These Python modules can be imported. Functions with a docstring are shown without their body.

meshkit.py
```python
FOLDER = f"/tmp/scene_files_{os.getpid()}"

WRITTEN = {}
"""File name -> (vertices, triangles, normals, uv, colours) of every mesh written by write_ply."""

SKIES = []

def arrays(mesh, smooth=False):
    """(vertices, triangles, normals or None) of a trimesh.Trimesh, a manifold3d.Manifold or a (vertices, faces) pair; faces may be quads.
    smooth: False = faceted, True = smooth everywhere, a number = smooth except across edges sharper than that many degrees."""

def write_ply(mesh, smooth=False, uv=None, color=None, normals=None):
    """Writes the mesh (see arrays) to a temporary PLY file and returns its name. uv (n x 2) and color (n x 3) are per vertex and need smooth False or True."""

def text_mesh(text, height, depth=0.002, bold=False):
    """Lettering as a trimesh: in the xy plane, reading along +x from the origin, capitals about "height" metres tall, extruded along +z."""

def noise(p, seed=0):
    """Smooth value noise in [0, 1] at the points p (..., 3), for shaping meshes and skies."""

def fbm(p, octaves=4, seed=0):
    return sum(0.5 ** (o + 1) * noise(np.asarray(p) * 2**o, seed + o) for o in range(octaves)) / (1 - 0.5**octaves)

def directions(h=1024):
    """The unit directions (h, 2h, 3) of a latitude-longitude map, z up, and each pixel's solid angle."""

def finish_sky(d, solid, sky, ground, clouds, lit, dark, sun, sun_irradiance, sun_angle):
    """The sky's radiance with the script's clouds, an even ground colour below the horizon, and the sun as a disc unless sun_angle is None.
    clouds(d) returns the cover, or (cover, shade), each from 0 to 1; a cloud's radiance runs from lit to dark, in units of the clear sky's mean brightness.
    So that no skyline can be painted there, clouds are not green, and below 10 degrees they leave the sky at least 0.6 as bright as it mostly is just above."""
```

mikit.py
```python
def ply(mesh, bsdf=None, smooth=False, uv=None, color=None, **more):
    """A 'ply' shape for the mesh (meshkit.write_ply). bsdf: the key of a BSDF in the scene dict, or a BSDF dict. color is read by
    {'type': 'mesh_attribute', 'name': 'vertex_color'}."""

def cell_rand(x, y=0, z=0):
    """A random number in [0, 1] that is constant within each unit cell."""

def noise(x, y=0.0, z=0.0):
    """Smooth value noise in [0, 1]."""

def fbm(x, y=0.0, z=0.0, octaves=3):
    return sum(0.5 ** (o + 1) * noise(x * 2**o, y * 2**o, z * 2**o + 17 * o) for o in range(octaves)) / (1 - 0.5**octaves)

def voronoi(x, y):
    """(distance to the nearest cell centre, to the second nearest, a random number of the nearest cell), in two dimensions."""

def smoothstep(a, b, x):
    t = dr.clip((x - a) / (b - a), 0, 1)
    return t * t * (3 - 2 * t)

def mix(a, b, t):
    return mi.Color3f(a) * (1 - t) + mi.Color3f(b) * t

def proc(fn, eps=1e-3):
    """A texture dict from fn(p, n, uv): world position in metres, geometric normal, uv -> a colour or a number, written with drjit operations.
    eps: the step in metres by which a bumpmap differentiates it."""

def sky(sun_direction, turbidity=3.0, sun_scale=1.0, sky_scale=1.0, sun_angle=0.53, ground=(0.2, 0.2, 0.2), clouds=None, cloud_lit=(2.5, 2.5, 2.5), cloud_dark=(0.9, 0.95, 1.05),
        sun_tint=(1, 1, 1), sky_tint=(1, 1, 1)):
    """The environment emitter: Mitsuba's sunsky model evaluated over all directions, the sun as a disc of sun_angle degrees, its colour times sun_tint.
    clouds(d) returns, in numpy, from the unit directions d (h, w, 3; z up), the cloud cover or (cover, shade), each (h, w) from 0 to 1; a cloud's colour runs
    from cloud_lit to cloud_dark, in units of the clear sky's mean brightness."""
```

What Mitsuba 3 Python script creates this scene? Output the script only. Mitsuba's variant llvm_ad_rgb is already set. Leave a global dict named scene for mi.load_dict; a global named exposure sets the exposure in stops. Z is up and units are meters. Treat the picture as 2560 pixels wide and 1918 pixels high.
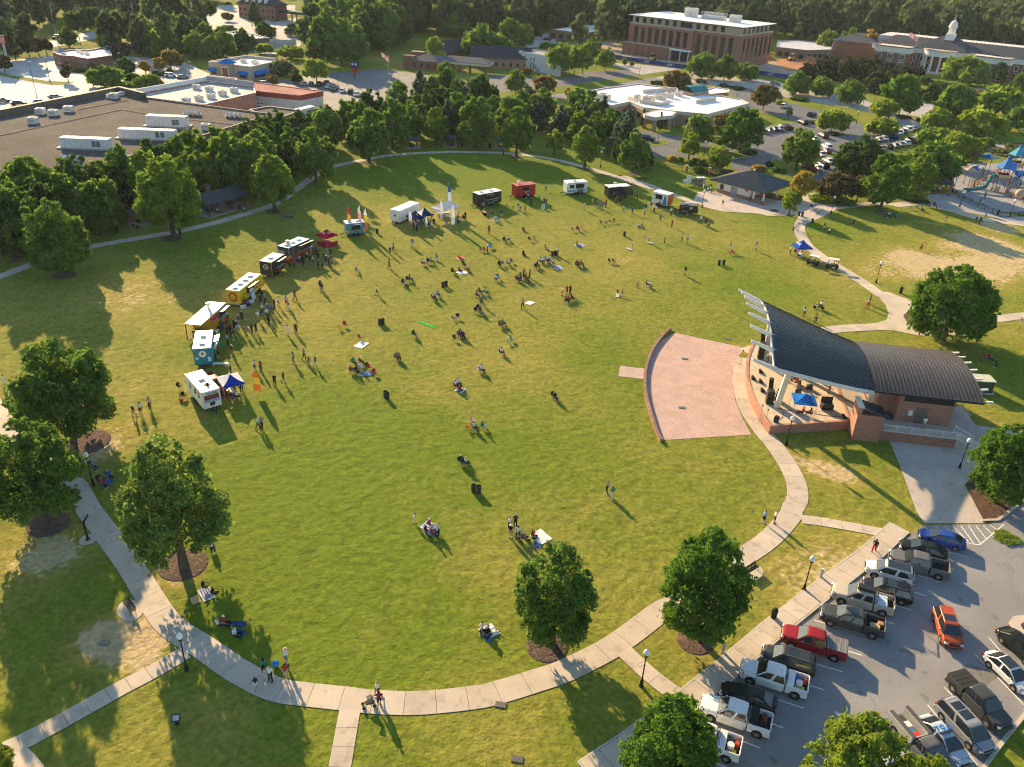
import math, random
import numpy as np, trimesh, drjit as dr, mitsuba as mi, mikit, meshkit
import manifold3d as m3
from shapely.geometry import Polygon, LineString, Point
from shapely.ops import unary_union
T = mi.ScalarTransform4f
scene, labels = {}, {}
rng = np.random.default_rng(7); random.seed(7)

# ---------------------------------------------------------------- camera, sky, exposure (a drone 58 m above the park, low evening sun ahead on the left)
PITCH, ROLL = math.radians(29.17), math.radians(2.74)
_f = np.array([0, math.cos(PITCH), -math.sin(PITCH)]); _u = np.array([0, math.sin(PITCH), math.cos(PITCH)])
_up = -np.array([1, 0, 0]) * math.sin(ROLL) + _u * math.cos(ROLL)
scene['camera'] = {'type': 'perspective', 'fov': 63.42, 'fov_axis': 'x', 'near_clip': 0.5, 'far_clip': 6000.0,
    'to_world': T().look_at(origin=[0, 0, 58], target=list(np.array([0, 0, 58]) + _f * 10), up=list(_up))}
SUN_AZ, SUN_EL = math.radians(120.5), math.radians(19.5)
SUN = [math.cos(SUN_AZ) * math.cos(SUN_EL), math.sin(SUN_AZ) * math.cos(SUN_EL), math.sin(SUN_EL)]
scene['sky'] = mikit.sky(SUN, turbidity=3, sky_scale=.8, sun_tint=(1.0, 0.975, 0.93))
exposure = 3.3
# ---- the survey of the site: positions in metres east (x) and north (y) of the point below the camera
LAYOUT = {'loop_far':[(-109.28,130.5),(-93.09,130.03),(-90.27,133.47),(-88.72,137.71),(-87.09,142.18),(-84.73,146.25),(-81.48,150.23),(-78.19,153.11),(-73.27,157.3),(-68.12,161.7),(-63.26,167.89),(-58.41,175.65),(-55.46,181.09),(-53.93,189.96),(-52.89,198.74),(-51.72,207.62),(-49.63,212.52),(-49.19,215.71),(-42.84,223.38),(-36.66,229.68),(-28.57,233.9),(-19.21,237),(-9.11,238.26),(-0.22,237.64),(8.57,234.01),(16.94,227.12),(22.85,220.99),(28.41,214.39),(33.78,208.84),(26.21,219.55),(31,214.27),(35.43,208.04),(39.65,202.12),(42.62,197.55)],
'loop_near':[(-75.47,100.31),(-68.15,92.07),(-61.98,85.82),(-55.58,80.73),(-49.28,75.59),(-45.42,71.14),(-41.31,66.91),(-36.93,62.3),(-33.82,58.72),(-30.47,55.18),(-26.44,52.69),(-22.62,50.26),(-18.99,48.54),(-16.15,48.14),(-12.22,47.85),(-11.21,47.74),(-6.88,47.78),(-1.75,48.69),(0.68,49.56),(3.1,50.64),(5.42,51.73),(7.64,53.13),(9.9,54.71),(12.02,56.56),(15.67,60.06),(17.59,61.3),(21.07,64.37),(25.55,68.57),(28.39,71.12),(30.52,73.5),(32.74,76.46),(32.96,77.23),(34.18,79.32),(34.96,82.63),(34.93,86.69),(34.33,91),(33.54,94.66),(33,100.64),(33.86,108.52),(36.05,115.55)],
'path_right':[(66.63,190.22),(63.93,184.44),(62.51,179.19),(61.73,171.94),(62.13,167.13),(63.36,161.27),(65.73,153.66),(67.02,148.58),(68.01,143.75)],
'path_stage_back':[(36.65,117.59),(41.86,121.42),(47.54,125.04),(54.6,128.19),(62.08,130.02),(65.88,132.23)],
'path_east':[(78.15,140.83),(82.28,135.26),(91.16,137.85),(99.22,139.18)],
'path_north':[(76.01,199.13),(81.68,202),(88.79,205.14),(92.89,204.79)],
'path_play':[(92.69,204.25),(101.42,207.17),(106.77,202.01),(111.41,196.07),(119.77,193.22),(123.54,188.94)],
'path_bl':[(-27.79,52.05),(-29.83,49.78),(-32.08,47.55),(-36.35,43.04),(-38.35,41.33),(-40.01,40.06)],
'path_bl2':[(-37.41,41.38),(-35.64,40.17),(-33.66,38.49)],
'path_bc':[(-12.2,46.8),(-11.96,41.44),(-11.9,39.63)],
'path_br':[(11.42,54.69),(12.88,52.75),(14.3,51.1),(15.7,49.71),(14.56,49.41)],
'path_lot':[(44.35,74.68),(39.58,70.08),(34.42,65.67),(31.28,62.94),(25.89,58.15),(20.55,53.1),(15.82,48.85),(10.94,44.73),(7.4,42.02)],
'path_link':[(33.59,75.52),(35.68,75.23),(38.74,74.6),(42.31,73.73)],
'poly':{'junction':[(67.14,145.07),(69.61,146.25),(71.89,143.37),(75.04,140.7),(81.48,139.83),(75.96,127.71),(67.74,127.04),(66.7,127.48),(64.09,128.66),(59.91,128.43),(57.65,127.8),(58.2,129.44),(62.47,130.99),(64.77,133.23),(65.99,135.66),(66.97,139.75)],
'mulch_island':[(68.37,135.16),(70.23,137.46),(72.89,138.14),(74.77,136.94),(74.52,134.34),(71,130.48),(68.79,130.14),(67.9,132.09)],
'plaza':[(42.05,199.65),(44.46,207.31),(48.59,209.69),(52.7,209.25),(65.09,203.59),(68.68,206.34),(75.6,212.51),(77.39,206.67),(79.6,201.7),(72.09,192.5),(66.3,185.98),(64.13,186.57),(65.78,192.49),(61.09,190.61),(58.04,190.34),(56.31,191.81),(47.69,192.12),(44.29,194.86)],
'service_yard':[(51.73,99.27),(50.2,93.07),(49.48,87.91),(47.68,78),(47.67,75.82),(54.93,76.37),(55.97,83.73),(59.78,88.34),(65.48,93.7),(70.83,94.17),(72.42,97.15),(67.32,97.43),(64.09,98.38),(64.31,103.57)],
'planter':[(55.95,83.92),(54.93,76.37),(57.38,77.32),(62.14,81.7),(70.91,89.7),(66.69,91.09),(59.01,86.19)],
'near_lot':[(47.4,75.43),(55.31,76.28),(57.26,77.21),(58.96,78.79),(63.19,81.8),(70.22,81.67),(59.07,59.82),(46.25,50.15),(42.56,46.97),(39.57,44.21),(37.41,42.1),(29.68,36.21),(7.28,39.95),(15.78,47.63),(21.3,52.22),(26.32,57.26),(30.79,60.7),(37.91,67.43)],
'lot_island':[(49.74,60.59),(50.61,61.46),(52.09,61.67),(54.07,59.96),(51.72,57.17),(49.76,58.79)],
'brick_plaza':[(26.26,123.57),(37.01,119.18),(34.82,115.43),(33.12,110.85),(32.23,106.62),(31.7,102.12),(31.65,96.93),(31.94,93.1),(19.9,90.75),(19.49,92.93),(19.13,99.34),(19.37,105.93),(20.07,110.76),(21.27,115.32),(23.31,119.91)],
'brick_pad':[(16.19,110.98),(19.8,110.42),(19.22,107.07),(15.6,107.6)],
'lot_upper_left':[(-181.66,253.81),(-215.49,321.23),(-212.72,350.8),(-209.15,351.96),(-201.22,369.59),(-174.51,331.47),(-166.93,331.65),(-172.92,376.51),(-155.31,374.57),(-132.73,352.81),(-113.86,317.51),(-133.06,301.72),(-136.87,264.42),(-148.69,237.16)],
'medical_lot':[(26.63,291.46),(33.52,286.07),(37.62,277.04),(51.47,270.6),(65.39,267.49),(82.46,311.77),(83.65,355.47),(88.39,382.9),(105.6,399.35),(98.8,345.18),(105.42,337.86),(113.52,323.01),(119.63,305.33),(125.8,286.23),(114.11,260.2),(99.96,248.29),(84.17,219.21),(75.17,228.33),(68.17,233.9),(61.49,225.9),(58.54,234.47),(60.65,244.64),(50.38,243.94),(38.23,242.87),(32.96,272.86)],
'road_front':[(-12.19,314.42),(-1.52,323.98),(19.86,342.36),(53.52,385.36),(82.32,418.7),(88.96,410.34),(55.68,372.51),(20.28,329.57),(-1.13,318.89),(-11.35,309.68)],
'drive_back':[(-16.33,374.16),(-7.4,374.49),(10.72,367.43),(27.25,394.32),(52.39,409.53),(50.66,393.98),(14.32,352.66),(-1.47,346.34),(-1.01,336.82),(-13.04,333.62)],
'road_right':[(37.65,426.58),(54.3,425.17),(103.22,404.59),(113.84,384.33),(138.41,354.19),(142.15,327.25),(153.5,294.62),(162.95,267.41),(155.42,253.28),(147.03,280.54),(133.01,306.8),(130.29,331.01),(105.62,353.38),(95.46,370.67),(64.26,379.34),(50.82,394.04)],
'hall_drive':[(155.74,362.4),(166.57,353.83),(152.33,323.24),(142.15,327.25)],
'hall_drive_b':[(204.1,404.7),(225.21,384.22),(206.56,349.24),(199.1,377.49)],
'building_site':[(19.39,447.66),(50.32,462.85),(72.92,439.34),(105.29,435.92),(127.82,459.96),(159.18,508.82),(151.72,467.71),(129.41,417.59),(108.29,413.76),(76.89,420.51),(44.63,447.26),(19.81,460.13)],
'red_dirt':[(127.82,459.96),(154.39,500.31),(180.6,516.3),(171.4,474.1),(136.38,429.71),(125.35,426.37)],
'site_left':[(41.05,507.48),(60.78,531.22),(60.79,485.01),(43.85,452.46),(37.95,463.31)],
'bank_lot':[(-101.19,320.99),(-96.15,335.91),(-83.21,356.57),(-64.69,373.66),(-41.6,366.68),(-34.91,307.06),(-52.81,302.57),(-64.48,299.65),(-77.79,304.4),(-102.64,315.11)],
'restaurant_lot':[(-162.94,343.56),(-144.42,368.04),(-124.58,342.12),(-125.05,333.68),(-130.12,320.47),(-138.3,309.02)],
'truck_yard':[(-85.64,277.96),(-87.23,293.95),(-67.05,312.24),(-60.97,282.4),(-66.65,264.87)],
'road_far':[(-231.82,359.24),(-229.92,381.33),(-222.41,408.09),(-223.91,427.47),(-217.71,463.65),(-218.27,516.85),(-208.13,553.16),(-185.26,620.26),(-164.22,631.66),(-150.21,576.08),(-174.62,499.12),(-181.38,479.02),(-199.86,471.2),(-207.27,441.19),(-210.41,400.11),(-219.77,363.32)],
'lot_far':[(-209.18,607.3),(-194.1,615.47),(-150.82,523.5),(-143.91,557),(-120.99,504.57),(-110.68,423.85),(-116.15,398.35),(-126.38,406.27),(-157.76,480.7),(-188.82,475.87),(-197.23,498.12),(-183.76,523.05)],
'bank_far_lot':[(1.99,512.44),(11.85,537.68),(21.02,499.93),(6.23,472.45),(-2.44,462.46)],
'lawn_strip':[(-1.72,327.11),(11.66,344.02),(17.89,353.64),(46.6,388.02),(78.91,423.01),(76.61,409.18),(45.27,375.06),(20.34,345.38),(-1.55,326.08)],
'lawn_medical':[(83.37,317.46),(86.54,319.02),(96.85,304.75),(91.47,296.91),(80.26,290.98)],
'island_lamp':[(37.8,255),(39.49,260.71),(43.8,265.24),(45.67,261.68),(41.57,256.17)],
'island_shrub':[(45.29,250.1),(46.49,253.71),(53.08,257.79),(58.81,254.79),(54.73,243.51),(50.5,244.6)],
'island_tree':[(60.51,243.98),(69.07,249.47),(70.5,259.89),(62.34,252.79),(58.68,264.64),(56.61,257.11)],
'island_row':[(80.08,241.47),(91.05,253.72),(104.46,270.32),(115.8,278.65),(139.14,298.19),(140.7,296.49),(115.37,275.52),(103.13,264.29),(90.04,248.33),(79.33,237.71)],
'island_play':[(68.47,235.12),(73.98,247.18),(84.02,237.97),(81.83,230.64),(75.24,228.56)],
'lot_grass':[(-197.89,324.47),(-191.64,320.27),(-173.24,312.09),(-164.4,312.72),(-165.76,305.95),(-170.91,306.32),(-188.12,314.46),(-194.97,319.29)],
'field_dirt':[(77.73,166.72),(92.11,178.59),(96.96,184.21),(102.88,180.93),(110.72,175.71),(113.71,170.87),(108.78,161.81),(95.88,158.16),(85.68,154.3),(81.27,159.23)],
'field_dirt_b':[(109.84,195.83),(111.64,194.72),(115.31,187.73),(112.43,186.46),(109.47,192.58)],
'play_surface':[(126.35,251.19),(133.13,253.14),(154.02,256.36),(128.66,205.05),(124.85,203.04),(118.97,203.06),(116.35,203.59),(115.67,208.31),(115.22,213.77),(115,220.08),(117.46,231.83)],
'play_plaza':[(100.97,205.47),(103.34,209.81),(106.27,215.42),(112.82,218.63),(114.41,219.44),(115.42,207.78),(118.48,202.05),(123.92,198.76),(120.44,192.09),(112.89,199.34),(106.18,203.42)]},
'plaza_wall':[(25.71,124.83),(23.7,121.01),(21.7,116.35),(20.33,111.71),(19.42,107.09),(18.98,101.45),(19.06,97.29),(19.23,92.91),(19.59,90.27)],
'stage_front':[(41.11,122.19),(39.01,119.87),(37.27,115.68),(35.7,110.5),(34.7,105.72),(34.21,101.82),(33.99,97.65),(34.47,93.56)],
'bld':{'supermarket':{'pts':[(-111.29,139.48),(-102.07,165.32),(-83.59,211.29),(-72.63,244.28),(-118.75,260.78),(-126.33,266.17),(-140.82,226.19),(-150.48,186.84)],
'z':6.5},
'supermarket_annex':{'pts':[(-82.69,255.02),(-71.91,242.94),(-67.44,257.52),(-78.4,261.37)],
'z':5.5},
'strip_grey':{'pts':[(-126.17,257.02),(-108.79,294.74),(-90.72,287.78),(-87.12,277.49),(-95.85,255.71),(-121.27,264.01)],
'z':6},
'strip_red':{'pts':[(-102.1,297.55),(-100.89,303.25),(-68.51,290.63),(-74.09,281.21),(-90.07,285.69),(-92.1,292.57)],
'z':5},
'pancake':{'pts':[(-123.92,339.29),(-115.5,359.34),(-97.6,354.2),(-100.82,344.9),(-105.17,331.92),(-112.42,334.44),(-118.66,338.71)],
'z':5.2},
'grill':{'pts':[(-189.37,348.7),(-185.02,357.95),(-179.39,357.31),(-176.53,369.08),(-164.94,347.15),(-169.42,336.15),(-176.98,340.67),(-182.36,341.26)],
'z':4.6},
'long_white':{'pts':[(-181.25,410.94),(-180.18,425.33),(-167.91,443.52),(-134.96,433.03),(-122.96,420.46),(-137.6,408.24),(-155.08,407.98)],
'z':4.5},
'medical':{'pts':[(18.28,311.82),(29.09,325.87),(43.17,339.31),(57.53,333.6),(57.89,327.88),(62.24,324.51),(73.25,320.76),(78.57,315.71),(79.76,308.79),(60.72,285.25),(52.69,286.93),(40.14,291.26),(36.34,300.93),(29.39,292.4),(18.36,305.08)],
'z':4.6},
'medical_wing':{'pts':[(67.82,332.87),(73.64,341.59),(78.56,337.64),(76.93,330.68),(69.31,325.28)],
'z':4.4},
'medical_canopy':{'pts':[(39.01,281.76),(46.29,290.77),(50.38,286.25),(48.08,280.39),(41.85,276.01),(39.02,278.79)],
'z':4.8},
'flat_brick':{'pts':[(11.37,510.21),(35.38,545.75),(44.46,540.14),(44.48,519.69),(31.81,499.63)],
'z':4.8},
'white_block':{'pts':[(-4.15,394.08),(3.41,401.03),(15.03,395.11),(14.48,376.21),(8.64,382.06)],
'z':7.4},
'office_top':{'pts':[(54.01,462.73),(71.75,485.05),(122.67,448.57),(99.81,422.49)],
'z':18.9},
'office_mid':{'pts':[(51.36,461.41),(68.24,481.39),(124.46,448.33),(99.77,422.57),(83.11,439.46),(80.05,438.19)],
'z':14.8},
'office_low':{'pts':[(49.9,460.5),(58.58,453.76),(72.56,442.31),(82.79,436.81),(88.79,464.23),(54.98,472.11)],
'z':5.8},
'hall_left':{'pts':[(171.39,450.54),(177.82,462.36),(192.13,473.55),(198.88,456.39),(192.42,449.88),(182.12,440.12),(173.56,434.31)],
'z':11},
'hall_right':{'pts':[(208.19,420.79),(221.7,440.28),(234.12,433.16),(234.44,422.38),(220.37,410.84),(210.3,407.57)],
'z':11},
'hall_main':{'pts':[(176.64,488.3),(208.5,535),(276.49,493.28),(247.14,437.57),(206.99,442.95),(201.22,455.03),(185.82,473.15)],
'z':10.5},
'low_a':{'pts':[(132.39,476.63),(141.47,508.43),(155.32,513.71),(170.99,504.73),(162.39,477.37),(146.48,468.51)],
'z':5},
'low_b':{'pts':[(183.44,655.93),(190.58,664.92),(248.24,619.95),(234.62,591.44),(206.6,622.18)],
'z':6},
'far_store':{'pts':[(-90.46,562.41),(-61.34,566.84),(-60.05,550.48),(-86.21,544.43)],
'z':6}},
'grove':{'belt_left':([(-99.84,144.34),(-110.94,163.37),(-98.05,170.09),(-89.02,176.52),(-77.26,195.22),(-69.65,218.79),(-63.37,232.88),(-58.33,245.23),(-54.36,221.7),(-55.9,203.09),(-62.86,187.95),(-69.68,179.63),(-80.38,168.04),(-88.69,155.05),(-91.57,141.81)],42,9,13,['oak','oak','dark','lime2']),
'belt_top':([(-58.33,245.23),(-53.41,261.93),(-43,289.58),(-22.11,304.45),(-0.74,306.3),(15.25,291.63),(28.64,263.36),(33.84,233.31),(26.61,239.75),(9.53,248.6),(-18.07,250.61),(-31.47,247.25),(-42.88,234.25),(-48.39,222.83),(-53.83,219.35)],46,9,13,['oak','oak','dark','oak','spruce'])},
'trees':[(-80.1,135.5,12.9,5.19,'oak',2),(-53.7,84.6,12.9,5.64,'oak',2),(-48.9,68.8,12.2,4.54,'oak',2),(-31.9,62.7,15.1,5.04,'willow',2),(4.8,55,11.3,3.56,'oak',2),(18.4,57,12.2,4.1,'maple',2),(13,39.7,11.2,3.32,'maple',2),(25.4,37.9,12,3.63,'lime',2),(30.2,37.5,9.4,2.23,'lime',2),(71.4,125.7,12.5,6.88,'maple',2),(58.1,80.6,10.9,4.19,'maple',2),(-37.2,38.4,5.2,1.83,'lime',2),(-68.8,157.1,15.7,6.26,'lime2',2),(-54.1,177,12.1,4.51,'lime2',0),(-60.3,186.5,12.8,4.48,'lime2',0),(-49.7,198,13.2,4.73,'oak',0),(-41,221.3,13.3,5.28,'oak',0),(-36.8,236,14,4.51,'oak',0),(-13.8,242.8,13.9,5.17,'oak',0),(-1.9,235.3,13.1,4.25,'oak',0),(16.8,224.7,11.3,3.72,'lime2',0),(29.7,223.8,10.2,4.11,'oak',0),(8.9,239.6,6.8,2.5,'lime',0),(27,233.6,9.1,2.28,'dark',0),(33.9,228.4,5,2.09,'dark',0),(-25.4,243.9,10.3,3.57,'lime2',0),(-84,156.8,10.2,4.22,'oak',0),(-91.6,140.4,13.5,3.35,'dark',0),(64.9,252.6,12.6,5.83,'maple',0),(47.9,242.2,7.2,2.62,'lime',0),(54,230.7,6.4,3.06,'lime',0),(53.2,259.2,9.1,4.4,'willow',0),(62.5,266.9,8.3,3.61,'rust',0),(77,234.9,10.9,4.77,'lime2',0),(88.7,322.2,8.9,4.83,'rust',0),(59.3,345.5,9,5.06,'rust',0),(94.7,308.9,4.1,1.1,'lime',0),(92.6,230.5,11,6.46,'dark',0),(88.3,200.6,13.2,4.9,'maple',0),(100.5,210.1,11.6,3.47,'lime2',0),(109.2,223.8,11.6,6.75,'oak',0),(127.4,248.6,9.5,5.87,'lime',0),(63.3,191.5,6.4,2.09,'lime',0),(68.8,201.9,7.8,2.75,'gold',0),(78.6,205.6,6.7,4.97,'plum',0),(84.4,206.5,6.1,3.07,'rust',0),(103.8,289,6.8,4.83,'lime',0),(127.3,343.5,8.9,4.86,'oak',0),(139.1,321.9,14.5,6.41,'maple',0),(131.2,317.5,6.2,4.69,'lime',0),(119.9,286.7,5.5,4.95,'lime',0),(144.2,300.6,6.7,5.06,'lime',0),(156.9,317.6,12.6,6.26,'oak',0),(156.1,294.4,8.2,7.21,'lime',0),(180.9,333.3,10.1,7.64,'lime2',0),(201.6,408.4,11.5,9.68,'lime2',0),(165.8,358.1,7,4.1,'dark',0),(180,376.6,5,5.74,'dark',0),(222.3,416.7,9.6,3.33,'dark',0),(215.6,383.6,10.5,3.52,'oak',0),(176,306,9.7,4.65,'oak',0),(133.5,274.8,5.4,5.69,'lime2',0),(121.3,357.1,7.5,3.71,'oak',0),(183.5,405.9,3.1,3.84,'dark',0),(188.8,365.9,4.2,3.52,'rust',0),(124,368.6,6.1,4.71,'oak',0),(111.4,360.3,8.7,5.33,'oak',0),(77.8,389.7,10.4,5.81,'oak',0),(87.3,389.1,10.1,4.97,'oak',0),(98,392.1,7,4.82,'oak',0),(46.2,420,3.7,1.2,'oak',0),(49.4,415.8,2.4,1.01,'rust',0),(76.9,402.1,2.9,1.76,'red',0),(179.5,570.7,18,9.5,'lime2',0),(166.5,497.5,12.1,5.64,'lime2',0),(179.5,501.9,13.6,5.34,'oak',0),(182.3,481.9,15,4.24,'gold',0),(266.3,647.9,7.9,5.78,'lime',0),(331.7,629.3,5.6,3.43,'lime',0),(246.7,507.2,4.9,4.46,'oak',0),(-4,332.3,8.5,3.62,'oak',0),(6.7,330.5,6.8,4.31,'rust',0),(15.7,326.6,4.1,1.14,'gold',0),(35.5,400.6,9.4,3.95,'lime2',0),(24.5,386.2,12.2,3.87,'lime2',0),(31,430.1,10.6,4.57,'oak',0),(13.9,378.5,13,5.46,'lime2',0),(20.8,385.1,12.1,3.16,'lime2',0),(0.1,374.4,3.5,2.23,'rust',0),(-22.3,412.8,15.8,7.57,'oak',0),(-12.8,410.4,11.3,6.21,'oak',0),(-9.6,459.9,13.9,6.95,'oak',0),(-1.1,462.9,11.3,4.23,'lime2',0),(-39.3,492.3,13.6,5.72,'lime2',0),(-31,529,9,3.97,'lime2',0),(5,509.5,4.8,2.74,'dark',0),(-1.3,555.2,6.9,4.24,'lime2',0),(6.5,553.8,7.9,5.23,'lime2',0),(10.8,467.2,3,4.18,'oak',0),(-46.5,497.4,9.4,4.66,'lime2',0),(-40.6,385.9,12.4,4.4,'lime',0),(-31,332.6,10.1,4.05,'oak',0),(-81.8,338,8,4.8,'lime',0),(-88.1,332.2,5,2.36,'dark',0),(-97.5,345.9,6.2,4.53,'grey',0),(-95.5,326.3,3.4,2.03,'rust',0),(-89,375.8,15.5,5.58,'dark',0),(-126.9,394.7,10.5,4.79,'dark',0),(-150.7,492,13.1,4.61,'dark',0),(-181.6,483.1,13.7,5.05,'pine',0),(-173.8,482.2,14.1,5.45,'pine',0),(-174.4,517.7,4.6,3.2,'rust',0),(-134.6,455.3,7,4.99,'dark',0),(-124.1,466.8,5.9,3.73,'dark',0),(-120.5,402.5,4.1,3.73,'lime',0),(-105.2,391.1,5.1,5.54,'lime',0),(-135,400.4,4.4,3.53,'lime',0),(-149.6,305.9,7,5.73,'oak',0),(-134.1,306.6,4.7,4.95,'oak',0),(-166.1,312.3,6.1,2.23,'plum',0),(-169.7,364.8,6.8,4.64,'plum',0),(-154.8,335.3,5.4,3.96,'dark',0),(-148.2,337.2,4.5,2.18,'gold',0),(-145.1,343.5,5,2.37,'gold',0),(-141.9,350,6.9,4.17,'rust',0),(-167.8,335.6,2.9,1.69,'rust',0),(-209,355.6,6.5,3.18,'plum',0),(-207.6,363.6,6.9,3.41,'plum',0),(-205.9,368,6.8,3.03,'plum',0),(-204.2,371.2,6.5,2.65,'plum',0),(-196.2,325,6.1,3.12,'plum',0),(-204.7,402.2,13.5,4.84,'pine',0),(-197.9,404.7,15.4,5.72,'pine',0),(-205.3,393,8.3,3.77,'oak',0),(-192.1,400.7,5.1,4.33,'oak',0),(-242,407.1,9.2,7.08,'lime2',0),(127.9,402.7,7,4.3,'magnolia',0),(137,411.4,9.3,4.81,'magnolia',0),(152.2,442.3,6.1,3.67,'magnolia',0),(145.5,401.8,10.7,4.67,'magnolia',0),(139.3,406,5.4,4.17,'magnolia',0),(164.8,439.2,6.3,3.95,'magnolia',0),(174.8,449.3,6.2,4.06,'magnolia',0),(152.1,397.9,7.7,4.81,'magnolia',0),(150.9,375.7,8.8,6.19,'magnolia',0),(171.7,434.5,3.3,3.77,'magnolia',0),(167.5,402.2,6.3,4.46,'magnolia',0),(183.9,448.5,2.9,3.62,'magnolia',0),(181.4,424.3,6.2,3.89,'magnolia',0),(186.7,422.7,5.4,3.37,'magnolia',0)],
'shrubs':[(42.4,238.1,1.3,1.6,'gold'),(44.8,238.5,1.31,1.4,'lime'),(47.1,235.3,1.29,1.4,'oak'),(48.9,236.8,1.3,1.4,'dark'),(50.7,234.8,1.78,1.6,'oak'),(48.1,226.8,1.41,1.7,'dark'),(49.9,226.6,1.25,1.5,'oak'),(52.8,225.5,1.88,1.3,'grey'),(55.7,226.5,1.89,1.3,'grey'),(67.3,251.8,2.27,1.2,'dark'),(60,266.4,2.01,1.3,'dark'),(61.2,263.7,1.99,1.3,'oak'),(55.3,369.5,2.72,1.5,'dark'),(70.1,237.8,1.17,1.4,'dark'),(70.4,232,1.14,1.4,'oak'),(72.3,231.2,1.14,1.2,'oak'),(65.7,232.3,2.11,1.6,'gold'),(88.8,366.9,3,1.2,'dark'),(109.5,347.9,3.38,1.2,'dark'),(99.1,336.3,1.86,1.4,'oak'),(75.4,205,3.29,1.5,'lime'),(79.5,203.7,3.3,1.5,'oak'),(100.4,209.1,2.79,1.2,'dark'),(137.7,265.2,3.77,2.2,'oak'),(146.4,275.7,3.24,2.4,'lime'),(151.2,279.2,3.06,2.6,'oak'),(128,250.2,3.34,1.6,'oak'),(134.8,257.2,3.24,1.8,'lime'),(153.3,268.3,5.04,1.4,'grey'),(161.2,276.2,4.74,1.4,'grey'),(-143.5,335.5,1.35,1.6,'dark'),(-140.7,333.2,1.15,1.5,'dark'),(-140.4,341.7,1.37,1.6,'dark'),(-140.4,336.4,1.16,1.3,'dark'),(-146.9,321.5,3,2.5,'dark'),(-143.8,311.1,4.37,1.2,'lime'),(-173.4,336,3.61,1,'oak'),(-163.9,482.2,4.83,2,'oak'),(-196.9,485,5.52,2,'oak'),(-3.4,356,2.27,2,'grey'),(-28.6,629.6,1.99,2,'oak'),(56.1,73.9,1.26,0.35,'lime'),(103.5,284.7,2.02,1,'dark'),(138.3,298,2.4,0.9,'dark'),(117,315,2.46,1.6,'oak'),(128.8,310.1,3.12,1.2,'oak'),(140.6,320.4,2.55,1,'dark'),(145.2,315.7,2.08,1.2,'dark'),(102.4,303.3,1.92,0.7,'gold')],
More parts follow.
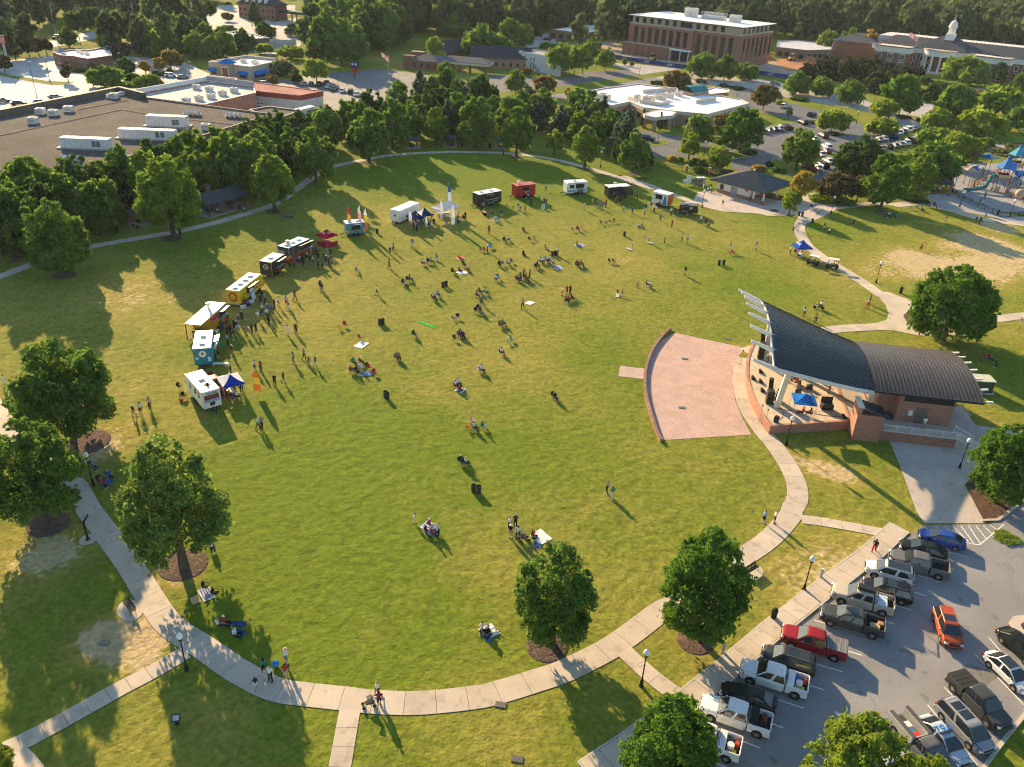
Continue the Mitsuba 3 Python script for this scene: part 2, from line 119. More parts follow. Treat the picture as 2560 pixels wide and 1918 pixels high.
'mulch':[(-51.9,84.1,3.52),(-48.4,68.4,2.62),(-32.2,63.2,2.98),(4.4,54.7,2.38),(18.3,56.3,2.17),(-69.1,156.5,2.52),(-54.2,176,1.94),(29.8,222.4,2.12),(16.8,224.7,1.69),(-40.9,220.8,2.33),(-1.9,234.8,2.03),(-80.1,135.5,2.44),(87.5,197.6,2.44),(51.2,60.5,0.93)],
'lamps':[(-27.02,50.06),(12.56,50.74),(30.57,63.91),(56.98,87.57),(35.95,90.92),(69.13,150.51),(43.34,194.43),(74.14,194.28),(-47.03,75.58),(-5.5,236.61),(21.39,227.94),(113.94,218.55),(52.96,245.97),(118.12,305.91),(119.21,198.94),(134.3,244.72),(116.11,229.83)],
'bins':[(-13.2,138.11),(-12.68,138.65),(6.8,156.61),(7.37,157.19),(-21.81,121.21),(-21.38,121.59),(22.52,170.9),(39.92,156.12),(40.82,156.24),(-17.3,98.32),(-17,97.95),(-3.86,77.74),(-3.26,77.59),(65.71,191.71),(66.44,191.44),(67.44,186.71),(-18.59,173.22),(-29.51,165.14)],
'lidded':[(26.4,59.72),(72,145.78),(-80.63,158.29),(-68.31,159.05),(116.97,200.42),(-35.44,236.17),(-17.85,243.41),(-9.73,244.09)],
'benches':[(-34.81,56.74,-46.8),(25.72,66.11,39.7),(31.51,215.8,-20),(60.1,192.59,-8),(96.69,207.96,-30)],
'stall_angle':158.8,
'cars':[(48.09,72.46,158.8,'sedan','blue'),(45.2,70.45,158.8,'sedan','black'),(43.66,67.91,158.8,'pickup','grey'),(40.06,66.46,158.8,'suv','white'),(38.79,63.69,158.8,'suv','black'),(35.76,62.26,158.8,'pickup','tan'),(33.7,59.2,158.8,'pickup','graphite'),(29.13,56.17,158.8,'pickup','red'),(26.18,53.91,158.8,'suv','charcoal'),(24.29,51.73,158.8,'pickup','white'),(21.59,49.6,158.8,'sedan','black'),(20.03,47.55,158.8,'pickup','white'),(16.97,45.1,158.8,'pickup','white'),(14.25,42.96,158.8,'sedan','white'),(46.15,53.73,-70.6,'sedan','white'),(48.86,56.87,-70.6,'sedan','black'),(41.76,50.23,-70.6,'pickup','graphite'),(39.3,47.57,-70.6,'minivan','silver'),(36.89,46.12,-70.6,'sedan','patrol'),(34.79,45.35,-70.6,'utility','grey'),(31.29,43.56,-70.6,'sedan','white'),(42.8,58.84,-100.9,'suv','orange')],
'far_cars':[(83,247.8,97.9,'sedan','silver'),(85,250.1,97.9,'suv','black'),(86.9,252.4,97.9,'sedan','white'),(89.5,253.6,97.9,'sedan','white'),(92.5,258.3,97.9,'sedan','red'),(94.4,263.6,97.9,'suv','white'),(80.8,235.7,97.9,'pickup','maroon'),(83.4,236.7,97.9,'sedan','white'),(86,239.6,97.9,'suv','black'),(89.2,245.2,97.9,'sedan','white'),(89.6,270.6,97.9,'suv','grey'),(93.5,274.4,97.9,'sedan','white'),(98.2,279.8,97.9,'suv','black'),(125.3,289.1,87.2,'sedan','white'),(127.6,291.3,87.2,'sedan','white'),(129.9,293.1,87.2,'sedan','blue'),(132.9,297.1,87.2,'suv','white'),(135.8,299.5,87.2,'sedan','silver'),(116.3,278.4,87.2,'sedan','silver'),(118.5,280.4,87.2,'sedan','white'),(112.1,265.2,87.2,'sedan','silver'),(115.3,268.2,87.2,'suv','black'),(118.5,270.3,87.2,'sedan','grey'),(121.1,272.9,87.2,'sedan','silver'),(123.7,275.4,87.2,'suv','white'),(126.7,278.6,87.2,'suv','maroon'),(129.3,281.1,87.2,'suv','black'),(132.7,286.1,87.2,'suv','white'),(135.2,288.7,87.2,'suv','white'),(137.5,290.1,87.2,'suv','white'),(142.7,277.7,87.2,'sedan','white'),(139.3,273.6,87.2,'sedan','grey'),(146.9,282.4,87.2,'pickup','maroon'),(91.5,230.1,87.2,'suv','black'),(94.6,230.1,87.2,'sedan','white'),(90.8,231.7,87.2,'sedan','black'),(134.9,283.1,87.2,'sedan','white'),(102.3,242.6,87.2,'sedan','white'),(122.9,283.7,87.2,'suv','blue'),(79.4,281.7,97.9,'sedan','silver'),(81.7,284.6,97.9,'sedan','grey'),(84,286.8,97.9,'sedan','navy'),(86,288.1,97.9,'sedan','silver'),(88.6,289.5,111.6,'pickup','black'),(97.3,300.1,102.8,'suv','black'),(98.5,329.7,53.4,'suv','white'),(109.1,383.6,-24,'sedan','silver'),(38.5,263,-19.8,'suv','navy'),(84.3,371.3,0,'sedan','black'),(75.4,378.3,0,'suv','black'),(104.9,315,48.1,'suv','black'),(-84.4,328.6,95.2,'sedan','silver'),(-81.8,328.8,95.2,'sedan','grey'),(-78.7,328.3,95.2,'suv','black'),(-76.4,331.4,95.2,'suv','black'),(-74.7,325.6,95.2,'sedan','white'),(-72.9,323.7,95.2,'sedan','silver'),(-71.5,321.4,95.2,'sedan','grey'),(-67.8,318.3,95.2,'sedan','white'),(-64.4,316.8,95.2,'suv','black'),(-61.5,312.9,95.2,'sedan','white'),(-90.6,279.7,20,'sedan','white'),(-90.2,282.1,20,'sedan','blue'),(-88.2,285.6,15,'sedan','white'),(-98.2,324.2,-10,'suv','white'),(-204.2,519.5,30,'suv','white'),(-187.8,499.9,30,'sedan','grey'),(-188,506.7,30,'sedan','black'),(-182.3,502.3,30,'sedan','white'),(-205.5,615.3,60,'sedan','navy'),(-118.6,481.1,10,'pickup','black'),(-131.4,331,30,'sedan','silver'),(-136.5,332.6,10,'suv','white'),(-168.2,273.3,50,'sedan','silver'),(-161.4,270.6,30,'sedan','navy'),(-156,283.3,20,'sedan','silver'),(-156.4,274.1,20,'sedan','silver'),(-216.2,479.3,87.9,'sedan','white'),(-210,466,87.9,'sedan','white'),(-208.4,474.2,87.9,'suv','black'),(-208.8,479.1,87.9,'sedan','black'),(-209.2,447.9,87.9,'sedan','blue'),(-205.7,488.3,87.9,'suv','white'),(-208.8,495.9,87.9,'sedan','silver'),(-207.5,518,87.9,'suv','white'),(-207.2,525.7,87.9,'suv','white'),(-203.3,517.5,87.9,'sedan','silver'),(-222.9,417.4,87.9,'pickup','navy'),(10.5,500.5,0,'sedan','black'),(17.7,495.5,0,'suv','maroon'),(5.9,504.7,10,'sedan','white')],
'stripes':[((48.32,70.99),(50.05,70.21)),((45.88,69),(47.68,68.12)),((43.37,66.94),(45.35,66.03)),((41.05,64.71),(42.98,63.87)),((38.65,62.58),(40.66,61.73)),((36.33,60.46),(38.24,59.67)),((30.29,59.75),(35.88,57.58)),((31.29,56.37),(33.54,55.5)),((28.86,54.21),(31.11,53.4)),((26.52,52.05),(28.71,51.27)),((24.36,49.95),(26.37,49.17)),((22.28,47.86),(24.02,47.06)),((19.92,45.75),(21.62,44.96)),((17.24,43.63),(19.25,42.66)),((46.77,58.55),(47.16,56.26)),((44.42,56.3),(46.19,50.33)),((39.75,52.24),(41.21,48.44)),((37.43,50.19),(39.07,44.34)),((32.93,46.11),(34.3,43.15))],
'hatch':[((47.51,75.22),(48.27,73.31)),((48.78,75.41),(49.74,73.12)),((49.84,75.49),(50.68,73.49)),((50.85,75.63),(51.4,72.95)),((51.83,75.7),(51.88,72.54)),((52.73,75.77),(52.62,72.6)),((53.65,75.84),(53.7,73.41)),((54.53,75.97),(54.8,74.39)),((55.4,76.13),(55.71,75.22)),((50.97,72.86),(51.91,72.4)),((51.91,72.4),(52.55,72.53)),((52.55,72.53),(57.03,76.34))],
'people':[(-41.3,145.7,'s','b','n',''),(-40.9,146,'s','i','k',''),(-40.1,145.5,'s','k','k',''),(-40,148.2,'s','w','n',''),(-38.4,146.1,'s','w','k',''),(-39,146.4,'s','k','k',''),(-39.1,151.5,'s','r','k',''),(-39.4,151,'s','b','k',''),(-36.9,143.9,'s','m','n',''),(-36.2,144,'s','t','n',''),(-36,146.6,'s','k','k',''),(-36.8,148.2,'s','k','n',''),(-35.4,145.9,'s','m','k',''),(-34.8,145.3,'s','g','n',''),(-36.6,150.2,'s','g','y',''),(-36.1,150.6,'s','k','k',''),(-38.2,149.3,'s','k','k',''),(-34.5,134.6,'w','k','k',''),(-33.8,133.2,'w','n','g',''),(-37.6,129.3,'w','m','k',''),(-42.9,139.7,'s','r','k',''),(-42.3,144.2,'s','r','k',''),(-41.4,143.6,'s','r','k',''),(-45.1,126.2,'c','m','k',''),(-44.6,126,'c','p','k',''),(-42.8,127,'s','k','k',''),(-43.1,128.8,'s','k','k',''),(-42.1,127.4,'s','g','k',''),(-41.4,123.4,'s','w','n',''),(-41.6,122.9,'s','e','k',''),(-40.9,124.5,'s','w','n',''),(-40.3,122.9,'s','b','k',''),(-39.8,123.7,'s','g','n',''),(-40,125.4,'s','k','k',''),(-39.6,126.4,'w','w','r',''),(-38.4,126.9,'w','l','r',''),(-37.5,125,'w','r','w',''),(-41.3,120.5,'s','w','y',''),(-40.1,121.5,'s','w','k',''),(-39.2,119.2,'s','k','k',''),(-44.2,119.8,'s','l','n',''),(-43.8,120.2,'s','k','k',''),(-42.9,115.8,'s','l','y',''),(-41.6,115.1,'s','g','y',''),(-40.9,115.8,'s','k','n',''),(-40.3,116,'s','k','k',''),(-44.1,117.2,'s','k','k',''),(-43.5,116.6,'s','k','y',''),(-46,119.9,'s','y','k',''),(-46.7,117.4,'s','w','n',''),(-45.8,116.4,'s','n','n',''),(-45.6,117.9,'s','r','k',''),(-45.5,113.6,'s','w','n',''),(-44.2,114.3,'s','k','k',''),(-44.1,115.4,'s','m','k',''),(-43,113.3,'s','k','y',''),(-43.3,111.6,'s','l','k',''),(-35.3,115.8,'s','w','w',''),(-34.2,116.5,'s','k','k',''),(-41.6,108.3,'s','k','r',''),(-43.4,107.5,'s','k','k',''),(-40.2,103.2,'s','w','k',''),(-37,104.1,'s','w','n',''),(-36.1,104,'s','r','n',''),(-32.1,106.8,'w','y','n',''),(-30.9,108.1,'w','g','k',''),(-29.8,106.7,'k','n','n',''),(-28.7,105.8,'w','p','w',''),(-33,100,'s','k','k',''),(-32.1,101.1,'w','m','k',''),(-36.9,97.7,'s','r','k',''),(-37.7,97.2,'s','n','k',''),(-37,96,'c','w','k',''),(-37.5,95.5,'c','k','k',''),(-32.1,88.8,'w','w','k',''),(-31.6,88.8,'w','g','k',''),(-48.6,90.4,'w','n','y',''),(-47.9,90.9,'w','w','k',''),(-47.3,92.3,'w','i','k',''),(-68.5,96.3,'w','w','w',''),(-50.3,172,'c','b','k',''),(-49.5,172.2,'c','l','k',''),(-59.7,173.4,'w','w','n',''),(-66.8,172,'c','k','k',''),(-65.3,173,'c','w','k',''),(-63,175.5,'c','r','k',''),(-60.9,177.7,'c','n','k',''),(-68.1,174.7,'c','g','k',''),(-61.6,176.4,'c','k','n',''),(-78.4,160.7,'c','k','k',''),(-77.9,161,'c','g','k',''),(-21.6,167.9,'s','k','k',''),(-22.3,168.3,'s','n','n',''),(-21.5,170.5,'s','w','k',''),(-23.2,172.4,'s','k','k',''),(-22.3,171.5,'s','n','k',''),(-21.2,172.7,'s','k','n',''),(-20,170.8,'s','k','k',''),(-19.4,170.3,'s','n','k',''),(-19.1,170.9,'s','k','k',''),(-19.2,175.2,'s','k','k',''),(-20.3,172.3,'s','w','k',''),(-21.6,173.9,'c','k','k',''),(-22,172.7,'c','w','n',''),(-19.9,173,'c','k','k',''),(-15.5,170.4,'s','b','y',''),(-13.1,172.9,'w','l','k',''),(-13.5,174.4,'s','m','k',''),(-14.8,178.7,'s','k','k',''),(-14.8,181,'s','k','k',''),(-12.4,176.8,'c','k','k',''),(-12,176.6,'s','k','k',''),(-13.7,180.1,'k','k','k',''),(-8.9,183.7,'s','k','k',''),(-8.4,184.3,'s','g','k',''),(-6.2,179.8,'s','k','k',''),(-4.1,179.3,'s','k','y',''),(-1.7,185.8,'k','k','k',''),(-0.5,185.6,'s','n','w',''),(-0,185.4,'k','g','k',''),(1.1,185.3,'k','n','k',''),(1.2,195.3,'s','w','k',''),(1.7,193.4,'s','l','n',''),(2.4,189.5,'s','k','k',''),(4.3,193.2,'w','l','n',''),(5.5,190.2,'s','k','n',''),(6,190.3,'s','k','n',''),(6,202.2,'w','w','k',''),(-25,153.1,'w','k','k',''),(-24.6,155,'w','g','k',''),(-21.4,157.7,'w','l','w',''),(-21.2,157.9,'w','n','w',''),(-6.4,168.3,'w','m','r',''),(0.8,171.2,'g','k','r',''),(-3,163.6,'c','k','n',''),(-2.2,164.2,'c','w','k',''),(-6.2,157.5,'s','w','n',''),(5.5,160.7,'g','y','y',''),(1,156.6,'g','k','k',''),(7.8,157.1,'s','w','r',''),(-29.6,142.9,'c','r','w',''),(-18,148.4,'c','w','k',''),(-17.2,149.4,'c','k','n',''),(-16.5,149.5,'c','i','k',''),(-15.8,151.4,'c','l','w',''),(-11.4,152.7,'g','r','r',''),(-12,144.9,'c','k','k',''),(-10.3,148.8,'c','k','k',''),(-11,146.3,'g','k','k',''),(-9.3,146.2,'g','r','k',''),(-24.1,145.9,'w','k','k',''),(-3.5,149.6,'c','k','k',''),(-1.8,150.5,'c','w','k',''),(-3.9,142.2,'c','w','k',''),(-20.4,138.3,'c','k','k',''),(-20,138,'g','w','n',''),(-19.4,140.2,'c','k','k',''),(-14.3,132.4,'c','w','k',''),(-13.6,133.6,'c','l','k',''),(-14,131.7,'c','k','k',''),(-6.9,134.2,'c','n','b',''),(-6.5,135.9,'c','r','k',''),(-5.5,135.9,'c','w','r',''),(-5.9,131,'w','g','k',''),(-5.8,127.3,'c','k','w',''),(-6.3,128.8,'c','k','k',''),(1.2,130.5,'w','y','k',''),(8.2,136.8,'s','w','r',''),(9,137.5,'s','r','r',''),(9.6,137.6,'s','m','k',''),(8.7,133.8,'c','r','k',''),(9.8,135,'c','k','n',''),(9.2,134.4,'c','r','k',''),(0,142.7,'c','r','k',''),(0.6,144,'c','g','k',''),(1.2,144.7,'s','r','k',''),(1.7,143.5,'c','m','k',''),(2.3,144.6,'s','g','n',''),(1.8,142.3,'c','r','k',''),(0.6,142.1,'c','k','k',''),(3.8,150.2,'c','k','k',''),(4.4,152.3,'c','w','k',''),(5.5,153.1,'c','l','k',''),(4.9,152.4,'c','w','n',''),(6.1,152.5,'s','w','k',''),(6.7,151.9,'c','w','k',''),(6.6,150.6,'c','w','w',''),(3.5,149.2,'c','k','k',''),(7.8,157,'s','w','m',''),(11.6,151.6,'c','m','k',''),(12.3,152,'c','k','k',''),(-24.3,133.2,'w','w','k',''),(-33.9,133.4,'w','k','y',''),(-15.8,117.5,'c','k','k',''),(-8.5,118.7,'c','m','k',''),(-8.1,117.8,'c','k','k',''),(-8.8,118.2,'c','g','k',''),(-2.4,122.5,'c','k','k',''),(-1.9,123.2,'c','t','k',''),(-1.8,112.8,'c','w','k',''),(-17.4,109.5,'c','o','k',''),(-17.1,109.5,'c','g','k',''),(-23.4,107.3,'c','e','k',''),(-22.4,107.4,'c','k','k',''),(-23.3,104.9,'c','r','k',''),(-22.5,104.6,'c','k','k',''),(-22.1,105.8,'c','w','w',''),(-4.5,106.8,'c','w','k',''),(12.1,163.2,'g','k','k',''),(12.6,173,'c','r','k',''),(26.3,177.6,'g','w','k',''),(27,177.7,'g','k','w',''),(27.3,167.4,'s','w','y',''),(30.7,167.9,'k','n','k',''),(23.3,163.1,'k','g','w',''),(34.5,169.2,'w','w','g',''),(35.6,168.6,'w','w','g',''),(43.8,164.7,'s','g','w',''),(32.1,149.5,'w','k','y',''),(24.2,143.1,'c','w','k',''),(22.2,142.6,'k','y','n',''),(18.2,138.5,'k','k','k',''),(19,138.3,'k','g','n',''),(49.5,165.9,'w','y','w',''),(56.3,164.5,'s','w','k',''),(57.5,164.7,'c','m','k',''),(58.4,164.1,'c','k','w',''),(57.5,162.9,'c','w','k',''),(11.4,151.7,'c','m','k',''),(12.3,151.9,'c','k','k',''),(13.4,199.2,'s','w','n',''),(14.7,199.4,'s','k','k',''),(14.8,188.2,'w','w','y',''),(17,192,'w','y','y',''),(18.2,191.2,'s','g','n',''),(18.6,189.3,'s','g','n',''),(19.1,189.4,'s','b','y',''),(20,191,'s','r','n',''),(22.7,193.9,'s','m','k',''),(23.6,194.6,'s','k','k',''),(28.3,198.5,'k','k','k',''),(29.4,199.2,'k','k','n',''),(23.9,187.7,'w','w','g',''),(25.9,187.1,'w','b','n',''),(28.4,184.7,'s','e','k',''),(29.5,191.5,'s','i','n',''),(30.6,190.7,'s','k','w',''),(31.1,188.9,'s','w','k',''),(31.8,190.9,'s','k','w',''),(32.7,192,'s','k','k',''),(34.8,187.1,'s','w','k',''),(35.9,187.7,'s','k','k',''),(37,188.8,'s','r','k',''),(31.8,182.9,'k','b','k',''),(33.8,178.7,'s','r','n',''),(40.8,182,'s','w','n',''),(41.8,181.2,'s','r','k',''),(48.4,195.5,'w','g','w',''),(47.3,208.7,'s','t','w',''),(48.1,209.4,'s','k','w',''),(46.3,209.7,'s','w','w',''),(48,207.6,'k','n','k',''),(61.1,179.7,'w','w','k',''),(61.9,180.7,'w','i','w',''),(62.3,180.3,'w','w','w',''),(69.6,195.8,'w','k','w',''),(70.4,193,'w','w','k',''),(68.5,181.6,'w','k','w',''),(68.5,178.2,'w','w','k',''),(50.1,132.7,'s','w','n',''),(51.4,130.4,'s','y','k',''),(76.1,184.8,'w','k','k',''),(85.7,170.2,'w','r','k',''),(100.5,191.9,'w','r','w',''),(108.5,193.6,'k','k','k',''),(108.5,191.8,'w','k','k',''),(112.5,197.4,'k','b','k',''),(102.4,206.1,'w','h','k',''),(102.3,203.1,'w','k','k',''),(102.7,202.7,'k','k','k',''),(97.9,202.4,'c','i','w',''),(98.2,200,'c','b','k',''),(64,139.8,'s','t','n',''),(62.9,137.8,'w','i','r',''),(86.5,193,'c','k','n',''),(87.8,194.1,'c','w','k',''),(89,194,'c','k','k',''),(87.6,132.7,'w','i','w',''),(74.8,118.8,'c','r','k',''),(75.7,118.6,'c','r','k',''),(-7.9,101.8,'c','w','k',''),(-7.6,102.4,'c','w','k',''),(-7.4,101.2,'g','r','k',''),(6.1,99.7,'c','k','k',''),(-4.6,91,'c','w','k',''),(-3.5,91.3,'c','n','w',''),(-5.4,82.9,'c','k','w',''),(-5.8,83.2,'c','k','k',''),(-5.1,82.9,'c','w','k',''),(-10,71.6,'k','w','w',''),(-8.5,70.1,'g','k','n',''),(-8.2,71.1,'g','r','w',''),(-7.3,69.8,'c','w','k',''),(-7.8,69.5,'c','r','n',''),(0.5,71.2,'s','w','k',''),(1.1,71.7,'s','k','k',''),(0.6,69.9,'s','k','y',''),(1.4,69.6,'s','w','k',''),(3,70.2,'g','m','k',''),(11.7,78.6,'w','y','k',''),(12.2,77.6,'w','t','w',''),(-1.7,56.3,'g','w','k',''),(-1.3,55.9,'g','k','n',''),(-1,56.1,'g','k','w',''),(-9.8,47.2,'w','m','n',''),(-10.1,48.3,'w','w','k',''),(-49.3,79.2,'c','w','k',''),(-48.2,78.5,'c','g','n',''),(-46.4,76.1,'c','n','k',''),(-45.7,76.8,'c','b','k',''),(-45.7,75.2,'c','r','n',''),(-30,65.5,'c','w','k',''),(-26,55.4,'g','w','k',''),(-25.5,55.6,'g','r','k',''),(-24.1,54.3,'g','w','k',''),(-20.3,50.1,'s','t','k',''),(-19.5,49.3,'s','w','k',''),(-18.7,51.3,'s','w','g',''),(-18.3,49.7,'s','r','y',''),(-20.5,48.4,'k','k','w',''),(29,74.5,'s','l','k',''),(30.2,74.5,'s','w','k',''),(39.9,70.3,'w','k','r','')],
'chairs':[(-45.5,97.9,'k'),(-43.9,95.5,'k'),(-43.8,110.7,'t'),(-7.4,157.5,'k'),(-6.7,157.4,'r'),(-5.8,159.1,'l'),(-5.4,159.6,'t'),(2.3,164.8,'k'),(3.2,165.7,'k'),(-2.8,150.1,'t'),(-1.1,151.7,'k'),(-3.4,143.2,'b'),(-19.8,139.9,'k'),(-5.6,137.9,'k'),(-6.7,127.7,'k'),(-27.7,118.7,'r'),(-27.2,119.9,'r'),(-23.9,115.5,'r'),(-10.1,124.3,'n'),(-9.5,124.9,'n'),(-9.3,116.8,'k'),(-0.8,116.6,'t'),(-0.3,117.6,'t'),(-21.1,106.3,'k'),(-20.8,106,'r'),(-19.8,104.5,'r'),(-4.9,107,'w'),(13.7,173.7,'r'),(11.6,172.4,'t'),(18.1,178.1,'k'),(19.2,178.7,'k'),(20.2,179.3,'k'),(21.2,179.7,'k'),(43.4,162.4,'k'),(44.2,162.9,'r'),(18.1,154.3,'k'),(18.9,154.4,'k'),(96.1,201.1,'b'),(89.6,193,'t'),(75.7,116.4,'k'),(5.9,100.4,'k'),(-4.9,92.6,'i'),(-5.4,91.1,'r'),(3.5,68.1,'b'),(-45.1,75.5,'b'),(-28.7,59.9,'k'),(-27.5,59.1,'k')],
'blankets':[([(-9.28,70.91),(-8.52,72.13),(-7.29,70.9),(-8.03,69.46)],'blue_white'),([(2.68,70.25),(3.88,71.58),(5.15,69.92),(3.86,68.83)],'white'),([(-2.1,56.42),(-0.89,57.26),(0.07,55.99),(-0.89,55.36)],'white'),([(-1.99,56.26),(-0.89,55.47),(-0.62,55.15),(-1.12,54.97)],'blue'),([(-24.63,113.13),(-23.77,114.98),(-22.31,114.52),(-23.15,112.43)],'white'),([(-21.83,104.96),(-20.47,105.29),(-20.1,104.18),(-21.73,103.83)],'blue'),([(-11.62,145.38),(-10.72,146.59),(-8.77,146.07),(-10.08,144.5)],'white'),([(-12.4,152.96),(-11.05,154.12),(-10.17,152.91),(-11.37,151.85)],'pink'),([(1.43,132.62),(2.26,133.82),(3.5,133.3),(2.49,131.98)],'white'),([(6.81,150.73),(7.94,151.89),(8.79,149.99),(7.5,148.96)],'blue_white'),([(11.36,163.62),(12.53,165.09),(13.91,163.74),(12.66,162.43)],'blue_white'),([(-15.94,122.99),(-15.57,123.37),(-12.83,121.4),(-13.12,120.89)],'green'),([(-8.05,101.02),(-7.12,102.15),(-6.4,101.6),(-6.98,100.31)],'white'),([(-25.18,55.4),(-24.87,55.94),(-23.58,56.02),(-23.62,55.32)],'navy'),([(-24.8,54.53),(-24.12,55.08),(-23.07,54.76),(-23.63,54.1)],'navy'),([(-29.88,58.57),(-29.3,59.17),(-28.67,58.24),(-29.28,57.73)],'orange'),([(-29.59,59.72),(-28.61,60.36),(-27.5,58.87),(-28.36,58.2)],'stripe')],
'boards':[(22.76,162.47),(27.54,167.05),(18.17,137.83),(24.47,143.89)],
'roof_long':[(-104.27,198.36),(-95.07,224.69),(-94.39,210.24)],
'roof_racks':[(-107.11,175.26),(-102.23,186.16),(-93.89,239.28),(-81.89,238.87)],
'roof_small':[(-124,257.63),(-132.99,232.2),(-128.86,231.06),(-127.51,236.74),(-129.06,220.94),(-84.37,223.22)],
'roof_pipes':[((-129.58,206.24),(-115.06,241.95)),((-115.06,241.95),(-104.13,236.88)),((-118.95,255.16),(-126.2,239.26)),((-94.31,233.89),(-77.47,229.59))],
'strip_units':[(-107.77,281.48),(-102.61,278.86),(-100.58,263.56),(-98.27,267.78),(-96.6,273.46),(-94.74,279.39),(-102.95,259.42)],
'red_block':[(-113.31,297.37),(-110.68,305.49),(-101.22,302.67),(-99.68,296.8),(-102.98,293.24),(-108.1,292.67)],
'white_fence':[(-125.76,424.72),(-112.52,429.51)],
'med_units':[(27.14,304.66),(43.42,304.73),(48.15,310.04),(51.85,314.15),(39.63,306.83),(56.05,318.47)],
'med_screens':[((36.27,305.97),(38.95,300.6)),((39.73,300.79),(46.36,296.58)),((46.36,296.58),(50.23,301.43)),((43.13,320.57),(56.98,329.94)),((60.11,304.89),(68.38,312.07))],
'med_vault':(62.24,324.51),
'generator':(34.27,294.64),
'houses':{'bank':(-41.13,383.32),
'dark_left':(-37.15,410.71),
'dark_right':(-11.93,397.4),
'dormer':(-160.5,541.36),
'grey':(-20.38,547.15)},
'bank_flag':(-54.05,342.07),
'drains':[(26.51,114.24),(23.72,99.25),(34.71,122.2),(-35.39,52.66),(1.84,42.86),(0.35,48)],
'tall_groves':[('a',[(-122.78,503.82),(-135.93,607.15),(-117.59,656.92),(-83.77,633.75),(-65.02,490.13),(-68.25,414.55),(-70.25,386.72),(-78.69,369.37),(-90.72,380.22),(-104.51,426.05)],70,15,21,['oak','dark','lime2','oak','dark'],'tall trees of the wood behind the car park',4.6),('b',[(-183.56,416.26),(-175.11,439.58),(-155.39,420.28),(-136.97,396.88),(-127.93,378.4),(-135.17,371.01),(-144.42,368.04),(-168.71,380.58)],24,9,13,['oak','lime2','dark'],'tree row behind the restaurant with blue awnings',5),('c',[(-54.32,546.88),(-25.17,607.37),(-1.34,555.21),(-5.94,509.33),(-24.56,486.48),(-49.3,496.33)],20,12,17,['oak','lime2'],'big trees behind the bank',7),('d',[(35.77,596.4),(79.79,717.16),(66.86,584.06),(49.24,548.36)],9,12,16,['oak','lime2'],'trees left of the brick office block',6)],
'lorry':(-68.04,270.29,65.2),
'trucks':{'cafe':(-41.11,95.16,309.7,6.2,2.4,1),
'teal':(-45.11,107.11,105.7,6,2.5,-1),
'porch':(-47.69,117.1,83.6,6.39,2.6,-1),
'yellow':(-46.09,129.51,79.9,7.98,2.4,-1),
'brown':(-44.49,140.97,75.4,4.6,2.4,-1),
'long':(-42.52,148.79,65,6.11,2.6,-1),
'van':(-33.96,163.87,25.5,3.92,2.4,-1),
'white':(-25.05,175.22,62.1,7.5,2.4,-1),
'black':(-7.83,188.83,39.6,6.58,2.5,-1),
'red':(0.56,196.73,29.7,5.22,2.5,-1),
'pale':(13.2,201.37,20.7,5.41,2.5,-1),
'awn':(23.37,199.95,21.8,5.79,2.5,-1),
'split':(33.77,194.85,320.5,4.24,2.5,1),
'small':(38.81,189.41,-13.2,3.27,2,-1)},
'maroon_car':(-40.84,98.17,309.7),
'tents':{'red':[(-40.22,156.81),(-37.43,154.85),(-36.21,158.02),(-38.7,158.88)],
'white':[(-19.76,176.91),(-17.38,175),(-13.62,179.28),(-15.8,181.49)],
'navy':[(-24.12,171.04),(-22.42,169.03),(-20.64,171.3),(-22.07,173.01)],
'navy2':[(-22.46,173.4),(-20.61,170.76),(-18.85,173.62),(-20.63,175.37)],
'blue_white':[(-40.21,97.88),(-38.41,95.19),(-36.03,96.8),(-37.82,99.42)],
'blue':[(56.44,164.85),(56.91,161.73),(59.93,162.75),(59.49,165.9)]},
'feathers':[(-35.3,163.74,5.2,'red',0.75),(-33.3,164.83,5.2,'sky',0.75),(-32.15,165.16,4.6,'yellow',0.75),(-16.08,179.17,6.6,'navy',0.75),(-17.37,173.95,4.6,'white',0.75),(-14.6,171.03,4.6,'white2',0.75),(-23.42,168.89,3.6,'white3',0.75),(-19.91,168.89,2.6,'white2',0.5),(-35.05,97.31,3.2,'orange',1)],
'pts':{'cart':(61.18,157.73),
'scooter':(53.88,136.39),
'frame1':(-5.35,176.58),
'frame2':(5.27,187.51),
'cone1':(-39.98,90.92),
'cone2':(-3.33,188.41),
'cone3':(-44.08,94.63),
'board':(-44.43,129.01),
'cooler1':(-44.47,127.32),
'cooler2':(-45.09,125.11),
'bench_t':(-42.29,104.94),
'table1':(-8.04,180.98),
'table2':(-16.97,177.89),
'elec':(46.19,214.51),
'info':(43.31,214.02),
'ebox':(44.5,213.63),
'pedestal':(-25.77,44.57),
'kiosk':(-43.24,66.27),
'strl1':(-10.65,47.23),
'strl2':(2.04,69.45),
'strl3':(42.05,179.68),
'marker1':(32.85,65.82),
'marker2':(20.54,54.99),
'clock':(109.97,205.69),
'ballon':(-19.52,50.93),
'pylon':(-199.94,334.38),
'dsign':(-69.43,351.9),
'boom':(159.78,476.52),
'digger':(137.89,463.49),
'digger2':(61.85,438.56),
'cyp1':(39.1,282.26),
'cyp2':(44.37,278.5),
'tablec':(57.4,163.32),
'whitebag':(-44.65,126.14),
'redchest':(-45.08,102.72),
'signboard':(42.45,162.04),
'picnictbl':(-38.84,124.39)},
'poles':[(-213.42,399.01,17),(-220.3,479.14,15),(-198.5,448.39,15),(-191,489.77,14)],
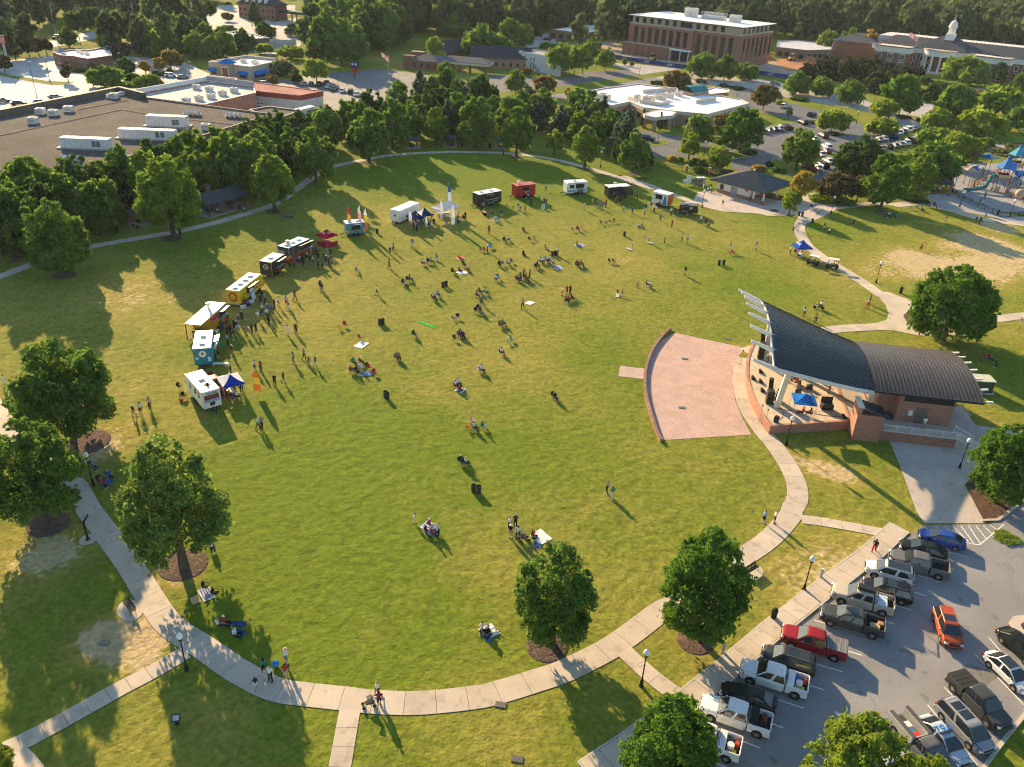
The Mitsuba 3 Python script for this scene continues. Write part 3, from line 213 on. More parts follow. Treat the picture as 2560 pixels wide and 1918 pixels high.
'tall_lamps':[(-161.28,281.43,13.21,'left'),(-172.83,312.21,7.42,''),(-153.29,327.5,7.73,''),(-135.38,375.98,7.31,''),(-129.81,334.33,5.06,''),(-71.12,327.34,9.3,''),(-118.12,412.09,5.3,''),(-95.13,394.4,5.47,''),(41.39,261.09,7.5,''),(107.75,314.59,6.61,''),(131.64,338.88,6.16,''),(134.98,336.88,5.61,''),(83.84,345.98,6.18,''),(74.81,360.58,5.12,''),(231.72,423.12,4.93,''),(197.87,393.55,4.86,''),(6.68,470.87,5.56,''),(48.79,380.25,5.47,''),(-138.83,329.69,3.13,'')],
'fences':{'lawn':[(37.34,231.15),(41.09,228.95),(44.78,226.79),(50.7,225.07)],
'play':[(113.82,218.8),(113.33,211.93),(114.08,208.06),(115.62,202.07),(116.76,198.57),(120.59,199.15),(123.55,200.52),(126.51,200.98)],
'site':[(23.86,453.75),(36.32,448.92),(43.86,438.33),(53.46,431.69),(60.89,425.96),(70.01,419.67),(76.44,415.29)],
'site2':[(107.79,409.98),(113.81,404.65),(120.85,400.92)],
'back':[(27.12,494.61),(33.59,506.62),(44.67,522.9),(60.73,546.28)]},
'play0':(127.66,225.52),
'play_people':[(123.49,227.07,'w','k'),(125.93,230.95,'k','k'),(125.74,221.88,'w','n'),(117.4,210.57,'t','k'),(115.95,206.4,'w','k'),(121.68,237.41,'w','k'),(126.51,244.92,'k','k'),(155.89,268.22,'r','k'),(120.44,214.63,'t','n'),(136.58,228.17,'n','k'),(122.18,224.59,'b','k'),(108.7,217.95,'w','k'),(109.77,217.59,'w','k'),(109.85,219.21,'k','n')],
'patches':[(-59.97,117.32,20,0.36),(-53.91,129.15,13,0.25),(-71.86,117.71,14,0.2),(-32.74,129.71,13,0.28),(-17.38,133.56,19,0.22),(-3.98,108.99,9,0.2),(-7.33,99.06,7,0.2),(12.54,166.7,19,0.2),(-1.71,153.87,14,0.15),(24.82,147.56,14,0.1),(-25.37,77.13,15,-0.28),(-12.67,59.35,17,-0.42),(-29.05,68.56,9,-0.3),(11.21,80.07,12,-0.12),(-5.52,83.47,9,0.15),(-16.25,226.43,26,-0.45),(2.74,206.97,16,-0.3),(74.8,164.13,13,0.35),(58.01,173.15,10,0.2),(82.25,166.61,5,0.9),(84.82,160.7,6,0.95),(88.15,157.17,6,0.9),(93.8,175.67,5,0.7),(95.94,160.81,7,1.1),(104.98,168.96,8,1.1),(101.43,180.72,6,0.8),(105.17,177.26,6,0.9),(111.24,191.5,4,1.1),(113.36,188.31,4,1.1),(-34.03,53.69,3.2,1.3),(-36,53.07,2.2,1.2),(-31.76,54.59,2.2,1.2),(-31.23,51.43,2.6,1),(-33.14,61.07,3,0.95),(-31.07,62.71,3,0.8),(-44.91,64.21,3,0.9),(-50.36,83.18,4,0.9),(-48.77,64.88,5,0.5),(36.69,69.87,6,0.5),(29.99,64.59,5,0.45),(18.74,53.49,4.5,0.55),(1.38,45.3,8,0.55),(-3.92,45.88,5,0.3),(-29.18,44.41,5,0.25),(-47.69,61.54,5,0.35),(-21.45,43.87,6,0.3),(38.86,85.77,2.4,1),(41.88,84.79,2.4,1),(35.9,88.05,2,0.7),(36.57,119.27,1.6,1),(31.49,122.56,4,0.25)],
'lot_kerb':[(50.25,53.02),(46.25,50.15),(42.56,46.97),(39.57,44.21),(36.58,41.47)],
'bed_kerb':[(54.66,76.79),(56.69,77.07),(57.96,78),(59.43,79.32),(63.38,82.16)]}
# ---------------------------------------------------------------- materials. A mesh's own colour travels in its uv (two numbers hold three), so all painted things share a few BSDFs
def tint(uv):
 b = dr.floor(uv[1]); return mi.Color3f(uv[0], uv[1] - b, b / 256.0)
def pr(base, rough=.7, spec=.3, **k): return {'type': 'principled', 'base_color': base, 'roughness': rough, 'specular': spec, **k}
def rgb(r, g, b): return {'type': 'rgb', 'value': [r, g, b]}
def paint_fn(p, n, uv): return tint(uv) * (0.86 + 0.24 * mikit.fbm(p[0] * 1.3, p[1] * 1.3, p[2] * 1.3, octaves=3))
def plain_fn(p, n, uv): return tint(uv)
def leaf_fn(p, n, uv):
 a = mikit.noise(p[0] * .45, p[1] * .45, p[2] * .45); b = mikit.cell_rand(p[0] * 2.2, p[1] * 2.2, p[2] * 2.2)
 t = tint(uv) * (.82 + 0.8 * a + 0.55 * b)
 return mikit.mix(t, t * mi.Color3f(1.5, 1.05, .7), dr.clip((b - .8) * 3, 0, .6))
scene['paint'] = {'type': 'twosided', 'bsdf': pr(mikit.proc(paint_fn), .75, .25)}
scene['cloth'] = {'type': 'twosided', 'bsdf': pr(mikit.proc(plain_fn), .9, .15)}
scene['gloss'] = {'type': 'twosided', 'bsdf': pr(mikit.proc(plain_fn), .3, .3, clearcoat=.5, clearcoat_gloss=.96)}
scene['metal'] = {'type': 'twosided', 'bsdf': pr(mikit.proc(plain_fn), .42, .5, metallic=.75)}
scene['roof_metal'] = {'type': 'twosided', 'bsdf': pr(mikit.proc(plain_fn), .42, .4)}
scene['dark_glass'] = {'type': 'twosided', 'bsdf': pr(rgb(.018, .023, .028), .06, 1.0)}
scene['window_glass'] = {'type': 'twosided', 'bsdf': pr(rgb(.02, .024, .03), .12, .35)}
scene['canvas'] = {'type': 'principledthin', 'base_color': mikit.proc(plain_fn), 'roughness': .8, 'diff_trans': .3, 'spec_trans': 0.0, 'eta': 1.3}
scene['leaf'] = {'type': 'principledthin', 'base_color': mikit.proc(leaf_fn), 'roughness': .55, 'diff_trans': 1.0, 'spec_trans': 0.0, 'eta': 1.35}
scene['lamp_globe'] = {'type': 'twosided', 'bsdf': pr(rgb(.85, .85, .82), .25, .5)}

PATCH = []      # (x, y, radius, amount of straw) : worn and lush areas of the lawn, as they lie on the ground
def grass_fn(p, n, uv):
 x, y = p[0], p[1]
 big = mikit.fbm(x * .045 + 3, y * .045, 1, octaves=4); mid = mikit.fbm(x * .33, y * .33, 2, octaves=3); fine = mikit.noise(x * 2.7, y * 2.7, 3)
 vf = mikit.noise(x * 8.1, y * 8.1, 5)
 straw = .27 + 1.25 * (big - .5) + .42 * (mid - .5) + .2 * (fine - .5)
 for (cx, cy, r, a) in PATCH:
  straw = straw + a * dr.exp(-(dr.square(x - cx) + dr.square(y - cy)) / (r * r))
 mow = .5 + .5 * dr.sin(dr.sqrt(dr.square(x + 2) + dr.square(y - 112)) * 3.3 + 1.6 * mikit.noise(x * .06, y * .06, 9))
 straw = dr.clip(straw + .085 * (mow - .5), 0, 1.35)
 c = mikit.mix(mi.Color3f(.128, .178, .014), mi.Color3f(.268, .238, .05), dr.clip(straw * 1.2, 0, 1))
 c = mikit.mix(c, mi.Color3f(.46, .36, .19), mikit.smoothstep(.86, 1.3, straw + .25 * (fine - .5)))
 dark = mikit.smoothstep(.62, .78, mikit.fbm(x * 1.1, y * 1.1, 6, octaves=2))
 return c * (.74 + .28 * fine + .26 * vf) * (1 - .15 * dark)
def grass_h(p, n, uv): return mikit.noise(p[0] * 4.2, p[1] * 4.2, 1) * .6 + mikit.noise(p[0] * 9, p[1] * 9, 2) * .4 + 1.2 * mikit.noise(p[0] * 1.4, p[1] * 1.4, 4)
scene['grass'] = {'type': 'twosided', 'bsdf': {'type': 'bumpmap', 'arbitrary': mikit.proc(grass_h, .03), 'scale': .055, 'bsdf': pr(mikit.proc(grass_fn), .95, .12)}}
def concrete_fn(p, n, uv):
 s = mikit.fbm(p[0] * .5, p[1] * .5, p[2], octaves=4); f = mikit.noise(p[0] * 9, p[1] * 9, 1)
 st = mikit.smoothstep(.6, .8, mikit.fbm(p[0] * 1.3 + 9, p[1] * 1.3, 2, octaves=3))
 return tint(uv) * (.78 + .3 * s + .09 * f) * (1 - .16 * st)
scene['concrete'] = {'type': 'twosided', 'bsdf': pr(mikit.proc(concrete_fn), .8, .3)}
def asphalt_fn(p, n, uv):
 s = mikit.fbm(p[0] * .22, p[1] * .22, 1, octaves=4); f = mikit.noise(p[0] * 14, p[1] * 14, 1)
 cr = mikit.smoothstep(.006, 0, dr.abs(mikit.fbm(p[0] * .16 + 5, p[1] * .16, 3, octaves=4) - .5))
 oil = mikit.smoothstep(.7, .82, mikit.fbm(p[0] * .8, p[1] * .8, 7, octaves=3))
 return tint(uv) * (.72 + .42 * s + .2 * f) * (1 - .22 * cr) * (1 - .25 * oil)
scene['asphalt'] = {'type': 'twosided', 'bsdf': pr(mikit.proc(asphalt_fn), .72, .35)}
def brick_fn(p, n, uv):
 a = dr.select(dr.abs(n[0]) > dr.abs(n[1]), p[1], p[0]); row = dr.floor(p[2] / .08)
 q = a / .22 + .5 * row; fx = q - dr.floor(q); fz = p[2] / .08 - row
 joint = dr.maximum(mikit.smoothstep(.06, .03, fx), mikit.smoothstep(.14, .08, fz))
 t = tint(uv) * (.72 + .5 * mikit.cell_rand(q, row, 3)) * (.85 + .3 * mikit.fbm(p[0] * .6, p[1] * .6, p[2] * .6))
 return mikit.mix(t, mi.Color3f(.42, .38, .34), joint * .55)
scene['brick'] = {'type': 'twosided', 'bsdf': pr(mikit.proc(brick_fn), .85, .2)}
def paver_fn(p, n, uv):
 x = p[0] * .985 - p[1] * .17; y = p[0] * .17 + p[1] * .985
 row = dr.floor(y / .12); q = x / .24 + .5 * row; fx = q - dr.floor(q); fy = y / .12 - row
 joint = dr.maximum(mikit.smoothstep(.06, .02, fx), mikit.smoothstep(.12, .04, fy))
 t = tint(uv) * (.84 + .22 * mikit.cell_rand(q, row, 1)) * (.85 + .3 * mikit.fbm(x * .7, y * .7, 2, octaves=4))
 return mikit.mix(t, mi.Color3f(.24, .19, .17), joint * .5)
scene['pavers'] = {'type': 'twosided', 'bsdf': pr(mikit.proc(paver_fn), .8, .3)}
def gravel_fn(p, n, uv):
 a = mikit.noise(p[0] * 3.1, p[1] * 3.1, 1); b = mikit.fbm(p[0] * .16, p[1] * .16, 2, octaves=4); c = mikit.noise(p[0] * 8, p[1] * 8, 1)
 return tint(uv) * (.35 + .75 * a * c + .5 * b + .25 * c)
scene['gravel'] = {'type': 'twosided', 'bsdf': pr(mikit.proc(gravel_fn), .95, .1)}
def soil_h(p, n, uv): return mikit.fbm(p[0] * 5, p[1] * 5, 1, octaves=2)
scene['soil'] = {'type': 'twosided', 'bsdf': {'type': 'bumpmap', 'arbitrary': mikit.proc(soil_h, .02), 'scale': .08, 'bsdf': pr(mikit.proc(gravel_fn), .95, .1)}}

# ---------------------------------------------------------------- mesh helpers
def tm(v, f): return trimesh.Trimesh(np.asarray(v, float), np.asarray(f, int), process=False)
def cat(*ms): return trimesh.util.concatenate([m for m in ms if m is not None])
def man(m):
 if isinstance(m, m3.Manifold):
  k = m.to_mesh(); return tm(k.vert_properties[:, :3], k.tri_verts)
 return m
def uvof(n, c):
 c = [min(max(float(x), 0.0), .995) for x in c]
 return np.tile([[c[0], math.floor(c[2] * 256) + c[1]]], (n, 1))
def shape(mesh, bsdf, color=None, smooth=False):
 mesh = man(mesh)
 if smooth not in (False, True): mesh = trimesh.graph.smooth_shade(mesh, angle=math.radians(smooth), facet_minarea=None); smooth = True
 return mikit.ply(mesh, bsdf, smooth=smooth, uv=None if color is None else uvof(len(mesh.vertices), color))
_count = {}
def key(name):
 k = _count.get(name, 0); _count[name] = k + 1
 return name if k == 0 else f'{name}_{k:03d}'
def add(name, mesh, bsdf, color=None, parent=None, smooth=False, m=None, label=None):
 "one entry of the scene: a whole thing, or a part of parent"
 k = key((parent + '__' + name) if parent else name)
 d = mesh if isinstance(mesh, dict) else shape(mesh, bsdf, color, smooth)
 scene[k] = {**d, 'to_world': m} if m is not None else d
 if label: labels[k] = {'label': label}
 return k
WHERE = {}
def thing(name, label, category, group=None, at=None):
 "a thing whose parts follow under its key"
 k = key(name); labels[k] = {'label': label, 'category': category}
 if group: labels[k]['group'] = group
 if at is not None: WHERE[k] = at
 return k
def tag(k, label, category, group=None, at=None):
 labels[k] = {'label': label, 'category': category}
 if group: labels[k]['group'] = group
 if at is not None: WHERE[k] = at
def struct(k, label): labels[k] = {'label': label, 'kind': 'structure'}
def at(x, y, z=0, deg=0, s=1): return T().translate([x, y, z]).rotate([0, 0, 1], deg).scale(s)

def box(sx, sy, sz, c=(0, 0, 0), bevel=0):
 m = trimesh.creation.box((sx, sy, sz));
 if bevel:
  b = bevel; h = np.array([sx, sy, sz]) / 2
  m = trimesh.convex.convex_hull(np.array([[i * (h[0] - b * (a != 0)), j * (h[1] - b * (a != 1)), k * (h[2] - b * (a != 2))] for a in range(3) for i in (-1, 1) for j in (-1, 1) for k in (-1, 1)]))
 m.apply_translation(c); return m
def span(x0, x1, y0, y1, z0, z1, bevel=0): return box(x1 - x0, y1 - y0, z1 - z0, ((x0 + x1) / 2, (y0 + y1) / 2, (z0 + z1) / 2), bevel)
def tube(p, q, r, r2=None, n=8):
 p, q = np.array(p, float), np.array(q, float); d = q - p; L = np.linalg.norm(d); d = d / L
 a = np.cross(d, [0, 0, 1] if abs(d[2]) < .9 else [1, 0, 0]); a /= np.linalg.norm(a); b = np.cross(d, a)
 t = np.arange(n) * 2 * np.pi / n; ring = np.cos(t)[:, None] * a + np.sin(t)[:, None] * b; r2 = r if r2 is None else r2
 v = np.vstack([p + ring * r, q + ring * r2, [p], [q]]); i = np.arange(n); j = (i + 1) % n
 return tm(v, np.vstack([np.stack([i, j, j + n], 1), np.stack([i, j + n, i + n], 1), np.stack([j, i, i * 0 + 2 * n], 1), np.stack([i + n, j + n, i * 0 + 2 * n + 1], 1)]))
def pipe(pts, r, n=8): return cat(*[tube(a, b, r, n=n) for a, b in zip(pts[:-1], pts[1:])])
def lathe(prof, n=12):
 prof = np.array(prof, float); t = np.arange(n) * 2 * np.pi / n; k = len(prof)
 v = np.stack([np.outer(prof[:, 0], np.cos(t)), np.outer(prof[:, 0], np.sin(t)), np.repeat(prof[:, 1:2], n, 1)], -1).reshape(-1, 3)
 f = []
 for a in range(k - 1):
  for i in range(n):
   j = (i + 1) % n; f += [[a * n + i, a * n + j, a * n + n + j], [a * n + i, a * n + n + j, a * n + n + i]]
 v = np.vstack([v, [[0, 0, prof[0, 1]], [0, 0, prof[-1, 1]]]])
 for i in range(n):
  j = (i + 1) % n; f += [[j, i, k * n], [(k - 1) * n + i, (k - 1) * n + j, k * n + 1]]
 return tm(v, f)
def prism(poly, z0, z1):
 if not isinstance(poly, Polygon): poly = Polygon(poly)
 if not poly.is_valid: poly = poly.buffer(0)
 parts = [trimesh.creation.extrude_polygon(g, z1 - z0, engine='earcut') for g in getattr(poly, 'geoms', [poly])]
 m = cat(*parts); m.apply_translation([0, 0, z0]); return m
def sheet(poly, z):
 if not isinstance(poly, Polygon) and not hasattr(poly, 'geoms'): poly = Polygon(poly)
 if not poly.is_valid: poly = poly.buffer(0)
 ms = []
 for g in getattr(poly, 'geoms', [poly]):
  v, f = trimesh.creation.triangulate_polygon(g, engine='earcut'); ms.append(tm(np.c_[v, np.full(len(v), z)], f))
 return cat(*ms)
def quad(a, b, c, d): return tm([a, b, c, d], [[0, 1, 2], [0, 2, 3]])
def moved(m, x=0, y=0, z=0, deg=0):
 m = m.copy(); m.apply_transform(trimesh.transformations.rotation_matrix(math.radians(deg), [0, 0, 1])); m.apply_translation([x, y, z]); return m
def hullm(pts): return trimesh.convex.convex_hull(np.asarray(pts, float))
def smoothline(pts, n=8):
 "a Catmull-Rom curve through the points"
 P = np.asarray(pts, float); P = np.vstack([2 * P[0] - P[1], P, 2 * P[-1] - P[-2]]); out = []
 for i in range(1, len(P) - 2):
  for t in np.arange(n) / n:
   a, b, c, d = P[i - 1:i + 3]; out.append(.5 * (2 * b + (c - a) * t + (2 * a - 5 * b + 4 * c - d) * t * t + (3 * b - a - 3 * c + d) * t ** 3))
 return np.vstack([out, P[-2]])
def words(text, height, depth, bold=True): return meshkit.text_mesh(text, height, depth, bold)
# ---------------------------------------------------------------- the ground
L = LAYOUT; PO = L['poly']
WALK, CURB, ASPH = (.52, .45, .365), (.50, .47, .42), (.115, .118, .125)
PATCH += L['patches']
z = 0.0
k = add('ground', sheet([(-2600, -200), (2600, -200), (2600, 5200), (-2600, 5200)], 0), 'grass'); struct(k, 'grassy ground of the town out to the woods')
def flat(name, poly, zz, bsdf, col, label, slab=0):
 k = add(name, prism(poly, zz - slab, zz) if slab else sheet(poly, zz), bsdf, col); struct(k, label); return k
A1c, A2c, CON = (.16, .16, .165), (.13, .135, .145), (.46, .43, .39)
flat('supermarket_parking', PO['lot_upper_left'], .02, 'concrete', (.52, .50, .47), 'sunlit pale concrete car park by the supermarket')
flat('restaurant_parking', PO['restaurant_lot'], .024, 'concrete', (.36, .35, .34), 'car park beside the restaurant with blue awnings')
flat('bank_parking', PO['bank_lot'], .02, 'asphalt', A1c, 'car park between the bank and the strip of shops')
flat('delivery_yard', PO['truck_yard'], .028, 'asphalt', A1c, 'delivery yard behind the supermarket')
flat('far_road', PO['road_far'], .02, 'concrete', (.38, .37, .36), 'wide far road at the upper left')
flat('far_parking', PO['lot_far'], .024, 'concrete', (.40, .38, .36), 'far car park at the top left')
flat('far_bank_parking', PO['bank_far_lot'], .02, 'concrete', (.42, .40, .38), 'small pale far car park')
flat('building_site_ground', PO['building_site'], .02, 'soil', (.52, .40, .31), 'bare earth around the brick office block')
flat('red_soil', PO['red_dirt'], .03, 'soil', (.55, .27, .14), 'red soil of the building site')
flat('site_yard', PO['site_left'], .026, 'soil', (.58, .47, .38), 'pale dirt yard left of the office block')
flat('medical_parking', PO['medical_lot'], .02, 'asphalt', A2c, 'asphalt car park around the medical building')
flat('front_road', PO['road_front'], .026, 'asphalt', (.19, .19, .19), 'road passing in front of the medical building')
flat('bank_drive', PO['drive_back'], .022, 'asphalt', (.12, .12, .13), 'dark asphalt drive by the white block')
flat('town_road', PO['road_right'], .03, 'concrete', (.40, .37, .34), 'pale town road running along the building site')
flat('town_hall_drive', PO['hall_drive'], .026, 'concrete', (.40, .38, .36), 'drive below the town hall')
flat('town_hall_road', PO['hall_drive_b'], .026, 'concrete', (.36, .35, .34), 'drive at the far right by the town hall')
for nm, lab in (('lawn_strip', 'sunny grass strip between two roads'), ('lawn_medical', 'lawn corner beside the medical building'), ('island_lamp', 'grass island with a lamp post'), ('island_shrub', 'grass island with small trees'), ('island_tree', 'mulched tree island'), ('island_row', 'grass strip between rows of parked cars'), ('island_play', 'planted island by the car park'), ('lot_grass', 'grass strip in the supermarket car park')):
 flat('grass_island', PO[nm], .06, 'grass', None, lab)
# kerbs round the islands
for nm in ('island_lamp', 'island_shrub', 'island_tree', 'island_play', 'lawn_medical', 'lot_grass'):
 g = Polygon(PO[nm]).buffer(0); k = add('kerb', prism(g.buffer(.18).difference(g), .0, .13), 'concrete', CURB); struct(k, 'concrete kerb round a planted island')
# worn playing field
flat('bare_field', Polygon(PO['field_dirt']).buffer(0).buffer(1.5), .004, 'grass', None, 'worn pale patch of the playing field')
flat('play_surface', PO['play_surface'], .02, 'concrete', (.30, .30, .30), 'grey rubber surface of the playground')
# paths : every concrete panel its own slab over a dark joint bed
def path(name, line, width, label, panel=2.6, z=.045, near=True, extend=None):
 c = smoothline(line); ls = LineString(c)
 k = add(name, sheet(ls.buffer(width / 2 + .03, cap_style=2), z - .035), 'soil', (.09, .07, .05)); struct(k, label)
 n = max(2, int(round(ls.length / panel))); s = np.linspace(0, ls.length, n + 1); g = .018
 def fr(t):
  p = np.array(ls.interpolate(t).coords[0]); q = np.array(ls.interpolate(min(t + .05, ls.length)).coords[0]); o = np.array(ls.interpolate(max(t - .05, 0)).coords[0]); d = q - o; d = d / (np.linalg.norm(d) + 1e-9)
  return p, np.array([-d[1], d[0]])
 for a, b in zip(s[:-1], s[1:]):
  ts = np.linspace(a + g, b - g, 5); lo, hi = [], []
  for t in ts:
   p, nn = fr(t); lo.append(p - nn * width / 2); hi.append(p + nn * width / 2)
  c0 = np.array(WALK) * (1 + .05 * rng.standard_normal()) * (1.0 if rng.random() > .04 else 1.12)
  add('panel', prism(Polygon(lo + hi[::-1]), z - .03, z + .004 * rng.random()), 'concrete', c0, parent=k)
 return ls
W1 = 2.45
pl = []
pl.append(path('loop_path', L['loop_near'], W1, 'wide concrete loop path round the lawn', 2.7))
pl.append(path('far_loop_path', L['loop_far'], 2.2, 'far side of the concrete loop path under the trees', 3.2))
path('right_path', L['path_right'], 2.5, 'concrete path on the right of the lawn past the blue canopy', 3)
path('stage_back_path', L['path_stage_back'], 2.6, 'concrete path behind the bandstand', 3)
path('east_path', L['path_east'], 2.4, 'concrete path leading off to the right edge', 3, z=.05)
path('north_path', L['path_north'], 2.2, 'concrete path below the plum shrubs', 3)
path('playground_path', L['path_play'], 3.2, 'concrete path along the playground fence', 3)
path('lower_left_path', L['path_bl'], 1.7, 'narrow concrete path leaving the loop at the lower left', 1.7, z=.049)
path('corner_path', L['path_bl2'], 1.8, 'short concrete path at the lower left corner', 2, z=.053)
path('lower_path', L['path_bc'], 1.75, 'narrow concrete path at the bottom edge', 1.8, z=.049)
path('link_path', L['path_br'], 1.7, 'concrete path between the loop and the parking pavement', 1.8, z=.049)
path('stage_link_path', L['path_link'], 1.6, 'narrow concrete path towards the bandstand yard', 2.2, z=.049)
path('parking_pavement', L['path_lot'], 2.0, 'pavement along the row of parked cars', 2.0, z=.14)
flat('path_junction', PO['junction'], .05, 'concrete', WALK, 'concrete path junction round the mulch island')
flat('pavilion_plaza', PO['plaza'], .05, 'concrete', (.52, .45, .38), 'concrete plaza round the restroom pavilion')
flat('playground_plaza', PO['play_plaza'], .055, 'concrete', (.38, .36, .35), 'grey concrete plaza by the playground pavilion')
flat('service_yard', PO['service_yard'], .04, 'concrete', (.45, .40, .36), 'concrete yard behind the bandstand')
flat('mulch_island', PO['mulch_island'], .07, 'soil', (.13, .085, .07), 'dark mulch island in the path junction')
flat('planter_bed', PO['planter'], .09, 'soil', (.12, .075, .06), 'mulch bed between the yard and the car park')
for x, y, r in L['mulch']:
 r *= .82
 c = np.array([[x + r * (1 + .09 * rng.standard_normal()) * math.cos(t), y + r * (1 + .09 * rng.standard_normal()) * math.sin(t)] for t in np.linspace(0, 2 * math.pi, 28, endpoint=False)])
 k = add('mulch_ring', lathe([(r * 1.0, 0), (r * .94, .05), (r * .5, .1), (.05, .12)], 24).apply_translation([x, y, 0]), 'soil', (.135, .095, .08)); struct(k, 'dark bark mulch ring under a tree')
# the near car park, its kerb and paint
lot = Polygon(PO['near_lot']).buffer(0).difference(Polygon(PO['lot_island']).buffer(0))
flat('parking_lot', lot, .012, 'asphalt', (.235, .235, .24), 'grey asphalt car park at the lower right')
isl = Polygon(PO['lot_island']).buffer(0)
k = add('kerb', prism(isl.buffer(.02).difference(isl.buffer(-.9)), 0, .14), 'concrete', (.52, .45, .38)); struct(k, 'broad concrete kerb of the island at the right edge')
kerbline = LineString(L['path_lot']).buffer(1.02, cap_style=2)
k = add('kerb', prism(kerbline.buffer(.16, cap_style=2).difference(kerbline), 0, .135), 'concrete', CURB); struct(k, 'kerb of the parking pavement')
def stripe(a, b, w, parent, zz=.017):
 add('stripe', sheet(LineString([a, b]).buffer(w / 2, cap_style=2), zz), 'paint', (.74, .74, .72), parent=parent)
for a, b in L['stripes'] + L['hatch']: stripe(a, b, .11, 'parking_lot')
g = Polygon([(47, 35), (52.5, 44.5), (70, 48), (70, 30)])
flat('asphalt_patch', [(41.2, 53.6), (43.5, 52.5), (45.6, 53.9), (43.2, 55.2)], .018, 'asphalt', (.17, .165, .16), 'darker repaired patch of the car park')
flat('brick_plaza', PO['brick_plaza'], .03, 'pavers', (.53, .365, .315), 'pink brick paved plaza in front of the stage')
flat('brick_pad', PO['brick_pad'], .034, 'pavers', (.50, .38, .33), 'small brick paved landing beside the plaza wall')
for nm, lab in (('lot_kerb', 'concrete kerb along the grass corner at the lower right'), ('bed_kerb', 'concrete kerb of the planted bed at the right edge')): k = add('kerb', prism(LineString(L[nm]).buffer(.16, cap_style=2), 0, .15), 'concrete', (.5, .44, .36)); struct(k, lab)
# ---------------------------------------------------------------- trees
KIND = {  # leaf colour, crown profile (radius at height fractions), words
 'oak': ((0.092, 0.165, 0.032), [(0, .45), (.12, .85), (.3, 1), (.5, .95), (.7, .78), (.85, .5), (1, .08)], 'round dense green'),
 'maple': ((0.077, 0.156, 0.027), [(0, .5), (.12, .9), (.32, 1), (.55, .92), (.75, .7), (.9, .4), (1, .08)], 'deep green oval'),
 'willow': ((0.122, 0.190, 0.046), [(0, .5), (.12, .85), (.3, 1), (.5, .92), (.7, .72), (.85, .5), (1, .1)], 'pale feathery green'),
 'lime': ((0.156, 0.226, 0.035), [(0, .5), (.15, .9), (.35, 1), (.6, .88), (.8, .62), (1, .12)], 'light yellow-green'),
 'lime2': ((0.122, 0.198, 0.034), [(0, .5), (.15, .92), (.33, 1), (.55, .85), (.75, .6), (.9, .34), (1, .06)], 'mid green'),
 'dark': ((0.045, 0.090, 0.026), [(0, .6), (.2, 1), (.45, .95), (.7, .7), (.9, .4), (1, .08)], 'dark green'),
 'magnolia': ((.04, .05, .024), [(0, .8), (.12, 1), (.35, .95), (.6, .75), (.82, .45), (1, .06)], 'dark olive conical evergreen'),
 'pine': ((.045, .085, .03), [(0, .25), (.2, .7), (.4, .95), (.6, 1), (.85, .7), (1, .2)], 'tall tufted pine'),
 'plum': ((.065, .06, .035), [(0, .5), (.25, 1), (.6, .95), (.85, .6), (1, .15)], 'dull purple-green'),
 'rust': ((.125, .105, .04), [(0, .5), (.25, .95), (.5, 1), (.8, .7), (1, .15)], 'rusty brown-green'),
 'gold': ((.26, .20, .04), [(0, .5), (.25, .95), (.5, 1), (.8, .7), (1, .15)], 'golden yellow'),
 'red': ((.30, .10, .05), [(0, .5), (.3, 1), (.7, .8), (1, .2)], 'orange-red'),
 'grey': ((.12, .14, .07), [(0, .6), (.25, 1), (.5, .95), (.8, .65), (1, .15)], 'grey-green'),
 'spruce': ((.06, .10, .075), [(0, .9), (.15, 1), (.4, .75), (.7, .42), (1, .04)], 'blue-grey conifer')}
BARK = (.085, .07, .055)
def leaves(pts, nrm, size, r, aspect=1.5, tri=False):
 "one leaf-sized kite (or triangle) per point"
 n = len(pts); a = np.cross(nrm, r.normal(size=(n, 3))); a /= np.linalg.norm(a, axis=1, keepdims=True) + 1e-9; b = np.cross(nrm, a)
 s = size * r.uniform(.6, 1.35, (n, 1)); A, B = a * s * aspect * .5, b * s * .5
 if tri:
  v = np.stack([pts - A - B * .7, pts + A - B * .7, pts + B * 1.3 + A * .3], 1).reshape(-1, 3); return tm(v, np.arange(n * 3).reshape(-1, 3))
 v = np.stack([pts - A, pts - B + nrm * s * .12, pts + A, pts + B + nrm * s * .12], 1).reshape(-1, 3); i = np.arange(n)[:, None] * 4
 return tm(v, np.vstack([i + [0, 1, 2], i + [0, 2, 3]]))
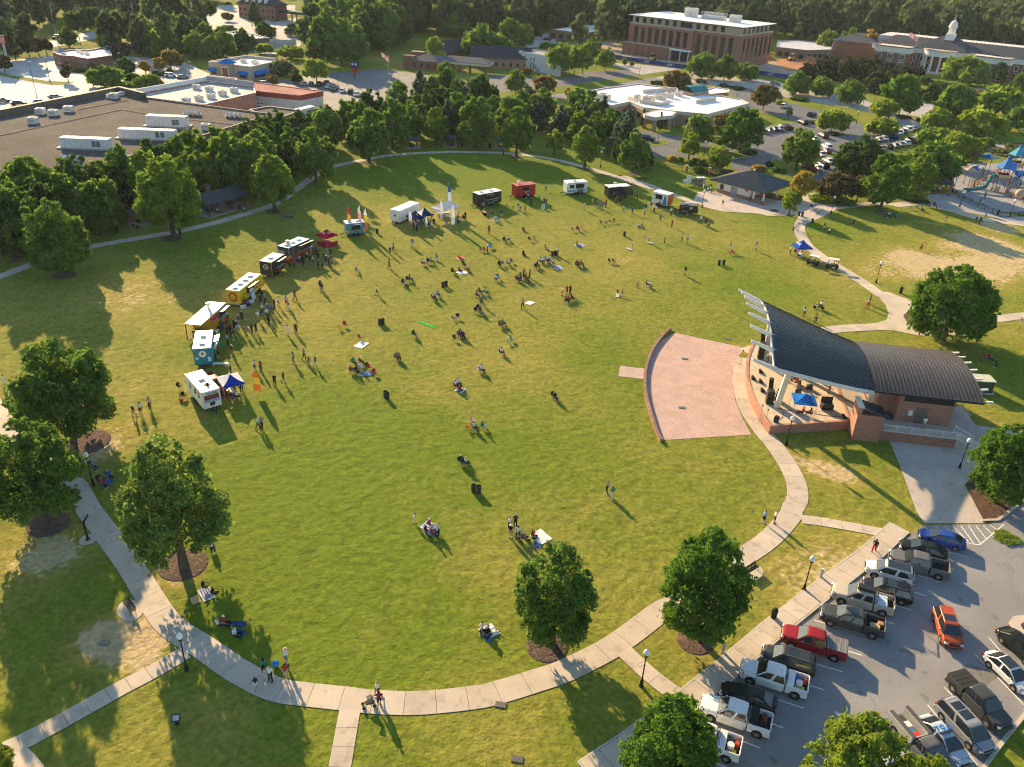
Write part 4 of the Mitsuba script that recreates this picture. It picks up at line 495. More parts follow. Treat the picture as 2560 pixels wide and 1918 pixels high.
def crown_unit(prof, n, size, seed, aspect=1.0, lumps=26, lump=.32, squash=1.0):
 """a crown of unit radius whose height is aspect*2: leaves in clumps on many small boughs set in an uneven profile, sprays standing out of it"""
 r = np.random.default_rng(seed); P = np.array(prof); H = 2 * aspect; ph0 = r.uniform(0, 50)
 def rad(t): return np.interp(t, P[:, 0], P[:, 1])
 def uneven(ph, t): return .84 + .34 * meshkit.noise(np.stack([1.5 * np.cos(ph) + ph0, 1.5 * np.sin(ph), t * 2.6 * aspect], -1), seed)
 t = r.uniform(.01, .98, lumps * 4); t = t[r.random(len(t)) < (rad(t) + .12)][:lumps]; ph = np.arange(len(t)) * 2.39996 + r.uniform(0, .9, len(t))
 lr = lump * r.uniform(.55, 1.3, len(t)) * (.5 + .5 * rad(t)); R = np.maximum(rad(t) * uneven(ph, t) - lr * r.uniform(.45, .95, len(t)), 0)
 C = np.stack([R * np.cos(ph), R * np.sin(ph), t * H], 1)
 C = np.vstack([C, [[0, 0, H * .28], [0, 0, H * .52], [0, 0, H * .74]]]); lr = np.r_[lr, .6 * rad(.3), .52 * rad(.55), .38 * rad(.78)]
 w = lr ** 1.8; idx = r.choice(len(C), n, p=w / w.sum()); d = r.normal(size=(n, 3)); d /= np.linalg.norm(d, axis=1, keepdims=True)
 d[:, 2] = np.where((d[:, 2] < -.2) & (r.random(n) < .6), -d[:, 2], d[:, 2])
 f = r.random(n) ** .3; sp = r.random(n) < .16; f = np.where(sp, 1 + .35 * r.random(n) ** 2, f)
 q = C[idx] + d * (lr[idx] * f)[:, None] * [1, 1, squash]; q += .16 * (np.stack([meshkit.noise(q * 5.5, s) for s in (1, 2, 3)], 1) - .5)
 q[:, 2] = np.maximum(q[:, 2], .01); g = np.percentile(np.hypot(q[:, 0], q[:, 1]), 98 if n > 12000 else 95); q[:, :2] /= g; C[:, :2] /= g; q[:, 2] *= H / np.percentile(q[:, 2], 99.6)
 nr = d * .6 + r.normal(size=(n, 3)) * .62 + [0, 0, .22]; nr /= np.linalg.norm(nr, axis=1, keepdims=True)
 return leaves(q, nr, size * (1.32 if n < 12000 else 1), r, tri=n < 12000), C
def trunk_mesh(h0, h1, r, C, scale, seed):
 rr = np.random.default_rng(seed); m = [tube((0, 0, -.1), (0, 0, h0 + .3), r * 1.25, r * .85), tube((0, 0, h0 + .3), (0, 0, h1), r * .85, r * .2)]
 for c in C[rr.permutation(len(C))[:9]]:
  e = np.array(c) * scale + [0, 0, h0]; z0 = h0 + (e[2] - h0) * .35; m.append(tube((0, 0, z0), e, r * .4, r * .08, n=5))
 return cat(*m)
_proto = {}
def crown_dict(kind, level, var, aspect):
 n, size, lumps, lump = {2: (20000, .06, 95, .21), 1: (4300, .105, 48, .25), 0: (1300, .185, 24, .34)}[level]
 if kind in ('willow',): size *= .85
 asp = round(aspect * 4) / 4; k = (kind, level, var, asp)
 if k not in _proto:
  col, prof, _ = KIND[kind]; m, C = crown_unit(prof, n, size, hash_(kind) + var * 17 + level, asp, lumps, lump)
  _proto[k] = (shape(m, 'leaf', np.array(col) * (1, .98, 1)), C, asp)
 return _proto[k]
def hash_(s): return sum((i + 3) * ord(c) for i, c in enumerate(s)) % 9973
def plant_tree(x, y, h, r, kind, level, label, group=None, name=None):
 var = int(rng.integers(0, 3)); low = {'pine': .45, 'magnolia': .05, 'dark': .1, 'spruce': .04, 'plum': .3, 'rust': .28, 'gold': .25, 'oak': .14, 'maple': .12, 'willow': .18}.get(kind, .2)
 if kind == 'willow': low = .16
 h0 = low * h; ch = h - h0; asp = ch / (2 * r); d, C, qa = crown_dict(kind, level, var, min(max(asp, .5), 2.0)); deg = float(rng.uniform(0, 360))
 n = name or {'pine': 'pine_tree', 'magnolia': 'magnolia_tree', 'spruce': 'spruce_tree'}.get(kind, 'broadleaf_tree')
 k = thing(n, label, 'tree', group, (x, y)); sz = ch / (2 * qa)
 M = T().translate([x, y, h0]).rotate([0, 0, 1], deg).scale([r, r, sz]); add('crown', d, None, parent=k, m=M)
 tr = max(.12, .03 * h) if level else .2
 if level >= 1 and low >= .1:
  add('trunk', trunk_mesh(h0, h0 + ch * .75, tr, C[:, :3] * [r, r, sz], 1, int(rng.integers(1e6))), 'paint', BARK, parent=k, m=at(x, y, 0, deg))
 else: add('trunk', tube((0, 0, -.1), (0, 0, h0 + ch * .5), tr, tr * .3, n=6), 'paint', BARK, parent=k, m=at(x, y))
 return k
PLACES = []      # (x, y, words) filled in by the later parts, used for labels
NEAR_WORDS = ['shading the left rim of the lawn beside the far path', 'standing left of the white food trailer with the blue canopy', 'in its mulch ring at the left edge beside the loop path', 'in a wide mulch ring inside the loop at the lower left', 'in mulch inside the lower loop path beside a white blanket', 'between the loop path and the row of parked pickups', 'cut off by the bottom edge beside the parking pavement', 'rising from the bottom edge in front of the parked cars', 'peeping up at the bottom edge below the car park', 'on the mulch island at the path junction behind the bandstand', 'in the mulch bed at the right edge by the yard', 'peeping in at the lower left corner', 'in front of the dark picnic shelter on the left']
for i, (x, y, h, r, kind, near) in enumerate(L['trees']):
 dist = math.hypot(x, y); lev = 2 if near else (1 if dist < 300 else 0)
 if near: lab = f'{KIND[kind][2]} tree {NEAR_WORDS[i]}'
 else: lab = None
 k = plant_tree(x, y, h, r, kind, lev, lab, 'magnolia trees in front of the town hall' if kind == 'magnolia' else None)
 if lab is None: labels[k]['kind_'] = KIND[kind][2]
def grove(name, poly, n, h0, h1, kinds, group, spacing):
 P = Polygon(poly).buffer(0); pts = []; x0, y0, x1, y1 = P.bounds; tries = 0
 while len(pts) < n and tries < 9000:
  tries += 1; q = (rng.uniform(x0, x1), rng.uniform(y0, y1))
  if P.contains(Point(q)) and all((q[0] - a) ** 2 + (q[1] - b) ** 2 > spacing ** 2 for a, b in pts): pts.append(q)
 for q in pts:
  kd = kinds[int(rng.integers(len(kinds)))]; h = rng.uniform(h0, h1)
  k = plant_tree(q[0], q[1], h, h * rng.uniform(.3, .42), kd, 1 if q[1] < 280 else 0, None, group); labels[k]['kind_'] = KIND[kd][2]
for nm, (poly, n, h0, h1, kinds) in L['grove'].items(): grove(nm, poly, n, h0, h1, kinds, 'trees of the belt round the far side of the lawn', 4.6)
# shrubs
for x, y, r, h, kind in L['shrubs']:
 ck = ('shrub', kind, int(rng.integers(2)))
 if ck not in _proto:
  m, C = crown_unit([(0, .8), (.3, 1), (.6, .9), (.85, .6), (1, .2)], 1500, .17, hash_(kind) + ck[2], .6, 18, .4); _proto[ck] = shape(m, 'leaf', KIND[kind][0])
 k = key('shrub'); scene[k] = {**_proto[ck], 'to_world': T().translate([x, y, 0]).rotate([0, 0, 1], float(rng.uniform(0, 360))).scale([r, r, h / 1.2])}
 tag(k, None, 'shrub', 'shrubs and clipped bushes', (x, y)); labels[k]['kind_'] = KIND[kind][2]
# the woods beyond the town: a mass nobody could count
def woods():
 zones = [([(-420, 330), (-215, 330), (-190, 400), (-60, 500), (-75, 640), (-700, 700), (-800, 400)], 620, 15, 24), ([(-215, 330), (-165, 345), (-150, 395), (-190, 420)], 20, 12, 17),
   ([(-70, 500), (60, 470), (150, 560), (300, 470), (330, 700), (-80, 700)], 860, 15, 24), ([(225, 430), (420, 330), (640, 600), (320, 720), (230, 520)], 700, 13, 21),
   ([(-900, 690), (900, 690), (1500, 1500), (-1500, 1500)], 1300, 17, 26)]
 rr = np.random.default_rng(5); protos = []
 for s in range(5):
  m, _ = crown_unit([(0, .5), (.2, .95), (.45, 1), (.7, .8), (.9, .45), (1, .1)], 260, .38, 900 + s, 1.15, 14, .42); protos.append(m)
 V, F, o, cols = [[], []], [[], []], [0, 0], None
 clear = [Polygon(PO[n]).buffer(6) for n in ('road_far', 'lot_far', 'bank_far_lot', 'building_site')] + [Polygon(b['pts']).buffer(0).buffer(8) for b in L['bld'].values()]
 clear = unary_union([c.buffer(0) for c in clear])
 for poly, n, h0, h1 in zones:
  P = Polygon(poly).buffer(0); x0, y0, x1, y1 = P.bounds; c = 0
  while c < n:
   q = rr.uniform(x0, x1), rr.uniform(y0, y1)
   if not P.contains(Point(q)): continue
   c += 1
   if clear.contains(Point(q)): continue
   h = rr.uniform(h0, h1) * (.8 + .4 * meshkit.noise([[q[0] / 60, q[1] / 60, 0]])[0]); r = h * rr.uniform(.2, .3); m = protos[int(rr.integers(5))]; a = rr.uniform(0, 6.28)
   v = m.vertices * [r, r, h * .8 / 2.3]; v = np.c_[v[:, 0] * math.cos(a) - v[:, 1] * math.sin(a), v[:, 0] * math.sin(a) + v[:, 1] * math.cos(a), v[:, 2]] + [q[0], q[1], h * .2]
   g = 0 if rr.random() < .62 else 1; V[g].append(v); F[g].append(m.faces + o[g]); o[g] += len(v)
 for g, (nm, col, lab) in enumerate([('woodland', (.045, .072, .034), 'dark far-off pine woods closing the horizon'), ('woodland', (.075, .105, .045), 'lighter broadleaf crowns within the far-off woods')]):
  k = add(nm, tm(np.vstack(V[g]), np.vstack(F[g])), 'leaf', col); labels[k] = {'label': lab, 'category': 'woods', 'kind': 'stuff'}
woods()
for nm, poly, n, h0, h1, kinds, grp, sp in LAYOUT['tall_groves']: grove(nm, poly, n, h0, h1, kinds, grp, sp)
# ---------------------------------------------------------------- buildings
BR, BR2, STUCCO, WHITE, DK = (.30, .125, .085), (.24, .095, .07), (.50, .42, .33), (.74, .74, .72), (.03, .03, .035)
def ccw(p):
 p = [tuple(q) for q in p]; return p if Polygon(p).exterior.is_ccw else p[::-1]
def edge_frame(a, b):
 a, b = np.array(a, float), np.array(b, float); d = b - a; Ln = np.linalg.norm(d); d /= Ln; return a, d, np.array([d[1], -d[0]]), Ln
def on_wall(a, b, t0, t1, z0, z1, out0, out1):
 "a box on the outside of the wall from a to b (outline counter-clockwise), t in metres along it"
 a, d, n, _ = edge_frame(a, b); P = [a + d * t0 + n * out0, a + d * t1 + n * out0, a + d * t1 + n * out1, a + d * t0 + n * out1]
 return prism(Polygon(P), z0, z1)
def window(parent, a, b, t0, t1, z0, z1, frame=(.30, .29, .28), mull=0, sill=True, fr=.12):
 k = add('window', on_wall(a, b, t0, t1, z0, z1, -.02, .05), 'paint', frame, parent=parent)
 n = mull + 1; w = (t1 - t0 - fr * (n + 1)) / n
 for i in range(n): add('pane', on_wall(a, b, t0 + fr + i * (w + fr), t0 + fr + i * (w + fr) + w, z0 + fr, z1 - fr, 0, .075), 'window_glass', None, parent=k)
 return k
def shell(name, pts, z, wall, wcol, rcol, label, cat_='building', parapet=.5, t=.35, roofb='concrete', coping=None, z0=0):
 pts = ccw(pts); P = Polygon(pts).buffer(0); k = thing(name, label, cat_, None, tuple(np.mean(pts, 0)))
 add('wall', prism(P.difference(P.buffer(-t, join_style=2)), z0, z), wall, wcol, parent=k)
 add('roof', prism(P.buffer(-t + .01, join_style=2), z - parapet - .2, z - parapet), roofb, rcol, parent=k)
 if coping is not None: add('coping', prism(P.buffer(.06, join_style=2).difference(P.buffer(-t - .05, join_style=2)), z + .002, z + .14), 'paint', coping, parent=k)
 return k, pts
def unit(parent, x, y, z, sx, sy, sz, deg=0, col=(.62, .62, .60), name='air_unit', louvre=True):
 m = box(sx, sy, sz, (0, 0, sz / 2 + .25), .04); k = add(name, cat(m, box(sx * .9, sy * .9, .25, (0, 0, .125))), 'paint', col, parent=parent, m=at(x, y, z, deg))
 if louvre:
  add('fan', cat(*[moved(lathe([(min(sx, sy) * .33, 0), (min(sx, sy) * .33, .12), (.05, .14)], 12), (i - .5) * sx * .5 if sx > 1.6 * sy else 0, 0, sz + .25) for i in ((0, 1) if sx > 1.6 * sy else (.5,))]), 'paint', (.16, .16, .16), parent=k, m=at(x, y, z, deg))
  add('louvre', cat(*[box(sx * .7, .04, .06, (0, -sy / 2 - .012, .5 + i * .14)) for i in range(max(2, int(sz / .22)))]), 'paint', (.25, .25, .25), parent=k, m=at(x, y, z, deg))
 return k
BL = L['bld']
# --- the supermarket with its gravel roof
p = BL['supermarket']['pts']; k, pts = shell('supermarket', p, 6.5, 'brick', (.30, .17, .125), (.115, .107, .10), 'big supermarket with a dark gravel roof and long pale air units', parapet=.35, roofb='gravel', coping=(.23, .20, .18))
a, d, n, Ln = edge_frame(p[0], p[3])
if n[0] < 0: n = -n
for t in np.arange(6, Ln, 9.5): add('pilaster', prism(Polygon([np.array(p[0]) + d * (t + e) + n * o for e, o in ((-.3, -.1), (.3, -.1), (.3, .22), (-.3, .22))]), 0, 6.3), 'paint', (.10, .07, .06), parent=k)
q = [np.array(x) for x in p]
add('parapet', prism(LineString([q[5], q[4] + (q[4] - q[5]) * .5]).buffer(.6, cap_style=2), 6.1, 8.1), 'paint', (.10, .09, .085), parent=k)
add('parapet', prism(LineString([q[5], q[6]]).buffer(.6, cap_style=2), 6.1, 8.0), 'paint', (.13, .115, .10), parent=k)
ax = math.degrees(math.atan2(d[1], d[0]))
def onroof(v): return v
for (x, y), (sx, sy, sz) in zip(LAYOUT['roof_long'], [(11.5, 2.6, 2.3), (10.5, 2.7, 2.6), (14, 2.6, 2.2)]):
 u = unit(k, x, y, 6.15, sx, sy, sz, ax - 68 + 0, (.72, .71, .68), louvre=False)
 add('access_panel', cat(*[box(.9, .05, 1.3, (sx * (.2 + .09 * i), -sy / 2 - .02, 1.4)) for i in range(2)]), 'paint', (.16, .17, .18), parent=u, m=at(x, y, 6.15, ax - 68))
 [add('seam', box(.05, sy + .06, sz * .96, (-sx / 2 + sx * i / 9, 0, sz / 2 + .25)), 'paint', (.5, .49, .47), parent=u, m=at(x, y, 6.15, ax - 68)) for i in range(1, 9)]
 add('curb', box(sx + 1.5, sy + 1, .3, (0, 0, .16)), 'paint', (.38, .36, .34), parent=k, m=at(x, y, 6.15, ax - 68))
for x, y in LAYOUT['roof_racks']:
 u = add('condenser_rack', cat(box(4.6, 2, .12, (0, 0, .5)), *[box(.1, 2, .5, (-2 + i * 1.33, 0, .25)) for i in range(4)]), 'metal', (.4, .4, .4), parent=k, m=at(x, y, 6.15, ax - 68))
 for i in range(4):
  for j in (0, 1): add('condenser', moved(lathe([(.48, 0), (.5, .55), (.36, .72), (.3, .6)], 12), -1.7 + i * 1.13, -.5 + j, .56), 'metal', (.75, .75, .74), parent=u, m=at(x, y, 6.15, ax - 68))
for x, y in LAYOUT['roof_small']: unit(k, x, y, 6.15, 2.3, 1.9, 1.3, ax - 68, (.66, .65, .62))
for i, (a0, b0) in enumerate(LAYOUT['roof_pipes']): add('roof_pipe', pipe([(*a0, 6.3), (*b0, 6.3)], .1, 6), 'paint', (.30, .25, .2), parent=k)
k, pts = shell('supermarket_annex', BL['supermarket_annex']['pts'], 5.2, 'brick', (.30, .17, .125), (.115, .107, .10), 'low gravel-roofed annex at the end of the supermarket', parapet=.3, roofb='gravel', coping=(.5, .46, .42))
# --- strip of shops
k, pts = shell('shop_strip', BL['strip_grey']['pts'], 6, 'brick', (.44, .21, .15), (.46, .45, .43), 'grey-roofed shop block with a white parapet and pink brick wall', parapet=.5, coping=WHITE)
sg = [np.array(x) for x in BL['strip_grey']['pts']]
add('screen_wall', prism(LineString([sg[0], sg[1]]).buffer(.2, cap_style=2), 5.4, 7.3), 'paint', WHITE, parent=k)
add('screen_wall', prism(LineString([sg[1], sg[2]]).buffer(.2, cap_style=2), 5.4, 7.6), 'paint', (.36, .36, .37), parent=k)
for x, y in LAYOUT['strip_units']: unit(k, x, y, 5.5, 2.2, 1.7, 1.2, -22, (.64, .63, .60))
sr = [np.array(x) for x in BL['strip_red']['pts']]
k, pts = shell('red_roof_shop', BL['strip_red']['pts'], 3.6, 'paint', (.70, .66, .60), (.40, .18, .14), 'shop block with a dull red roof, red fascia and white walls', parapet=0)
P = Polygon(pts).buffer(0)
add('fascia', prism(P.buffer(.12, join_style=2).difference(P.buffer(-.3, join_style=2)), 3.5, 5.15), 'paint', (.36, .075, .065), parent=k); add('upper_roof', prism(P.buffer(-.31, join_style=2), 4.7, 4.95), 'gravel', (.46, .23, .19), parent=k)
k, pts = shell('red_entrance_block', LAYOUT['red_block'], 5.8, 'paint', (.36, .10, .09), (.44, .22, .18), 'small red flat-roofed block between the shop strip and the restaurant', parapet=.4, coping=(.8, .78, .74))
# --- restaurant with blue awnings
k, pts = shell('restaurant', BL['pancake']['pts'], 5.2, 'paint', STUCCO, WHITE, 'tan restaurant with bright blue awnings and a blue roofed tower', 'restaurant', parapet=.9, coping=(.68, .62, .54))
pk = [np.array(x) for x in BL['pancake']['pts']]; c0, c1, c2, c3 = pk[0], pk[5], pk[4], pk[3]
def awning(parent, a, b, t0, t1):
 A, d_, n_, _ = edge_frame(a, b); p0, p1 = A + d_ * t0, A + d_ * t1; o = n_ * 1.5
 add('awning', hullm([(*p0, 3.3), (*p1, 3.3), (*(p0 + o), 2.1), (*(p1 + o), 2.1), (*(p0 + n_ * .05), 2.1), (*(p1 + n_ * .05), 2.1)]), 'cloth', (.012, .18, .58), parent=parent)
 window(parent, a, b, t0 + .3, t1 - .3, .7, 2.1, (.2, .15, .12), 3)
fa, fb = c1, c2; Lf = np.linalg.norm(fb - fa); awning(k, fa, fb, 1.8, 6); la, lb = c2, pk[3]; awning(k, la, lb, 1.6, min(9.5, np.linalg.norm(lb - la) - 1)); awning(k, c0, c1, .6, 3.6)
tw = fa + (fb - fa) / Lf * .2 - np.array([2.4, .6]); td = math.degrees(math.atan2(*(fb - fa)[::-1]))
add('tower', box(3.6, 3.6, 6.0, (0, 0, 3)), 'paint', STUCCO, parent=k, m=at(*tw, 0, td)); add('tower_panel', box(2.3, .1, 5.2, (0, -1.84, 2.7)), 'paint', (.20, .10, .07), parent=k, m=at(*tw, 0, td))
add('tower_roof', hullm([(-2.6, -2.6, 6), (2.6, -2.6, 6), (2.6, 2.6, 6), (-2.6, 2.6, 6), (-.1, 0, 7.7), (.1, 0, 7.7), (0, 0, 7.75), (-2.6, -2.6, 5.9), (2.6, 2.6, 5.9), (2.6, -2.6, 5.9), (-2.6, 2.6, 5.9)]), 'paint', (.012, .17, .52), parent=k, m=at(*tw, 0, td))
w = words('IHOP', .75, .06); w.apply_translation([-w.extents[0] / 2, 0, 0]); w.apply_transform(trimesh.transformations.rotation_matrix(math.pi / 2, [1, 0, 0])); w.apply_translation([0, -1.9, 4.3]); add('sign', w, 'paint', (.85, .85, .85), parent=k, m=at(*tw, 0, td), label='white lettering on the tower')
cc = np.mean(pk, 0)
for dx, dy in ((-2, 4), (3, 2), (5, -2)): unit(k, cc[0] + dx, cc[1] + dy, 4.3, 2.2, 1.6, 1.0, td, (.7, .68, .65))
# --- bar and grill with a white roof
k, pts = shell('grill_restaurant', BL['grill']['pts'], 4.6, 'brick', (.22, .085, .07), (.82, .80, .77), 'brick restaurant with a bright white flat roof and pyramid skylight', 'restaurant', parapet=.4, coping=(.62, .58, .52))
g = [np.array(x) for x in BL['grill']['pts']]
for a, b in ((g[7], g[6]), (g[6], g[5]), (g[0], g[7])):
 Lw = np.linalg.norm(b - a)
 for t in np.arange(.8, Lw - 2, 3): window(k, a, b, t, t + 2, .9, 3, (.5, .45, .38), 1)
add('skylight', hullm([(-2, -2, 4.7), (2, -2, 4.7), (2, 2, 4.7), (-2, 2, 4.7), (0, 0, 6.6)]), 'metal', (.42, .46, .52), parent=k, m=at(*(g[0] + (g[4] - g[0]) * .14), 0, -40))
gc = np.mean(g, 0)
for dx, dy in ((0, 0), (3, -2), (-3, 3)): unit(k, gc[0] + dx, gc[1] + dy, 4.25, 1.6, 1.3, .7, -35, (.75, .73, .7))
k, pts = shell('long_white_roofed_building', BL['long_white']['pts'], 4.5, 'paint', (.16, .13, .12), (.80, .78, .74), 'long low building with a sunlit white roof behind a tree row', parapet=.3, coping=(.7, .68, .65))
lc = np.mean(pts, 0)
for dx, dy in ((-14, 4), (12, -3)): unit(k, lc[0] + dx, lc[1] + dy, 4.2, 3, 2.2, 1.4, 10)
tag(add('white_fence', prism(LineString(LAYOUT['white_fence']).buffer(.1, cap_style=2), 0, 3.2), 'paint', (.62, .62, .63)), 'tall white board fence behind the restaurant with blue awnings', 'fence', at=LAYOUT['white_fence'][0])
# --- medical building
k, pts = shell('medical_building', BL['medical']['pts'], 4.6, 'brick', (.40, .245, .185), (.86, .85, .84), 'low brick medical building with a wide bright white roof', parapet=.25, coping=(.70, .64, .55))
P = Polygon(pts).buffer(0); add('band', prism(P.buffer(.09, join_style=2).difference(P.buffer(-.2)), 3.65, 4.55), 'paint', (.62, .56, .48), parent=k)
md = [np.array(x) for x in BL['medical']['pts']]
def span_windows(k, a, b, w, gap, z0, z1, m=2, start=1.2, end=1.2, fr=(.12, .12, .12)):
 Lw = np.linalg.norm(np.subtract(b, a)); t = start
 while t + w < Lw - end: window(k, a, b, t, t + w, z0, z1, fr, m); t += w + gap
for i in (14, 13, 12, 11, 10, 9):
 a, b = md[(i + 1) % 15], md[i]
 a_, b_ = (a, b) if edge_frame(a, b)[2] @ (np.mean(md, 0) - (a + b) / 2) < 0 else (b, a)
 span_windows(k, a_, b_, 2.6, 2.4, .9, 2.5)
mc = np.mean(md, 0)
for (x, y), s in zip(LAYOUT['med_units'], [(5, 3.2, 1.6), (4, 2.4, 1.4), (4, 2.4, 1.4), (3, 2, 1.5), (2, 2, 1.3), (2.6, 1.8, 1.5)]): unit(k, x, y, 4.35, *s, -38, (.66, .61, .54))
for a, b in LAYOUT['med_screens']: add('roof_screen', prism(LineString([a, b]).buffer(.15, cap_style=2), 4.36, 5.6), 'paint', (.60, .54, .46), parent=k)
va = np.array(LAYOUT['med_vault']); vt = np.linspace(0, math.pi, 15); vv = np.array([[(-3.6) * math.cos(t), 2.2 * math.sin(t)] for t in vt]); V = np.vstack([np.c_[vv[:, 0], np.full(15, -4.5), vv[:, 1] + 5.2], np.c_[vv[:, 0], np.full(15, 4.5), vv[:, 1] + 5.2]]); i = np.arange(14)
add('vault_roof', tm(np.vstack([V, V * [1, 1, 1] - [0, 0, .08]]), np.vstack([np.stack([i, i + 1, i + 16], 1), np.stack([i, i + 16, i + 15], 1)])), 'metal', (.02, .28, .27), parent=k, m=at(*va, 0, -50), label='teal barrel vault over the entrance')
add('vault_end', prism(Polygon([(-3.6, 0), *[(x, z_) for x, z_ in vv], (3.6, 0)]), -4.45, -4.3).apply_transform(trimesh.transformations.rotation_matrix(math.pi / 2, [1, 0, 0])).apply_translation([0, -.1, 5.2]), 'window_glass', None, parent=k, m=at(*va, 0, -50)); add('vault_base', box(7.4, 9, 1.4, (0, 0, 4.8)), 'brick', (.40, .245, .185), parent=k, m=at(*va, 0, -50))
k, pts = shell('medical_wing', BL['medical_wing']['pts'], 4.4, 'brick', (.40, .245, .185), (.86, .85, .84), 'small flat brick wing behind the teal vault', parapet=.2, coping=(.70, .64, .55))
P = Polygon(BL['medical_canopy']['pts']).buffer(0); k = thing('entrance_canopy', 'brick drive-through canopy with white roof at the medical building', 'canopy', None, tuple(np.mean(BL['medical_canopy']['pts'], 0)))
add('roof', prism(P, 4.0, 4.5), 'concrete', (.86, .85, .83), parent=k); add('band', prism(P.buffer(.1).difference(P.buffer(-.3)), 3.5, 4.62), 'paint', (.62, .56, .48), parent=k)
for q in BL['medical_canopy']['pts'][:1] + BL['medical_canopy']['pts'][2:5]:
 qq = np.array(q) + (np.mean(BL['medical_canopy']['pts'], 0) - q) * .12; add('pier', box(1.0, 1.0, 3.6, (0, 0, 1.8)), 'brick', (.40, .245, .185), parent=k, m=at(*qq, 0, -40))
k = thing('generator', 'turquoise generator box beside the medical building', 'generator', None, tuple(LAYOUT['generator'])); add('housing', box(3.4, 1.6, 1.7, (0, 0, 1.0), .06), 'paint', (.10, .42, .42), parent=k, m=at(*LAYOUT['generator'], 0, -30)); add('grille', cat(*[box(.5, .05, 1.1, (-1 + i * .66, -.82, 1.0)) for i in range(4)]), 'paint', DK, parent=k, m=at(*LAYOUT['generator'], 0, -30)); add('skid', box(3.6, 1.7, .2, (0, 0, .1)), 'paint', DK, parent=k, m=at(*LAYOUT['generator'], 0, -30))
# --- other blocks
k, pts = shell('flat_brick_building', BL['flat_brick']['pts'], 4.8, 'brick', (.26, .13, .10), (.84, .83, .81), 'flat brick building with a white roof and roof domes', parapet=.25, coping=(.20, .17, .15))
f = [np.array(x) for x in BL['flat_brick']['pts']]; span_windows(k, f[0], f[4], 3.2, 2, .6, 3, 2); span_windows(k, f[4], f[3], 3, 3, .6, 3, 2)
fc_ = np.mean(f, 0)
for dx, dy in ((-3, -6), (3, 2), (8, -2)): add('roof_dome', lathe([(1.9, 0), (1.7, .7), (1.1, 1.2), (.1, 1.45)], 14), 'paint', (.7, .7, .7), parent=k, m=at(fc_[0] + dx, fc_[1] + dy, 4.55))
k, pts = shell('white_block', BL['white_block']['pts'], 7.4, 'paint', (.60, .60, .60), (.36, .33, .30), 'white two-storey block with slit windows and an outside stair', parapet=.3, coping=(.5, .5, .5))
w_ = [np.array(x) for x in BL['white_block']['pts']]; a, b = w_[0], w_[4]; Lw = np.linalg.norm(b - a)
for t in (1.6, 3.6): window(k, a, b, t, t + .6, 1.8, 5.8, DK)
for t in (7.4, 9.4):
 for zz in (1, 4.2): window(k, a, b, t, t + .55, zz, zz + 1.6, DK)
add('stair', on_wall(a, b, 7, 10, 3.5, 3.7, .0, 1.2), 'paint', (.3, .3, .3), parent=k); add('stair', hullm([(*(a + (b - a) / Lw * t + edge_frame(a, b)[2] * o), zz) for t, zz in ((10, 3.7), (14, .1)) for o in (.1, 1.2) for zz in (zz, zz - .25)]), 'paint', (.3, .3, .3), parent=k)
# --- the brick office block
om = [np.array(x) for x in BL['office_mid']['pts']]; A0, A1, C1, C0 = om[0], om[5], om[4], om[3]; R1 = om[2]
fd = (A1 - A0) / np.linalg.norm(A1 - A0); rd = np.array([-fd[1], fd[0]]); rd = rd if rd @ (R1 - C0) > 0 else -rd; dep = (R1 - C0) @ rd
W_ = (C0 - A0) @ fd; mid0 = (A1 - A0) @ fd
def loc(s, t): return A0 + fd * s + rd * t
k = thing('office_block', 'large four-storey brick office block with an overhanging white roof', 'office building', None, tuple(loc(W_ / 2, dep / 2)))
main = [loc(0, 0), loc(mid0, 0), loc(mid0, 1.6), loc(W_, 1.6), loc(W_, dep), loc(0, dep)]; front = ccw(main)
P = Polygon(main); add('wall', prism(P, 0, 14.8), 'brick', BR, parent=k); add('ledge', prism(P.buffer(.15, join_style=2).difference(P.buffer(-1.3, join_style=2)), 14.801, 15.05), 'paint', (.52, .47, .42), parent=k)
lowp = Polygon([loc(-1.5, -2.2), loc(mid0 - 11, -2.2), loc(mid0 - 11, .1), loc(-1.5, .1)]); add('podium', prism(lowp, 0, 5.8), 'brick', (.28, .12, .085), parent=k); add('podium_coping', prism(lowp.buffer(.1, join_style=2), 5.801, 6), 'paint', (.5, .45, .4), parent=k)
for i in range(6): add('buttress', prism(Polygon([loc(-1.2 + i * 3.9, -2.6), loc(-.7 + i * 3.9, -2.6), loc(-.7 + i * 3.9, -2.1), loc(-1.2 + i * 3.9, -2.1)]), 0, 5.6), 'brick', (.2, .08, .06), parent=k)
P2 = Polygon([loc(.9, 1.4), loc(W_ - .9, 2.6), loc(W_ - .9, dep - 1), loc(.9, dep - 1)]); add('top_storey', prism(P2, 14.8, 18.4), 'paint', (.42, .35, .28), parent=k)
P3 = P2.buffer(1.7, join_style=2); add('roof', prism(P3, 18.4, 18.75), 'paint', (.86, .85, .82), parent=k); add('roof_edge', prism(P3.buffer(.1, join_style=2).difference(P3.buffer(-.3, join_style=2)), 18.3, 18.6), 'paint', (.10, .09, .085), parent=k)
fa, fb, fc2, fe = loc(0, 0), loc(mid0, 0), loc(mid0, 1.6), loc(W_, 1.6); rr_ = loc(W_, dep)
for i in range(8): window(k, fa, fb, 3.3 + i * 4.1, 5.6 + i * 4.1, 6.6, 13.6, (.10, .08, .07), 1)
for i in range(5): window(k, fc2, fe, 1.5 + i * 4.3, 3.9 + i * 4.3, 3.0, 13.6, (.10, .08, .07), 1)
for i in range(7): window(k, fe, rr_, 2.2 + i * 4.8, 4.4 + i * 4.8, 4.4, 13.4, (.10, .08, .07), 1)
ta, tb = np.array(P2.exterior.coords[0]), np.array(P2.exterior.coords[1]); tc = np.array(P2.exterior.coords[2])
